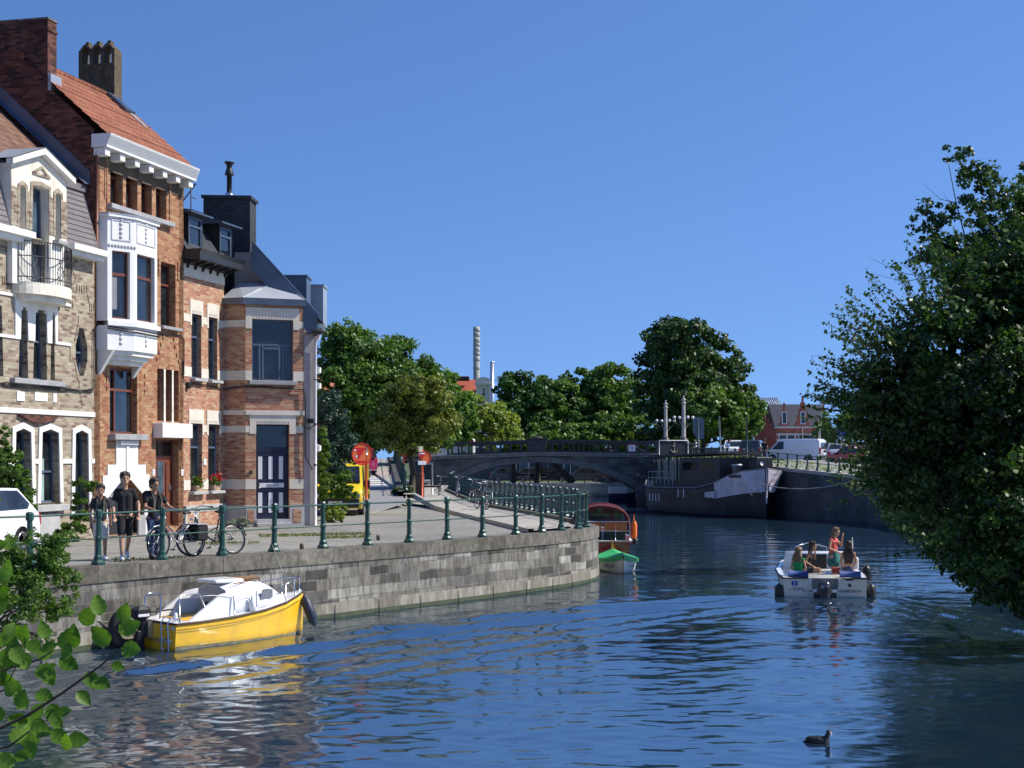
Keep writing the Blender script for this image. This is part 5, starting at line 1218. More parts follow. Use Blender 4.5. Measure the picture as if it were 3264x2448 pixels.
def tree(name, lab, base, lobes, n, size, mt, seed=1, r=.2, cat='tree', group=None, ksize=.26, top=None, shell=.72, trunk=True, nb=9, aspect=.7, droop=0):
    b = Vector(base); t = thing(name, lab, cat, base, 0, group)
    LL = [(l[0]-b.x, l[1]-b.y, l[2]-b.z, l[3], l[4], l[5]) for l in lobes]
    if trunk:
        m = MB(); top = Vector(top)-b if top else Vector((LL[0][0], LL[0][1], LL[0][2])); limbs(m, (0, 0, 0), top, r, LL, seed, nb); m.build('trunk', bark, t)
    C, N, sh = crown_pts(LL, n, seed, ksize, shell)
    ok = C[:, 2] > .02; leaves_mesh('crown', C[ok], N[ok], size, mt, t, seed=seed, shade=sh[ok], aspect=aspect, droop=droop); return t
def PL(x, y, Y, rx, rz_=None, ry=None):              # lobe placed at display pixel (x, y) and depth Y, radii in display pixels
    p = ray(*D(x, y), Y); k = Y/3300; return (p.x, p.y, p.z, rx*k, (ry or rx)*k, (rz_ or rx)*k)
BT = 'trees lining the far water and streets'
# big leafy trees between the corner house and the bridge
tree('plane_tree', 'large dark green tree rising just right of the grey rendered gable', (-9.8, 96, 3.2), [PL(765, 790, 95, 75, 80), PL(745, 740, 95, 48, 46), PL(850, 800, 97, 80, 68), PL(905, 850, 98, 70, 66), PL(820, 870, 95, 90, 70), PL(725, 860, 93, 45, 70), PL(790, 930, 96, 80, 40), PL(880, 930, 97, 60, 45), PL(960, 900, 99, 40, 60), PL(800, 850, 94, 60, 60)], 56000, .24, leaf_mid, 11, .35, group=BT, ksize=.3)
tree('street_tree', 'slim-trunked street tree with olive yellow leaves beside the ramp', (ray(*D(889, 1068), 76).x, 76, 1.9), [PL(900, 860, 76, 66, 52), PL(860, 905, 76, 62, 46), PL(935, 905, 76, 58, 44), PL(895, 950, 76, 66, 34)], 20000, .17, leaf_olive, 12, .16, group=BT, top=ray(*D(895, 880), 76), ksize=.3)
tree('street_tree', 'pale yellow-green tree behind the left end of the bridge parapet', (-6, 150, 1.2), [PL(1060, 915, 140, 60, 48), PL(1000, 900, 138, 50, 60), PL(1095, 935, 140, 30, 26)], 9000, .36, leaf_light, 13, .25, group=BT, ksize=.3)
tree('street_tree', 'bright mid green tree below the red tiled roof', (-9, 128, 3.4), [PL(955, 850, 125, 40, 60), PL(985, 905, 125, 50, 60), PL(940, 930, 125, 50, 40)], 11000, .32, leafmat('fresh_green_leaves', [(.08, .16, .02), (.12, .22, .03), (.16, .27, .045)], .4), 14, .25, group=BT, ksize=.3)
tree('pine_tree', 'blue-green conifer against the side of the corner house', (-7.6, 58, 1.6), [PL(715, 900, 56, 30, 60), PL(735, 970, 56, 34, 60), PL(705, 970, 56, 26, 70), PL(728, 1030, 55.5, 30, 34)], 12000, .10, leaf_blue, 15, .15, group=BT, ksize=.35)
tree('shrub', 'light green ivy shrub growing against the foot of the corner house', (-7.1, 53.5, 1.56), [PL(700, 960, 52, 10, 40, 14), PL(700, 1010, 52, 13, 50, 14), PL(712, 1070, 52, 26, 42, 16), PL(738, 1050, 52.5, 26, 26, 18), PL(752, 1068, 52.5, 18, 22, 12), PL(745, 1030, 53, 20, 16, 12)], 11000, .085, leafmat('ivy_leaves', [(.06, .13, .012), (.10, .19, .02), (.14, .23, .03), (.05, .10, .012)], .35), 16, .08, cat='shrub', ksize=.3)
tree('shrub', 'yellow-green hedge bush on the cobbles beside the yellow van', (-5.6, 50.5, 1.56), [PL(722, 1112, 50.5, 20, 18, 12), PL(738, 1098, 50.8, 14, 12, 10)], 3500, .07, leaf_light, 17, .05, cat='shrub', ksize=.35)
tree('shrub', 'low dark fan-leaved shrub at the edge of the road by the slim tree', (ray(*D(872, 1078), 72).x, 71, 1.6), [PL(872, 1064, 71, 22, 13, 10)], 1800, .18, leaf_dark, 18, .05, cat='shrub', ksize=.5, aspect=.25)
for i, (lobes, n, lab, b) in enumerate([
    ([PL(1118, 850, 172, 46, 50), PL(1105, 915, 170, 50, 44), PL(1150, 890, 171, 44, 60)], 14000, 'green tree beyond the bridge, just right of the steel flue', (0, 172, 1.2)),
    ([PL(1180, 868, 174, 46, 52), PL(1175, 925, 172, 50, 40), PL(1215, 890, 173, 40, 66)], 14000, 'green tree beyond the bridge, in the dip of the tree line', (4, 174, 1.2)),
    ([PL(1250, 850, 176, 46, 56), PL(1235, 920, 174, 54, 46), PL(1285, 880, 175, 44, 70)], 14000, 'green tree beyond the bridge with several pointed tops', (8, 176, 1.2)),
    ([PL(1320, 840, 176, 56, 52), PL(1305, 910, 174, 60, 54), PL(1360, 880, 176, 44, 60)], 16000, 'round-topped tree beyond the bridge, next to the great dark tree', (11.5, 176, 1.2))]):
    tree('street_tree', lab, b, lobes, n, .42, leaf_mid if i % 2 else leafmat('deep_green_leaves', [(.035, .085, .018), (.05, .12, .022), (.07, .15, .03)]), 20+i, .3, group=BT, ksize=.3)
tree('chestnut_tree', 'great dark chestnut tree towering behind the bridge lamps', (13.8, 142, 3.3), [PL(1470, 765, 140, 82, 76), PL(1430, 830, 140, 62, 80), PL(1540, 800, 141, 70, 80), PL(1500, 870, 138, 90, 70), PL(1590, 880, 140, 56, 62), PL(1420, 920, 138, 46, 36), PL(1560, 925, 139, 80, 34)], 34000, .42, leaf_dark, 30, .5, group=BT, ksize=.26)
tree('street_tree', 'lighter green lower tree in front of the chestnut, right of the bridge lamps', (17, 136, 3.3), [PL(1530, 890, 134, 60, 52), PL(1590, 915, 134, 50, 40), PL(1610, 885, 135, 36, 44)], 12000, .34, leaf_mid, 31, .25, group=BT, ksize=.3)
tree('street_tree', 'small pale tree on the right quay between the blue sign and the brick house', (30, 142, 3.4), [PL(1795, 925, 140, 34, 34), PL(1840, 930, 140, 40, 40), PL(1870, 880, 142, 44, 50), PL(1775, 945, 141, 18, 14)], 6000, .32, leaf_mid, 32, .2, group=BT, ksize=.35)
# tall maple on the right and the alder overhanging the water
tree('maple_tree', 'tall dark maple with open crown against the sky at upper right', (17.5, 52, 1.2), [PL(2110, 380, 50, 52, 40), PL(2070, 340, 50, 42, 28), PL(2010, 470, 50, 48, 34), PL(1985, 500, 50, 28, 18), PL(2180, 430, 50, 52, 48), PL(2060, 560, 50, 80, 44), PL(2150, 520, 51, 70, 60), PL(2250, 520, 51, 90, 110), PL(2200, 640, 51, 110, 80), PL(2010, 560, 50, 50, 26), PL(2230, 400, 51, 50, 60), PL(2085, 440, 50, 44, 30), PL(2120, 450, 50, 50, 50), PL(2040, 520, 50, 60, 30)], 26000, .15, leaf_dark, 40, .11, top=ray(*D(2160, 600), 50), ksize=.34, shell=.5, nb=8)
def sprays(lobe_pts, n, Lr, leafs, mbt, C, N, rg, tilt=.25):
    """thin outward twigs that carry leaves in rows: gives the ragged edge of the near bushes"""
    for i in range(n):
        a, d = lobe_pts(rg); L = rg.uniform(*Lr); pts = [a]
        dv = Vector(d).normalized()
        for k in range(5):
            dv = (dv+Vector((rg.gauss(0, .10), rg.gauss(0, .10), tilt*.2+rg.gauss(0, .08)))).normalized(); pts.append(pts[-1]+dv*L/5)
        mbt.tube(pts, [.008, .007, .006, .005, .004, .002], 4)
        for j in range(leafs):
            k = rg.uniform(.1, 1.02)*5; i0 = min(int(k), 4); p = pts[i0]+(pts[i0+1]-pts[i0])*(k-i0)
            o = Vector((rg.gauss(0, 1), rg.gauss(0, 1), rg.gauss(0, 1))).normalized()*.05; C.append(tuple(p+o)); N.append(tuple(o*12+Vector((0, 0, .5))))
rg = random.Random(5)
al = thing('alder_tree', 'dark alder leaning over the water from the right bank', 'tree', (12.2, 31, 1.0))
AL = [PL(2080, 800, 30, 210, 180, 190), PL(2250, 650, 31, 190, 190, 190), PL(1990, 900, 31, 140, 120, 150), PL(2120, 1000, 31, 220, 170, 190), PL(2230, 1130, 29, 200, 180, 170), PL(1985, 1000, 33, 100, 110, 140), PL(1960, 1060, 38, 60, 60, 150), PL(2120, 1170, 31, 100, 110, 130), PL(2240, 1230, 30, 130, 110, 150), PL(2180, 620, 30, 120, 110, 120), PL(1900, 1000, 34, 60, 80, 120)]
ALl = [(l[0]-12.2, l[1]-31, l[2]-1.0, *l[3:]) for l in AL]
C, N, sh = crown_pts(ALl, 90000, 41, .24, .5); ok = C[:, 2] > -.9
leaves_mesh('crown', C[ok], N[ok], .115, leafmat('alder_crown_leaves', [(.010, .026, .006), (.018, .045, .008), (.04, .085, .014), (.09, .16, .03)], .3, .4), al, seed=41, shade=sh[ok], aspect=.72)  # crown leaves darker than the shoots: the tree's shade is put into the colour
m = MB(); limbs(m, (0, 0, -.5), (-1.5, -.5, 5.0), .22, ALl, 42, 26); 
C = []; N = []
def lp_(rg):
    l = ALl[rg.choice([0, 0, 1, 2, 2, 2, 3, 5, 6, 7])]; an = rg.uniform(math.pi*.45, math.pi*1.25)
    d = Vector((math.cos(an)*.9, rg.uniform(-.6, .5), max(-.35, math.sin(an)*.55+.15)+rg.uniform(-.1, .35))).normalized()
    return Vector((l[0]+d.x*l[3]*.85, l[1]+d.y*l[4]*.85, l[2]+d.z*l[5]*.85)), d
sprays(lp_, 330, (.7, 1.5), 34, m, C, N, rg)
m.build('trunk', twig, al)
leaves_mesh('leafy_shoot', np.array(C), np.array(N), .085, leafmat('alder_leaves', [(.03, .07, .012), (.05, .11, .018), (.08, .15, .03)], .3, .35), al, seed=43, aspect=.7)
tree('shrub', 'dark bush on the right bank hiding the end of the shaded quay wall', (16.5, 52, .6), [PL(2000, 1040, 50, 110, 130), PL(2120, 1050, 48, 140, 180), PL(1930, 1070, 55, 46, 60), PL(2230, 1130, 45, 150, 150), PL(1990, 1130, 46, 70, 50), PL(2080, 1190, 42, 80, 60)], 34000, .13, leaf_dark, 45, .12, cat='shrub', ksize=.3)
# mixed shrub growing up in front of the quay wall at lower left
sb = thing('shrub', 'leafy shrub growing in front of the quay wall at the left edge', 'shrub', (-9.0, 25.5, 0))
S_ = [PL(60, 1225, 25.5, 70, 45, 40), PL(120, 1200, 25.5, 55, 50, 40), PL(35, 1290, 25, 70, 60, 40), PL(150, 1260, 25.5, 40, 35, 30), PL(110, 1310, 25.2, 42, 40, 30), PL(25, 1180, 25.5, 30, 25, 20), PL(65, 1160, 26, 26, 22, 20), PL(20, 1380, 25, 45, 50, 30), PL(90, 1375, 25, 26, 24, 20)]
Sl = [(l[0]+9, l[1]-25.5, l[2], *l[3:]) for l in S_]
C, N, sh = crown_pts(Sl, 15000, 46, .34, .45); leaves_mesh('crown', C, N, .07, leaf_mid, sb, seed=46, shade=sh, aspect=.42)
m = MB(); limbs(m, (-.3, 0, -.3), (.1, 0, 1.6), .07, Sl, 47, 18); m.build('stem', bark, sb)
# climbers on the house front
tree('climbing_plant', 'dark climbing plant covering the left edge of the grey-brown house', (-11.9, 34.6, 1.56), [PL(15, 1010, 35, 34, 50, 25), PL(40, 1050, 35, 34, 44, 25), PL(10, 945, 35.3, 14, 26, 16), PL(60, 1085, 35, 26, 24, 20)], 7500, .075, leaf_mid, 48, .06, cat='plant', ksize=.3)
tree('shrub', 'tall garden shrub with long green leaves before the right arch of the grey-brown house', (ray(*D(180, 1170), 36).x, 37.4, 1.56), [PL(180, 1060, 37.3, 22, 26, 16), PL(172, 1110, 37.2, 20, 34, 16), PL(200, 1052, 37.3, 12, 12, 10), PL(150, 1150, 36.8, 36, 20, 16)], 5200, .085, leaf_mid, 49, .05, cat='shrub', ksize=.38, aspect=.4)
tree('plant', 'silver-green lavender clump beside the striped door', (ray(*D(512, 1140), 46.5).x, 46.4, 1.56), [PL(500, 1130, 46.6, 12, 9, 12), PL(520, 1127, 46.7, 14, 11, 12), PL(535, 1131, 46.8, 10, 8, 8)], 2600, .09, leaf_silver, 50, .03, cat='plant', ksize=.5, aspect=.16, trunk=False)
for t, red in LATER:
    rg2 = np.random.RandomState(60+red); C = rg2.normal(0, 1, (260, 3))*np.array([.12, .06, .08])+np.array([0, -.02, .27]); leaves_mesh('foliage', C, C-np.array([0, 0, .1]), .075, leaf_mid, t, seed=61, aspect=.9)
    C = rg2.normal(0, 1, (150 if red else 14, 3))*np.array([.13, .06, .07])+np.array([.02, -.05, .38]); leaves_mesh('blossom', C, C, .06, leaf_red, t, seed=62, aspect=1)
# fern out of the quay wall
fp_ = gnd(*D(1185, 1240), z=0); w0 = ray(*D(1186, 1194), 44.0)
f = thing('fern', 'bright green fern growing out of the quay wall', 'plant', (w0.x+.12, 43.7, w0.z)); rg2 = np.random.RandomState(70)
C = []; N = []
for i in range(16):
    a = rg2.uniform(-.6, 3.4); L = rg2.uniform(.18, .34); dv = np.array([math.cos(a)*.8+.1, -.6, math.sin(a)*.7+.1])
    for k in np.linspace(.15, 1, 14): p = dv*L*k+np.array([0, 0, -.35*(L*k)**2*3]); C += [p+rg2.normal(0, .012, 3)]; N += [rg2.normal(0, 1, 3)]
leaves_mesh('frond', np.array(C), np.array(N), .055, leafmat('fern_green', [(.12, .22, .02), (.2, .32, .04)], .4), f, seed=71, aspect=.5)
C = rg2.normal(0, 1, (120, 3))*np.array([.03, .02, .12])+np.array([-.03, .02, -.28]); leaves_mesh('root', C, C, .04, leaf_dark, f, seed=72, aspect=.4)
# large-leaved alder branch close to the camera
def bigleaf(mb, uv, p, d, up, L, rg, shade):
    d = Vector(d).normalized(); up = Vector(up); s = d.cross(up).normalized(); u = s.cross(d).normalized(); cur = rg.uniform(-.25, .35); fld = rg.uniform(.05, .35)
    n = 9; rows = []
    for i in range(n):
        k = i/(n-1); wd = L*.40*math.sin(math.pi*min(1, k**.8))**.7*(1-.35*k**3)
        c = Vector(p)+d*L*k+u*(cur*L*k*k); e = (1 if i % 2 else .90); rip = .03*L*(1 if i % 2 else -1)
        rows.append([c+s*wd*e+u*(fld*wd+rip), c+s*wd*.5+u*(fld*wd*.35-rip*.3), c, c-s*wd*.5+u*(fld*wd*.35-rip*.3), c-s*wd*e+u*(fld*wd+rip)])
    b = len(mb.v); mb.v += [tuple(q) for r in rows for q in r]
    for i in range(n-1):
        for j in range(4):
            mb.f.append((b+i*5+j, b+i*5+j+1, b+i*5+j+6, b+i*5+j+5)); mb.sm.append(True)
            sh_ = shade+(.06 if i % 2 else -.06)+rg.uniform(-.03, .03); uv += [(min(.99, max(.01, sh_)), .5)]*4
YB = 4.2
def bp(x, y, Y=YB): return ray(*D(x, y), Y)
br = thing('branch', 'near alder branch with large ribbed bright green leaves at lower left', 'branch', bp(-60, 1560))
b0 = bp(-60, 1560); mt_ = MB(); ml = MB(); uv = []; rg = random.Random(11)
def twigp(pts, r): mt_.tube([bp(*p)-b0 for p in pts], [r*(1-.7*i/(len(pts)-1)) for i in range(len(pts))], 6)
twigp([(-60, 1600, 4.3), (60, 1545, 4.25), (130, 1500, 4.2), (215, 1440, 4.15), (262, 1400, 4.1)], .006)
twigp([(-60, 1470, 4.4), (30, 1440, 4.35), (85, 1425, 4.3), (115, 1405, 4.25)], .005)
twigp([(-60, 1630, 4.4), (20, 1612, 4.4), (90, 1560, 4.35), (150, 1540, 4.3)], .004)
twigp([(-60, 1520, 4.5), (10, 1490, 4.5), (40, 1430, 4.45)], .004)
EX = [(rg.uniform(-15, 150), rg.uniform(1370, 1655), rg.uniform(-60, 150), rg.uniform(44, 64), rg.uniform(4.15, 4.7)) for _ in range(34)]
for (x, y, ang, L, Y) in EX+[(215, 1330, 100, 62, 4.1), (262, 1345, 70, 58, 4.1), (262, 1400, -10, 66, 4.05), (235, 1395, 130, 70, 4.1), (255, 1365, 20, 66, 4.15), (240, 1435, -30, 40, 4.15), (178, 1350, 60, 66, 4.2), (160, 1400, 95, 70, 4.2), (130, 1400, 70, 60, 4.25), (150, 1390, -95, 54, 4.2), (100, 1380, 110, 52, 4.3), (95, 1440, -60, 60, 4.3), (60, 1445, 125, 66, 4.3), (35, 1430, 95, 60, 4.3), (75, 1460, 30, 66, 4.25), (200, 1470, -20, 60, 4.15), (190, 1450, -75, 56, 4.2), (165, 1495, -50, 54, 4.2), (110, 1520, -70, 62, 4.25), (85, 1550, -100, 58, 4.3), (60, 1560, 150, 58, 4.3), (40, 1530, 80, 56, 4.35), (110, 1580, -30, 58, 4.3), (20, 1600, 40, 60, 4.4), (0, 1560, 100, 60, 4.4), (60, 1600, -70, 54, 4.35), (10, 1500, 30, 60, 4.4), (-10, 1330, 60, 66, 4.5), (5, 1260, 75, 70, 4.5), (-15, 1290, 20, 60, 4.5), (20, 1190, 100, 46, 4.6), (-10, 1180, 20, 44, 4.6), (-20, 1080, 10, 40, 4.6), (120, 1455, 175, 50, 4.2), (15, 1395, 60, 52, 4.35)]:
    k = Y/3300; a = R(ang+rg.uniform(-12, 12)); p = bp(x, y, Y)-b0
    bigleaf(ml, uv, p, (math.cos(a), rg.uniform(-.35, .35), math.sin(a)), (rg.uniform(-.5, .5), -1, rg.uniform(.1, .9)), L*k*.78, rg, rg.uniform(.25, .8))
mt_.build('twig', twig, br); nf = 32
for i in range(0, len(ml.f), nf):
    q = MB(); f0 = min(min(f) for f in ml.f[i:i+nf]); q.v = ml.v[f0:f0+45]; q.f = [tuple(k-f0 for k in f) for f in ml.f[i:i+nf]]; q.sm = [True]*nf; q.uv = uv[i*4:(i+nf)*4]; q.build('leaf', leaf_big, br)
# leaf litter and weeds on the cobbles
gs = []; gN = []; rg2 = np.random.RandomState(80)
for (x0, x1, y0, y1, n) in ((560, 800, 1150, 1156, 1100), (430, 560, 1165, 1170, 250), (240, 420, 1195, 1203, 260), (690, 790, 1158, 1162, 300)):
    for i in range(n):
        px = rg2.uniform(x0, x1); py = y0+(y1-y0)*rg2.rand()+(800-px)*.02; p = gnd(*D(px, py)); gs.append((p.x, p.y, 1.575)); gN.append((0, 0, 1))
o = leaves_mesh('grass', np.array(gs), np.array(gN)*.2, .06, leafmat('dry_grass', [(.10, .14, .03), (.16, .19, .05), (.2, .2, .08)], .3), None, seed=81, aspect=.5); tag(o, 'tufts of grass growing between the cobbles of the quay', 'grass', kind='stuff')
gs = []; rg2 = np.random.RandomState(82)
for i in range(1500):
    t = rg2.rand(); Y = 86+t*30; x = lin(WR, Y)+rg2.uniform(.45, 1.3); gs.append((x, Y, zr(Y)+rg2.uniform(0, .45)))
o = leaves_mesh('weeds', np.array(gs), np.tile([0, 0, .3], (1500, 1)), .16, leaf_light, None, seed=83, aspect=.4); tag(o, 'weeds sprouting behind the railing of the right quay', 'weeds', kind='stuff')
# ---------------------------------------------------------------- bridge
BRX, BRY = 2.0, 120.0
bg_ = thing('bridge', 'dark stone arch bridge with an iron parapet crossing the water', 'bridge', (BRX, BRY, 0))
def bq(x, y, Y=120.0): p = ray(*D(x, y), Y); return (p.x-BRX, p.z)
arch = [bq(*p) for p in ((975, 1052), (988, 1040), (1001, 1031.5), (1044, 1014), (1086, 1004.7), (1128, 1000), (1168, 998), (1226, 1002.6), (1280, 1013), (1322, 1029), (1354, 1044), (1380, 1059), (1395, 1072))]
topl = [bq(*p) for p in ((1455, 981), (1389, 983), (1168, 980), (1065, 983.5), (968, 986.5), (930, 990))]
x0, x1 = topl[-1][0], topl[0][0]
out = [(x0, -1), (arch[0][0], -1)]+arch+[(arch[-1][0], -1), (x1, -1)]+topl
m = MB(); m.wall(out, [], 0, 0); m.wall(out, [], 8, 0)
for a, b in zip([(arch[0][0], -1)]+arch, arch+[(arch[-1][0], -1)]): m.add([(a[0], 0, a[1]), (b[0], 0, b[1]), (b[0], 8, b[1]), (a[0], 8, a[1])], [(0, 1, 2, 3)])
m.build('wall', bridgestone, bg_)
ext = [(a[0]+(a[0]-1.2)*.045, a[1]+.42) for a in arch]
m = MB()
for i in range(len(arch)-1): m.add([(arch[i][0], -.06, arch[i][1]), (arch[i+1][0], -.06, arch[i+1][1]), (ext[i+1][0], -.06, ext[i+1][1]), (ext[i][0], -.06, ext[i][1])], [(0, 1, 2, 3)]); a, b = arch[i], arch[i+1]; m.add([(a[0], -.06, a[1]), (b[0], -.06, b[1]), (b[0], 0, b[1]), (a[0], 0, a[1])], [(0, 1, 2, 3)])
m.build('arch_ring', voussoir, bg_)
m = MB()
for yy in (-.22, 7.9):
    for a, b in zip(topl, topl[1:]): 
        for dz, e in ((0, 0), (-.16, .08)):
            m.add([(p[0], yy+e+q, p[1]+dz+r) for p in (a, b) for q in (0, .35) for r in (0, .14)], [(0, 4, 5, 1), (1, 5, 7, 3), (0, 2, 6, 4)])
m.build('string_course', mat('cornice_stone', (.16, .16, .155), .9, var=.3), bg_)
def topz(x):
    P_ = sorted(topl)
    for a, b in zip(P_, P_[1:]):
        if a[0] <= x <= b[0]: return a[1]+(b[1]-a[1])*(x-a[0])/(b[0]-a[0])
    return P_[-1][1]
for yy, nm in ((-.05, 'parapet'), (7.9, 'parapet')):
    m = MB(); xs = np.arange(bq(968, 0)[0], x1, .82)
    for i, x in enumerate(xs):
        z = topz(x)+.14; m.bx(x-.07, x+.07, yy-.07, yy+.11, z, z+.82)
        if i < len(xs)-1:
            x2 = xs[i+1]; z2 = topz(x2)+.14
            for lo, hi, d in ((.84, .98, .13), (.04, .12, .05), (.70, .78, .04)): m.add([(x, yy-d, z+lo), (x2, yy-d, z2+lo), (x2, yy-d, z2+hi), (x, yy-d, z+hi), (x, yy+.2, z+lo), (x2, yy+.2, z2+lo), (x2, yy+.2, z2+hi), (x, yy+.2, z+hi)], [(0, 1, 2, 3), (3, 2, 6, 7), (0, 4, 5, 1), (4, 7, 6, 5)])
    m.build(nm, darkiron, bg_)
m = MB(); c = bq(1160, 0)[0]; z = topz(c); m.bev((c, .0, z+.62), (1.5, .5, 1.0), .03); m.bev((c, 0, z+1.18), (1.65, .62, .12), .02); m.ell((c, -.1, z+1.26), (.45, .2, .14)); m.bx(c-.25, c+.25, -.32, -.24, z+.3, z+.95); m.build('centre_pedestal', darkiron, bg_)
m = MB(); a = bq(1356, 960); b = bq(1373, 976); m.bx(a[0], b[0], -.28, -.24, b[1], a[1]); sg_ = m.build('sign', signw, bg_)
m = MB(); m.ring(rp(a[0], b[0], b[1], a[1]), inset(rp(a[0], b[0], b[1], a[1]), .04), -.285, -.281); m.build('sign_border', redp, sg_)
m = MB(); cx_ = (a[0]+b[0])/2; m.bx(cx_-.1, cx_-.05, -.285, -.281, b[1]+.12, a[1]-.1); m.bx(cx_+.05, cx_+.1, -.285, -.281, b[1]+.12, a[1]-.1); m.build('sign_symbol', signb, sg_)
m = MB()
for i, x in enumerate(np.linspace(bq(1385, 0)[0], bq(1450, 0)[0], 3)): m.bev((x, -.25, 1.4), (.9, .6, 2.0), .05)
m.build('pier_cap', bridgestone, bg_)
C = []; rg2 = np.random.RandomState(90)
for px in (975, 1003, 1020, 1070): c = bq(px, 0)[0]; C += list(rg2.normal(0, 1, (70, 3))*np.array([.16, .08, .28])+np.array([c, -.25, topz(c)+.45]))
C = np.array(C); leaves_mesh('weeds', C, C*0+np.array([0, -1, .5]), .12, leaf_mid, bg_, seed=91, aspect=.3)
# ornate bridge lamps
stcol = mat('weathered_lamp_stone', (.42, .40, .36), .8, var=.3, scale=4)
def lampcol(x, ytop, ybase, Y, lab):
    b = ray(*D(x, ybase), Y); h = ray(*D(x, ytop), Y).z-b.z; t = thing('street_lamp', lab, 'street lamp', (b.x, Y, b.z-.9), 0, 'ornate column lamps on the bridge')
    m = MB(); m.bev((0, 0, .45), (1.3, 1.1, .9), .04); m.bev((0, 0, .97), (1.5, 1.3, .14), .03); m.lathe([(.55, 1.04), (.5, 1.15), (.34, 1.25), (.30, 1.42), (.2, 1.5)], 12); m.build('pedestal', darkiron, t)
    k = .9+h; m = MB(); m.lathe([(.2, 1.5), (.17, 1.6), (.135, k-.75), (.13, k-.7), (.2, k-.66), (.2, k-.58), (.12, k-.55), (.12, k-.42), (.19, k-.36), (.17, k-.3), (.07, k-.24), (.05, k-.14), (.075, k-.08), (.02, k)], 12); m.build('column', stcol, t)
    for i in range(4):
        a = R(18+90*i); dx, dy = math.cos(a), math.sin(a); z0 = k-2.25
        m = MB(); m.tube([(dx*.12, dy*.12, z0), (dx*.4, dy*.4, z0-.05), (dx*.72, dy*.72, z0+.1), (dx*.8, dy*.8, z0+.32)], [.03, .035, .03, .03], 6); m.tube([(dx*.15, dy*.15, z0-.35), (dx*.45, dy*.45, z0-.12), (dx*.62, dy*.62, z0+.02)], .03, 5); m.lathe([(.06, 0), (.09, .06), (.06, .1)], 8, (dx*.8, dy*.8, z0+.3)); m.build('arm', greenrail2, t)
        m = MB(); m.ell((dx*.8, dy*.8, z0+.5), .125, 12, 10); m.build('globe', mat('lamp_globe', (.8, .8, .78), .15, var=.03), t)
lampcol(1476.7, 854, 962, 121.0, 'nearer ornate stone column lamp with globes on the bridge end')
lampcol(1437.8, 864, 960, 128.5, 'farther ornate stone column lamp with globes on the bridge end')
# ---------------------------------------------------------------- background buildings
bb = thing('building', 'pale building with a red tiled roof and an ornate white round-topped dormer', 'building', (-7, 205, 1.2))
def bk(x, y, Y): p = ray(*D(x, y), Y); return p.x+7, p.z-1.2
m = MB(); a = bk(940, 0, 205)[0]; b = bk(1066, 0, 205)[0]; zt_ = bk(0, 886, 205)[1]; m.bx(a, b, 0, 10, 0, zt_); m.build('wall', cream, bb)
m = MB(); zr_ = bk(0, 816, 205)[1]; xr0, xr1 = bk(968, 0, 205)[0], bk(1030, 0, 205)[0]
m.add([(a, -.4, zt_), (b, -.4, zt_), (xr1, 5, zr_), (xr0-2, 5, zr_), (a, 10.4, zt_), (b, 10.4, zt_)], [(0, 1, 2, 3), (1, 5, 2), (3, 2, 5, 4)]); rb_ = m.build('roof', mat('red_tile_far', (.42, .10, .055), .8, var=.15, scale=1, bmp=.4, bscale=5), bb)
m = MB(); m.bx(bk(985, 0, 204)[0], bk(1012, 0, 204)[0], 1.0, 4, zr_-.25, zr_+.25); m.build('chimney', brick_dark, bb)
m = MB(); s0, s1_ = bk(1027, 0, 204)[0], bk(1062, 0, 204)[0]; z0, z1 = bk(0, 884, 204)[1], bk(0, 830, 204)[1]
pr = [(s0+.25, z0), (s1_-.2, z0), (s1_-.25, z1), (s0+.3, z1)]; hole = rp(s0+.85, s1_-.8, z0+.7, z1-.5); m.wall(pr, [hole], -1.2, .3); m.bx(s0+.3, s1_-.3, -1.1, 4, z0, z1-.1)
m.prism([(s0, z1)]+[(s0+(s1_-s0)*(.5-.5*math.cos(math.pi*i/10)), z1+.2+.75*math.sin(math.pi*i/10)) for i in range(11)]+[(s1_, z1)], -1.5, 3.0); m.bx(s0-.1, s1_+.1, -1.6, 0, z1-.12, z1+.12)
m.bx(s0+.1, s0+.4, -1.35, -1.0, z0, z1); m.bx(s1_-.4, s1_-.1, -1.35, -1.0, z0, z1); m.bx(s0-.3, s1_+.2, -1.5, 0, z0-.25, z0); dm = m.build('dormer', mat('cream_paint_far', (.72, .66, .52), .8, var=.06), bb)
q = MB(); q.bx(hole[0][0], hole[1][0], -.95, -.9, hole[0][1], hole[2][1]); wn = q.build('pane', dkglass, dm); q = MB(); xm = (hole[0][0]+hole[1][0])/2; q.bx(xm-.06, xm+.06, -1.1, -.95, hole[0][1], hole[2][1]); zm = hole[0][1]+(hole[2][1]-hole[0][1])*.6; q.bx(hole[0][0], hole[1][0], -1.1, -.95, zm-.06, zm+.06); q.build('window_frame', signw, dm)
m = MB(); k = bk(1008, 872, 203); M_ = T(k[0], 1.2, k[1]+.5, rx=R(48)); m.bx(-.9, .9, -.7, .7, 0, .12, M=M_); m.build('skylight', zincd, rb_)
for i in range(4): q = MB(); x = bk(1003+16*i, 0, 205)[0]; z = bk(0, 912, 205)[1]; q.ring(rp(x, x+.7, z, z+1.3), inset(rp(x, x+.7, z, z+1.3), .08), -.08, .02); wo_ = q.build('window', signw, bb); g = MB(); g.bx(x+.08, x+.62, -.02, .0, z+.08, z+1.22); g.build('pane', dkglass, wo_)
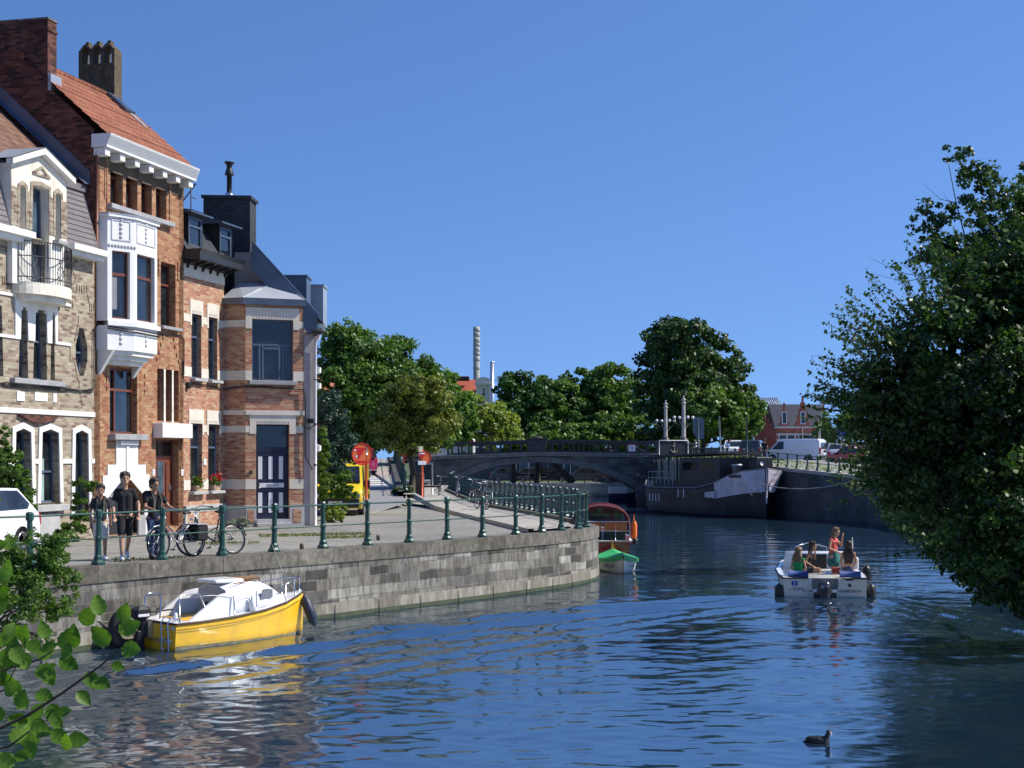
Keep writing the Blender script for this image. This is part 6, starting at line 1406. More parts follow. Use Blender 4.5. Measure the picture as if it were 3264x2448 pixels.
def stack(lab, x0, x1, yt, yb, Y, mt, rings, name='chimney_stack'):
    a, b = ray(*D(x0, yt), Y), ray(*D(x1, yb), Y); r = (b.x-a.x)/2; t = thing(name, lab, 'chimney', ((a.x+b.x)/2, Y, 1.2)); H_ = a.z-1.2
    m = MB(); m.lathe([(r*1.12, 0), (r*1.05, H_*.4), (r*.98, H_)], 16); m.build('shaft', mt, t)
    if rings:
        m = MB()
        for k in (.99, .955, .915, .885, .85, .82, .78, .72, .62, .5): m.lathe([(r*1.06, 0), (r*1.10, .25), (r*1.10, .8), (r*1.06, 1.0)], 16, (0, 0, H_*k-1))
        m.build('iron_band', mat('band_concrete', (.40, .40, .39), .8, var=.2), t)
    else:
        m = MB(); m.lathe([(r, 0), (r*.9, r*.5), (r*.5, r*.9)], 16, (0, 0, H_)); m.build('cap', chrome, t)
stack('tall slim concrete factory chimney with iron bands above the red roof', 1022.5, 1036.5, 706, 815, 420, mat('concrete_stack', (.36, .35, .32), .85, var=.2, scale=.15, stretch=(1, 1, .15)), True)
stack('shorter shiny steel flue right of the factory chimney', 1058.5, 1067.5, 784, 850, 300, mat('brushed_steel', (.6, .62, .66), .25, .8, var=.1), False)
# stepped gable brick house on the right quay
sh_ = thing('house', 'red brick house with stepped gables and white window surrounds behind the parked vans', 'house', (ray(*D(1690, 0), 175).x, 175, 3.3), R(0))
o_ = ray(*D(1690, 0), 175)
def bs(x, y, Y=175): p = ray(*D(x, y), Y); return p.x-o_.x, p.z-3.3
def stepg(xl, xr, zb_, zt__, n): 
    out = [(xl, zb_)]; w_ = (xr-xl)/2/(n+.5)
    L_ = [(xl, zb_)]
    for i in range(n): z = zb_+(zt__-zb_)*(i+1)/(n+1); L_ += [(xl+w_*i, z), (xl+w_*(i+1), z)]
    L_ += [(xl+w_*n, zt__)]; Rr = [(xl+xr-a, b) for a, b in L_][::-1]; return L_+Rr
xa, xb, zE_ = bs(1674, 0)[0], bs(1792, 0)[0], bs(0, 921)[1]
m = MB(); holes = []
for px in (1684, 1702, 1726, 1745, 1772): x = bs(px, 0)[0]; z = bs(0, 975)[1]; holes.append(rp(x, x+.75, z, z+1.9))
m.wall(rp(xa, xb, -.5, zE_), holes, 0, .2); m.bx(xb-.01, xb, 0, 9, -.5, zE_); m.build('wall', brick_red, sh_)
for h in holes:
    q = MB(); q.ring(inset(h, -.12), h, -.05, .0); wo_ = q.build('window', signw, sh_); g = MB(); g.prism(h, .1, .12); g.build('pane', dkglass, wo_)
m = MB()
for z in (zE_-.1, bs(0, 938)[1], bs(0, 950)[1]): m.bx(xa-.1, xb+.1, -.12, 0, z-.12, z+.1)
m.build('pale_band', bandw, sh_)
for cx_, wd, yt in ((1694, 20, 870), (1734, 36, 855), (1779, 18, 868)):
    x0, x1 = bs(cx_-wd/2, 0)[0], bs(cx_+wd/2, 0)[0]; zt_ = bs(0, yt)[1]; m = MB(); pr = stepg(x0, x1, zE_-.3 if wd < 30 else zE_-1, zt_, 3 if wd < 30 else 5); xm = (x0+x1)/2
    h = rp(xm-.2, xm+.2, zE_+.35, zE_+1.6); m.prism(pr, -.1, .35); g_ = m.build('stepped_gable', brick_red, sh_)
    q = MB(); q.ring(inset(h, -.1), h, -.16, -.1); q.build('window_frame', signw, g_); g = MB(); g.prism(h, -.13, -.11); g.build('pane', dkglass, g_)
m = MB(); zR = bs(0, 878)[1]; m.add([(xa, .2, zE_), (xb, .2, zE_), (xb, 4.5, zR+.4), (xa, 4.5, zR+.4)], [(0, 1, 2, 3)]); m.add([(xa, 9, zE_), (xb, 9, zE_), (xb, 4.5, zR+.4), (xa, 4.5, zR+.4)], [(0, 1, 2, 3)]); m.build('roof', mat('navy_slate', (.03, .035, .05), .6, var=.3), sh_)
m = MB(); st_ = [bs(1630, 975)]; xs_ = [1630, 1640, 1647, 1654, 1661, 1668, 1677]; ys_ = [880, 888, 897, 906, 915, 926]
for i in range(6): st_ += [bs(xs_[i], ys_[i]), bs(xs_[i+1], ys_[i])]
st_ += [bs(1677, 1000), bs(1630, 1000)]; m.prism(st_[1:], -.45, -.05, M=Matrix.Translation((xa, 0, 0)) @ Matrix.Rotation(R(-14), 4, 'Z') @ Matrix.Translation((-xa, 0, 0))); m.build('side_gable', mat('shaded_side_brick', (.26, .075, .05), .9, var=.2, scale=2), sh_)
m = MB(); 
for px in (1733, 1768): x = bs(px, 0)[0]; m.tube([(x, -.2, -.3), (x, -.2, zE_)], .07, 6)
m.build('downpipe', cream, sh_)
mb_ = thing('building', 'building with a pale standing-seam metal roof behind the stepped gable house', 'building', (ray(*D(1672, 0), 205).x, 205, 3))
o2 = ray(*D(1672, 0), 205)
def b2(x, y): p = ray(*D(x, y), 205); return p.x-o2.x, p.z-3
m = MB(); a, b = b2(1650, 885), b2(1712, 858); m.bx(a[0], b[0]+2, 0, 8, -.5, a[1]-.6); m.build('wall', mat('dark_grey_wall', (.12, .12, .14), .8), mb_)
rpz = [b2(1651, 893), b2(1700, 890), b2(1687, 857), b2(1650, 857)]; m = MB(); m.add([(p[0], 0 if i < 2 else 3.5, p[1]) for i, p in enumerate(rpz)], [(0, 1, 2, 3)])
for i in range(9):
    k = i/8; p = [rpz[0][0]+(rpz[1][0]-rpz[0][0])*k, rpz[3][0]+(rpz[2][0]-rpz[3][0])*k]; m.tube([(p[0], -.05, rpz[0][1]+.05), (p[1], 3.45, rpz[3][1]+.05)], .06, 4)
m.build('roof', mat('metal_roof', (.5, .56, .62), .35, .4, var=.08), mb_); m = MB(); a, b = b2(1667, 893), b2(1687, 884); m.bx(a[0], b[0], -.15, -.05, a[1]-.3, b[1]); m.build('window', dkglass, mb_)
# street front on the far bank, in the shade of its trees, seen under the arch
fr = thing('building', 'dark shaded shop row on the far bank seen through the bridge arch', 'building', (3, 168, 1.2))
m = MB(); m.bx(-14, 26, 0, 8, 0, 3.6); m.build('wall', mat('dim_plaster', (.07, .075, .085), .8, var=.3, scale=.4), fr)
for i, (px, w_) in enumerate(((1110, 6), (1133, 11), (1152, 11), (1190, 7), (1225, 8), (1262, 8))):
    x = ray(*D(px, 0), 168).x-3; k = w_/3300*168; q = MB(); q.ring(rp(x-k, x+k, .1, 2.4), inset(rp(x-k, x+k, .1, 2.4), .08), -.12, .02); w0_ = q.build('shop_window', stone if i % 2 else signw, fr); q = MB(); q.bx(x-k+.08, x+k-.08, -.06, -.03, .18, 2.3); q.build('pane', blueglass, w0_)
tr_ = thing('house', 'house with an orange roof glimpsed left of the big plane tree', 'house', (ray(*D(695, 0), 130).x, 130, 2))
m = MB(); m.bx(-4, 1.2, 0, 6, 0, ray(*D(0, 850), 130).z-2); m.build('wall', brick_red, tr_); m = MB(); zz_ = ray(*D(0, 850), 130).z-2; m.prism([(-.3, zz_), (3, zz_+2.0), (6.3, zz_)], -4, 1.2, 'x'); m.build('roof', mat('orange_roof_far', (.5, .17, .09), .8), tr_)
# tree understorey closing the view behind the bridge
tree('street_tree', 'row of low plane crowns filling the gap right of the pale tree behind the bridge', (6, 150, 1.2), [PL(1130, 950, 150, 50, 34), PL(1200, 950, 150, 60, 36), PL(1290, 950, 150, 60, 36), PL(1360, 945, 150, 40, 44), PL(1420, 945, 150, 50, 34), PL(1480, 950, 150, 50, 30)], 22000, .36, leaf_mid, 95, .3, group=BT, ksize=.3)
for i, px in enumerate((1108, 1160, 1315)):
    p = ray(*D(px, 0), 152); m = MB(); m.tube([(0, 0, 0), (.05, 0, 1.8), (-.05, 0, 4.2)], [.32, .25, .2], 8); o = m.build('tree_trunk', bark if i < 2 else mat('pinkish_bark', (.35, .22, .16), .9), None); o.location = (p.x, 152, 1.2); tag(o, ['dark tree trunk on the far bank at the left of the arch opening', 'dark tree trunk on the far bank in the middle of the arch opening', 'sunlit pinkish tree trunk on the far bank under the arch'][i], 'tree trunk')
# ---------------------------------------------------------------- signs and poles
def pole(name, lab, cat, px, ytop, Y, zb, r, mt):
    p = ray(*D(px, ytop), Y); t = thing(name, lab, cat, (p.x, Y, zb)); m = MB(); m.tube([(0, 0, 0), (0, 0, p.z-zb)], r, 10); m.build('pole', mt, t); return t, p.z-zb
def disc(m, r, y0, y1, c=(0, 0), n=28): m.prism([(c[0]+r*math.cos(2*math.pi*i/n), c[1]+r*math.sin(2*math.pi*i/n)) for i in range(n)], y0, y1)
def L_(t, px, py, Y): p = ray(*D(px, py), Y)-t.location; return p.x, p.z
obk = mat('orange_sign_back', (.72, .14, .03), .5, var=.12)
t, h = pole('road_sign', 'large round orange-red sign seen from behind on an orange pole by the railing', 'sign', 791, 967, 45, 1.56, .035, orangep)
c = L_(t, 780, 981, 45); m = MB(); disc(m, .325, -.03, -.015, c); sg = m.build('sign_plate', obk, t); m = MB(); ringp = lambda r: [(c[0]+r*math.cos(2*math.pi*i/28), c[1]+r*math.sin(2*math.pi*i/28)) for i in range(28)]; m.ring(ringp(.33), ringp(.30), -.045, -.028); m.build('rim', redp, sg)
m = MB(); m.add([(c[0]-.12, -.036, c[1]-.17), (c[0]+.09, -.036, c[1]+.13), (c[0]-.17, -.036, c[1]+.15), (c[0]+.12, -.036, c[1]-.17)], [(0, 1, 2), ]); m.bx(c[0]-.20, c[0]+.16, -.034, -.031, c[1]-.26, c[1]-.19); m.bx(c[0]-.24, c[0]+.14, -.034, -.031, c[1]+.13, c[1]+.19); m.build('back_brace', redp, sg)
m = MB(); m.bx(c[0]-.26, c[0]-.19, -.04, -.03, c[1]+.10, c[1]+.14); m.bx(c[0]-.2, c[0]-.15, -.04, -.03, c[1]-.1, c[1]-.03); m.build('sticker', signw, sg)
m = MB(); m.tube([(0, 0, h-.22), (0, 0, h+.02)], .042, 10); m.build('pole_cap', greypole, t)
m = MB(); m.bx(-.07, .02, -.06, -.03, .55, .68); m.build('sticker', signw, t); t.rotation_euler.z = R(30)
t, h = pole('road_sign', 'round no right turn sign with white plate and blue panel beyond the orange sign', 'sign', 790.5, 917, 108, 3.5, .05, greypole)
c = L_(t, 790.5, 926.5, 108); m = MB(); disc(m, .30, -.08, -.06, c); sg = m.build('sign_plate', signw, t); m = MB(); ringp = lambda r: [(c[0]+r*math.cos(2*math.pi*i/28), c[1]+r*math.sin(2*math.pi*i/28)) for i in range(28)]; m.ring(ringp(.305), ringp(.235), -.1, -.08); m.bx(-.29, .29, -.1, -.085, -.028, .028, M=T(c[0], 0, c[1], ry=R(45))); m.build('red_ring', mat('dull_sign_red', (.28, .03, .03), .5), sg)
m = MB(); m.bx(c[0]-.09, c[0]-.03, -.09, -.081, c[1]-.18, c[1]+.08); m.bx(c[0]-.09, c[0]+.08, -.09, -.081, c[1]+.03, c[1]+.09); m.prism([(c[0]+.05, c[1]-.02), (c[0]+.16, c[1]+.06), (c[0]+.05, c[1]+.14)], -.09, -.081); m.build('arrow_symbol', blackm, sg)
a = L_(t, 783, 939, 108); b = L_(t, 799.5, 950, 108); m = MB(); m.bx(a[0], b[0], -.09, -.06, b[1], a[1]); sg = m.build('white_plate', signw, t); m = MB(); m.bx(a[0]+.1, b[0]-.1, -.095, -.091, a[1]-.13, a[1]-.1); m.bx(a[0]+.1, b[0]-.16, -.095, -.091, b[1]+.1, b[1]+.15); m.build('print_line', stone, sg)
a = L_(t, 774, 948, 110); b = L_(t, 792, 959, 110); m = MB(); m.bx(a[0], b[0], 0.02, .05, b[1], a[1]); m.build('blue_panel', signb, t)
def noentry(t, c, r, yy=-.06):
    m = MB(); disc(m, r, yy-.01, yy, c); sg = m.build('sign_plate', redp, t); m = MB(); m.bx(c[0]-r*.72, c[0]+r*.72, yy-.02, yy-.011, c[1]-r*.17, c[1]+r*.17); m.build('white_bar', signw, sg); return sg
t, h = pole('road_sign', 'small no entry sign with white plate on an orange pole at the road fork', 'sign', 912, 970, 74, 1.75, .05, orangep)
t.rotation_euler.z = R(24); noentry(t, L_(t, 910.5, 979.5, 74), .19); c = L_(t, 919, 989, 74.3); m = MB(); disc(m, .31, .02, .04, c); sg = m.build('sign_back', obk, t); m = MB(); ringp = lambda r: [(c[0]+r*math.cos(2*math.pi*i/28), c[1]+r*math.sin(2*math.pi*i/28)) for i in range(28)]; m.ring(ringp(.315), ringp(.285), .0, .02); m.build('rim', redp, sg)
a = L_(t, 901.5, 995.5, 74); b = L_(t, 920, 1004, 74); m = MB(); m.bx(a[0], b[0], -.07, -.05, b[1], a[1]); m.build('white_plate', signw, t); a = L_(t, 903, 964, 74); b = L_(t, 912, 976, 74); m = MB(); m.bx(a[0], b[0], -.1, .1, b[1], a[1]); m.build('box', mat('beige_box', (.6, .55, .38), .7), t)
t, h = pole('bollard', 'square dark wooden post with a seat board behind the no entry pole', 'post', 907, 1038, 75, 1.7, .02, blackm)
m = MB(); m.bev((0, 0, .62), (.42, .3, 1.25), .03); m.build('wooden_post', mat('old_wood', (.07, .055, .045), .9, var=.3), t); m = MB(); m.bx(.2, 1.0, -.2, .2, .55, .64); m.build('seat_board', mat('old_wood', (.07, .055, .045), .9), t)
t, h = pole('road_sign', 'orange pole with an orange-backed sign beside the slim tree', 'sign', 872.5, 966, 76, 1.9, .05, orangep)
t.rotation_euler.z = R(28); c = L_(t, 870, 978, 76); m = MB(); m.prism([(c[0]-.28, c[1]+.2), (c[0]+.3, c[1]+.22), (c[0]+.02, c[1]-.28)], -.02, 0); m.bx(c[0]-.05, c[0]+.3, .06, .08, c[1]-.2, c[1]+.15); m.build('sign_back', obk, t)
pole('post', 'thin dark grey post standing on the ramp pavement', 'post', 842, 994, 86, 2.75, .045, darkiron)
t, h = pole('road_sign', 'slim grey signpost at the lower end of the promenade path under the bridge wall', 'sign', 934, 999, 86, 1.6, .045, greypole); m = MB(); m.bx(-.3, .05, -.02, 0, h-.12, h); m.build('sign_plate', greypole, t)
m = MB(); m.bx(0, 5.2, 0, .1, 0, 1.0); m.bx(0, 5.2, -.02, .12, 1.0, 1.5)
p = ray(*D(912, 975), 134)
t = thing('van', 'red and white van passing beyond the left end of the bridge', 'van', (p.x+2.2, 131, 3.5))
m = MB(); m.bev((0, 0, 1.1), (5.0, 1.9, 1.6), .15); m.build('body', signw, t); m = MB(); m.bx(-1.4, 2.4, -.97, -.95, 1.35, 1.75); m.build('red_stripe', redp, t); m = MB()
for x in (-1.6, 1.6): m.tube([(x, -.97, .35), (x, -.8, .35)], .34, 14)
m.build('wheel', rubber, t)
t, h = pole('road_sign', 'blue one way sign with a white arrow and a white plate on the right quay', 'sign', 1816.5, 924, 112, 3.2, .04, greypole)
a = L_(t, 1808, 925, 112); b = L_(t, 1825.5, 943, 112); m = MB(); m.bx(a[0], b[0], -.08, -.05, b[1], a[1]); sg = m.build('sign_plate', signb, t); c = ((a[0]+b[0])/2, (a[1]+b[1])/2); m = MB(); m.bx(c[0]-.04, c[0]+.04, -.09, -.081, c[1]-.2, c[1]+.1); m.prism([(c[0]-.13, c[1]+.08), (c[0]+.13, c[1]+.08), (c[0], c[1]+.23)], -.09, -.081); m.build('arrow_symbol', signw, sg)
m = MB(); m.bx(a[0]+.03, b[0]-.03, -.07, -.05, b[1]-.32, b[1]-.04); m.build('white_plate', signw, t)
t, h = pole('traffic_light', 'traffic light and dark round sign on a grey pole right of the bridge lamps', 'traffic light', 1509, 901, 123, 3.4, .05, greypole)
m = MB(); m.prism([(-.42, h-.1), (-.2, h+.03), (.3, h-.05), (.45, h-.3), (.45, h-1.75), (-.1, h-1.75), (-.45, h-1.2)], .05, .1); m.build('sign_back', zincd, t); m = MB(); m.bx(-.38, -.1, -.25, 0, h-2.75, h-1.9); tl = m.build('signal_head', blackm, t); m = MB(); m.ell((-.24, -.26, h-2.1), .09); m.ell((-.24, -.26, h-2.35), .09); m.build('signal_lens', signw, tl)
pole('street_lamp', 'tall dark green pole with a pale top on the right quay near the bridge', 'street lamp', 1613, 900, 116, 3.4, .08, mat('green_pole', (.03, .06, .045), .5))[0]
pole('flagpole', 'pale pole standing in front of the stepped gable house', 'post', 1770, 910, 130, 3.3, .09, cream)
pole('post', 'grey lamp post half hidden by leaves right of the blue one way sign', 'post', 1853, 895, 118, 3.2, .07, greypole)
# ---------------------------------------------------------------- cars and vans; x forward, built on their silhouette
PROF = {
 'hatch': dict(L=4.1, W=1.75, H=1.5, s=[(.5, .2), (.5, .46), (.46, .56), (.25, .64), (.09, .95), (-.02, 1), (-.32, .985), (-.44, .72), (-.485, .6), (-.5, .4), (-.5, .2)], ws=3, rw=6, side=[[(.21, .66), (.085, .92), (-.02, .955), (-.05, .955), (-.05, .66)], [(-.07, .66), (-.07, .955), (-.31, .94), (-.39, .74), (-.36, .67)]], belt=.62),
 'suv': dict(L=4.3, W=1.8, H=1.65, s=[(.5, .22), (.5, .5), (.46, .58), (.27, .64), (.13, .95), (.02, 1), (-.42, .98), (-.48, .66), (-.5, .55), (-.5, .22)], ws=3, rw=6, side=[[(.24, .66), (.125, .92), (.02, .955), (-.02, .955), (-.02, .66)], [(-.04, .66), (-.04, .955), (-.40, .94), (-.45, .68)]], belt=.62),
 'van': dict(L=5.0, W=1.95, H=1.95, s=[(.5, .15), (.5, .36), (.47, .47), (.35, .56), (.22, .93), (.16, 1), (-.47, 1), (-.5, .93), (-.5, .15)], ws=3, rw=None, side=[[(.32, .57), (.21, .88), (.12, .9), (.12, .57)]], belt=.56),
 'bigvan': dict(L=5.9, W=1.95, H=2.12, s=[(.5, .12), (.5, .36), (.48, .46), (.40, .54), (.31, .88), (.26, .98), (.2, 1), (-.5, 1), (-.5, .12)], ws=3, rw=None, side=[[(.37, .51), (.29, .82), (.2, .84), (.2, .51)]], belt=.5)}
def car(name, lab, kind, loc, rz, paint, cat='car', group=None, face=None, plate=True, fdark=.3):
    P_ = PROF[kind]; L, W, H = P_['L'], P_['W'], P_['H']; t = thing(name, lab, cat, loc, rz, group)
    def wy(z): 
        z /= H; return W/2*(1-.02*(z < .3)) if z < P_['belt'] else W/2*(1-.22*(z-P_['belt'])/(1-P_['belt'])*(1 if kind in ('hatch', 'suv') else .45))
    S = [(a*L, b*H) for a, b in P_['s']]; n = len(S)
    m = MB(); rows = []
    zs = [q[1] for q in S]
    for k in (-1, -.93, -.6, 0, .6, .93, 1):
        e = 1-.025*(abs(k) > .97); rows.append([(x*(e if abs(x) > .4*L else 1)-(.05*k*k*math.copysign(1, x) if abs(x) > .4*L else 0), k*wy(z), z*(1-.012*(abs(k) > .9)*(z > .5*H))) for x, z in S])
    m.loft(rows, cap=False, closed=True)
    for sgn in (0, -1):
        r = rows[sgn]; m.add(r, [tuple(q) for q in tessellate_polygon([[Vector((p[0], p[2], 0)) for p in r]])])
    m.build('body', paint, t)
    g = glassmat('car_glass', (.02, .025, .03))
    for poly in P_['side']:
        for sg in (-1, 1):
            q = MB(); vs = [(a*L, sg*(wy(b*H)+.008), b*H) for a, b in poly]; q.add(vs, [tuple(range(len(vs)))]); q.build('side_window', g, t)
    for idx, nm in ((P_['ws'], 'windscreen'), (P_['rw'], 'rear_window')):
        if idx is None: continue
        a, b = S[idx], S[idx+1]; d = Vector((b[0]-a[0], b[1]-a[1])); nn = Vector((d.y, -d.x)).normalized()*.012*(1 if nm == 'windscreen' else 1)
        nn = Vector((abs(nn.x)*(1 if nm == 'windscreen' else -1), abs(nn.y))); q = MB(); pa_, pb_ = Vector(a)+d*.06+nn, Vector(a)+d*.93+nn
        if nm == 'rear_window': pa_, pb_ = Vector(a)+d*.12+nn, Vector(a)+d*.97+nn
        wa, wb_ = wy(pa_.y)-.09, wy(pb_.y)-.09; q.add([(pa_.x, -wa, pa_.y), (pa_.x, wa, pa_.y), (pb_.x, wb_, pb_.y), (pb_.x, -wb_, pb_.y)], [(0, 1, 2, 3)]); q.build(nm, g, t)
    if kind in ('van', 'bigvan'):
        q = MB(); q.bx(-L/2-.02, -L/2, -W*.36, -.05, H*.58, H*.85); q.bx(-L/2-.02, -L/2, .05, W*.36, H*.58, H*.85); q.build('rear_window', g, t)
    for x in (L*.31, -L*.30):
        for sg in (-1, 1):
            q = MB(); r = .31 if L < 4.5 else .35; q.tube([(x, sg*(W/2-.19), r), (x, sg*(W/2+.005), r)], [r, r], 20); wh = q.build('wheel', rubber, t); q = MB(); q.tube([(x, sg*(W/2+.006), r), (x, sg*(W/2+.014), r)], [r*.62, r*.55], 14); q.build('rim', steel, wh)
            q = MB(); q.prism([(x+(r+.06)*math.cos(math.pi*i/10), .14+(r+.05)*math.sin(math.pi*i/10)) for i in range(11)], sg*(W/2-.2), sg*(W/2+.001)); q.build('wheel_arch', blackm, t)
    for sg in (-1, 1):
        q = MB(); q.bev((L/2-.07, sg*(W/2-.24), H*.43 if kind not in ('bigvan',) else H*.345), (.16, .36, .16), .03); q.build('headlight', chrome, t)
        q = MB(); q.bev((-L/2+.05, sg*(W/2-.13), H*.5), (.13, .2, .28 if kind != 'van' else .5), .03); q.build('tail_light', mat('tail_red', (.35, .01, .01), .25, var=.05), t)
        q = MB(); q.bev((L*.2, sg*(W/2+.09), H*.62 if kind != 'bigvan' else H*.53), (.1, .2, .16 if kind != 'bigvan' else .34), .02); q.build('mirror', blackm, t)
    q = MB(); q.bev((L/2-.03, 0, H*.22), (.14, W*.9, H*.16), .03); q.bev((L/2-.02, 0, H*.37), (.07, W*.5, H*.08), .01); q.build('front_grille', blackm, t)
    q = MB(); q.bev((-L/2+.02, 0, H*.24), (.12, W*.92, H*.12), .03); q.build('rear_bumper', blackm if kind in ('van', 'bigvan') else paint, t)
    q = MB(); q.bx(L/2+.03, L/2+.05, -.26, .26, H*.2, H*.2+.11); q.bx(-L/2-.06, -L/2-.035, -.26, .26, H*.33, H*.33+.11); q.build('number_plate', signw, t)
    return t
def paint(name, c, r=.25): return mat(name, c, r, var=.02, coat=.8)
van = car('delivery_van', 'yellow high-roofed delivery van parked facing the camera beside the green hedge', 'bigvan', (-6.62, 59.3, 1.56), R(-90+2), paint('yellow_van_paint', (.85, .62, .01)), 'van')
q = MB(); [q.bx(2.78, 2.80, y, y+w_, 1.03, 1.045) for y, w_ in ((-.42, .14), (-.26, .2), (-.02, .1), (.1, .16))]; q.build('lettering', mat('dark_yellow_ink', (.2, .13, .0), .6), van)
car('parked_car', 'magenta pink car parked on the ramp behind the yellow van', 'suv', (-8.75, 86.5, 2.62), R(-92), paint('magenta_paint', (.55, .015, .13)))
wc = car('parked_car', 'white hatchback cut by the left edge of the photo in front of the climbing plant', 'hatch', (ray(*D(-98, 0), 33.0).x, 33.0, 1.56), R(-104.4), paint('white_car_paint', (.78, .79, .8)))
GR = 'vehicles parked on the right bank'
car('parked_van', 'white panel van parked side-on on the right quay before the brick house', 'van', (ray(*D(1718, 0), 126).x, 126.5, 3.3), R(152), paint('white_van_paint', (.76, .78, .82)), 'van', GR)
car('parked_car', 'blue-grey estate car between the white van and the silver car', 'suv', (ray(*D(1779, 0), 128).x, 128.5, 3.3), R(96), paint('bluegrey_car_paint', (.16, .19, .30)), group=GR)
car('parked_car', 'silver car seen from behind, right of the blue-grey estate', 'hatch', (ray(*D(1809, 0), 121).x, 121, 3.3), R(80), paint('silver_paint', (.5, .53, .6), .3), group=GR)
car('parked_car', 'red car half covered by leaves at the right end of the quay railing', 'hatch', (ray(*D(1846, 0), 104).x, 104, 3.05), R(118), paint('red_car_paint', (.55, .012, .012)), group=GR)
car('parked_car', 'black car behind the red car under the leaves', 'suv', (ray(*D(1868, 0), 118).x, 118, 3.3), R(100), paint('black_car_paint', (.012, .013, .016)), group=GR)
car('parked_car', 'white car with dark windscreen parked behind the man in blue', 'suv', (ray(*D(1585, 0), 129).x, 129, 3.55), R(-95), paint('white_car_paint2', (.75, .76, .78)), group=GR)
car('parked_car', 'dark grey car seen from behind, left of the person in dark clothes', 'suv', (ray(*D(1626, 0), 124).x, 124, 3.5), R(75), paint('grey_car_paint', (.05, .055, .06)), group=GR)
for i, (px, lab, pc) in enumerate(((1102, 'small blue-grey car on the far bank, leftmost under the arch', (.06, .08, .12)), (1138, 'pale silver car on the far bank under the arch, second from left', (.14, .15, .17)), (1186, 'dark car on the far bank under the arch, third from left', (.02, .02, .03)), (1260, 'light grey car on the far bank under the arch, rightmost', (.1, .11, .12)))):
    car('parked_car', lab, 'hatch', (ray(*D(px, 0), 155).x, 155, 1.22), R(180 if i % 2 else 0), paint('far_car_%d' % i, pc), group='cars parked on the far bank')  # far bank's shade is put into these paints, darker than the cars' own colours
# ---------------------------------------------------------------- boats; x towards the bow, y to the left, z up from the waterline
def hull(st, n=7):
    """st: stations (x, half beam at deck, half beam at water, z deck, z keel); returns the closed shell's sections"""
    out = []
    for x, bd, bw, zd, zk in st:
        pts = []
        for i in range(n): k = i/(n-1); pts.append((x, -(bw+(bd-bw)*(1-k)**1.4) if k < .7 else -bw*(1-k)/.3, zd+(0-zd)*k/.7 if k < .7 else zk*(k-.7)/.3))
        out.append(pts+[(p[0], -p[1], p[2]) for p in pts[-2::-1]])
    return out
def deck(m, st, inset_=0, dz=0, x0=None, x1=None):
    S = [s for s in st if (x0 is None or s[0] >= x0) and (x1 is None or s[0] <= x1)]
    for a, b in zip(S, S[1:]): m.add([(a[0], -(a[1]-inset_), a[3]+dz), (b[0], -max(0, b[1]-inset_), b[3]+dz), (b[0], max(0, b[1]-inset_), b[3]+dz), (a[0], a[1]-inset_, a[3]+dz)], [(0, 1, 2, 3)])
def gun(m, st, r, dz=0, sides=(-1, 1)):
    for sg in sides: m.tube([(s[0], sg*s[1], s[3]+dz) for s in st], r, 6)
def torus(m, c, R_, r, ax='y', n=18, k=6):
    pts = [(c[0]+R_*math.cos(2*math.pi*i/n), c[1], c[2]+R_*math.sin(2*math.pi*i/n)) if ax == 'y' else ((c[0], c[1]+R_*math.cos(2*math.pi*i/n), c[2]+R_*math.sin(2*math.pi*i/n)) if ax == 'x' else (c[0]+R_*math.cos(2*math.pi*i/n), c[1]+R_*math.sin(2*math.pi*i/n), c[2])) for i in range(n+1)]
    m.tube(pts, r, k)
def fender(par, p, L=.5, r=.11, mt=None, nm='fender', tilt=(0, 0)):
    m = MB(); x, y, z = p; tx, ty = tilt; m.tube([(x+tx*k, y+ty*k, z-L*k) for k in (0, .08, .2, .5, .8, .92, 1)], [.02, r*.6, r, r, r, r*.6, .02], 12); m.tube([(x, y, z), (x-tx*.2, y-ty*.2, z+.22)], .01, 4); return m.build(nm, mt or blackm, par)
ybm = mat('yellow_gelcoat', (.80, .46, .01), .38, var=.07, coat=.25, dirt=(.55, .33, .04), dscale=2.2, stretch=(1, 1, .3))
yb = thing('motorboat', 'small yellow and white cabin boat moored at the quay wall', 'boat', (-6.92, 29.72, 0), math.atan2(.714, .70)); yb.scale = (1.12, 1.06, 1.03)
st = [(0, .66, .60, .50, -.16), (.5, .70, .62, .52, -.18), (1.2, .70, .60, .56, -.2), (1.9, .62, .50, .63, -.2), (2.5, .44, .32, .72, -.18), (2.95, .2, .1, .82, -.1), (3.18, .02, .0, .87, .25)]
m = MB(); m.loft(hull(st), cap=True); m.build('hull', ybm, yb)
m = MB(); gun(m, st, .022, -.01); m.tube([(0, -.66, .49), (0, .66, .49)], .022, 6); m.build('rubbing_strake', mat('dark_strake', (.05, .02, .012), .5), yb)
m = MB()
for sg in (-1, 1): m.tube([(s[0], sg*(s[1]*.96+s[2]*.04+.008), s[3]-.12) for s in st[:-1]], .006, 4)
m.build('pinstripe', blackm, yb)
def atz(s, z): f = 1-z/s[3]; return s[2]+(s[1]-s[2])*(1-f*.7)**1.4+.006
m = MB()
for a, b in zip(st[:-1], st[1:]):
    for sg in (-1, 1): m.add([(a[0], sg*atz(a, -.05), -.05), (b[0], sg*atz(b, -.05), -.05), (b[0], sg*atz(b, .07), .07), (a[0], sg*atz(a, .06), .06)], [(0, 1, 2, 3)])
m.build('waterline_stain', mat('grimy_waterline', (.18, .17, .12), .8, var=.5, scale=8), yb)
m = MB(); deck(m, st, .0, .012, x0=1.15)
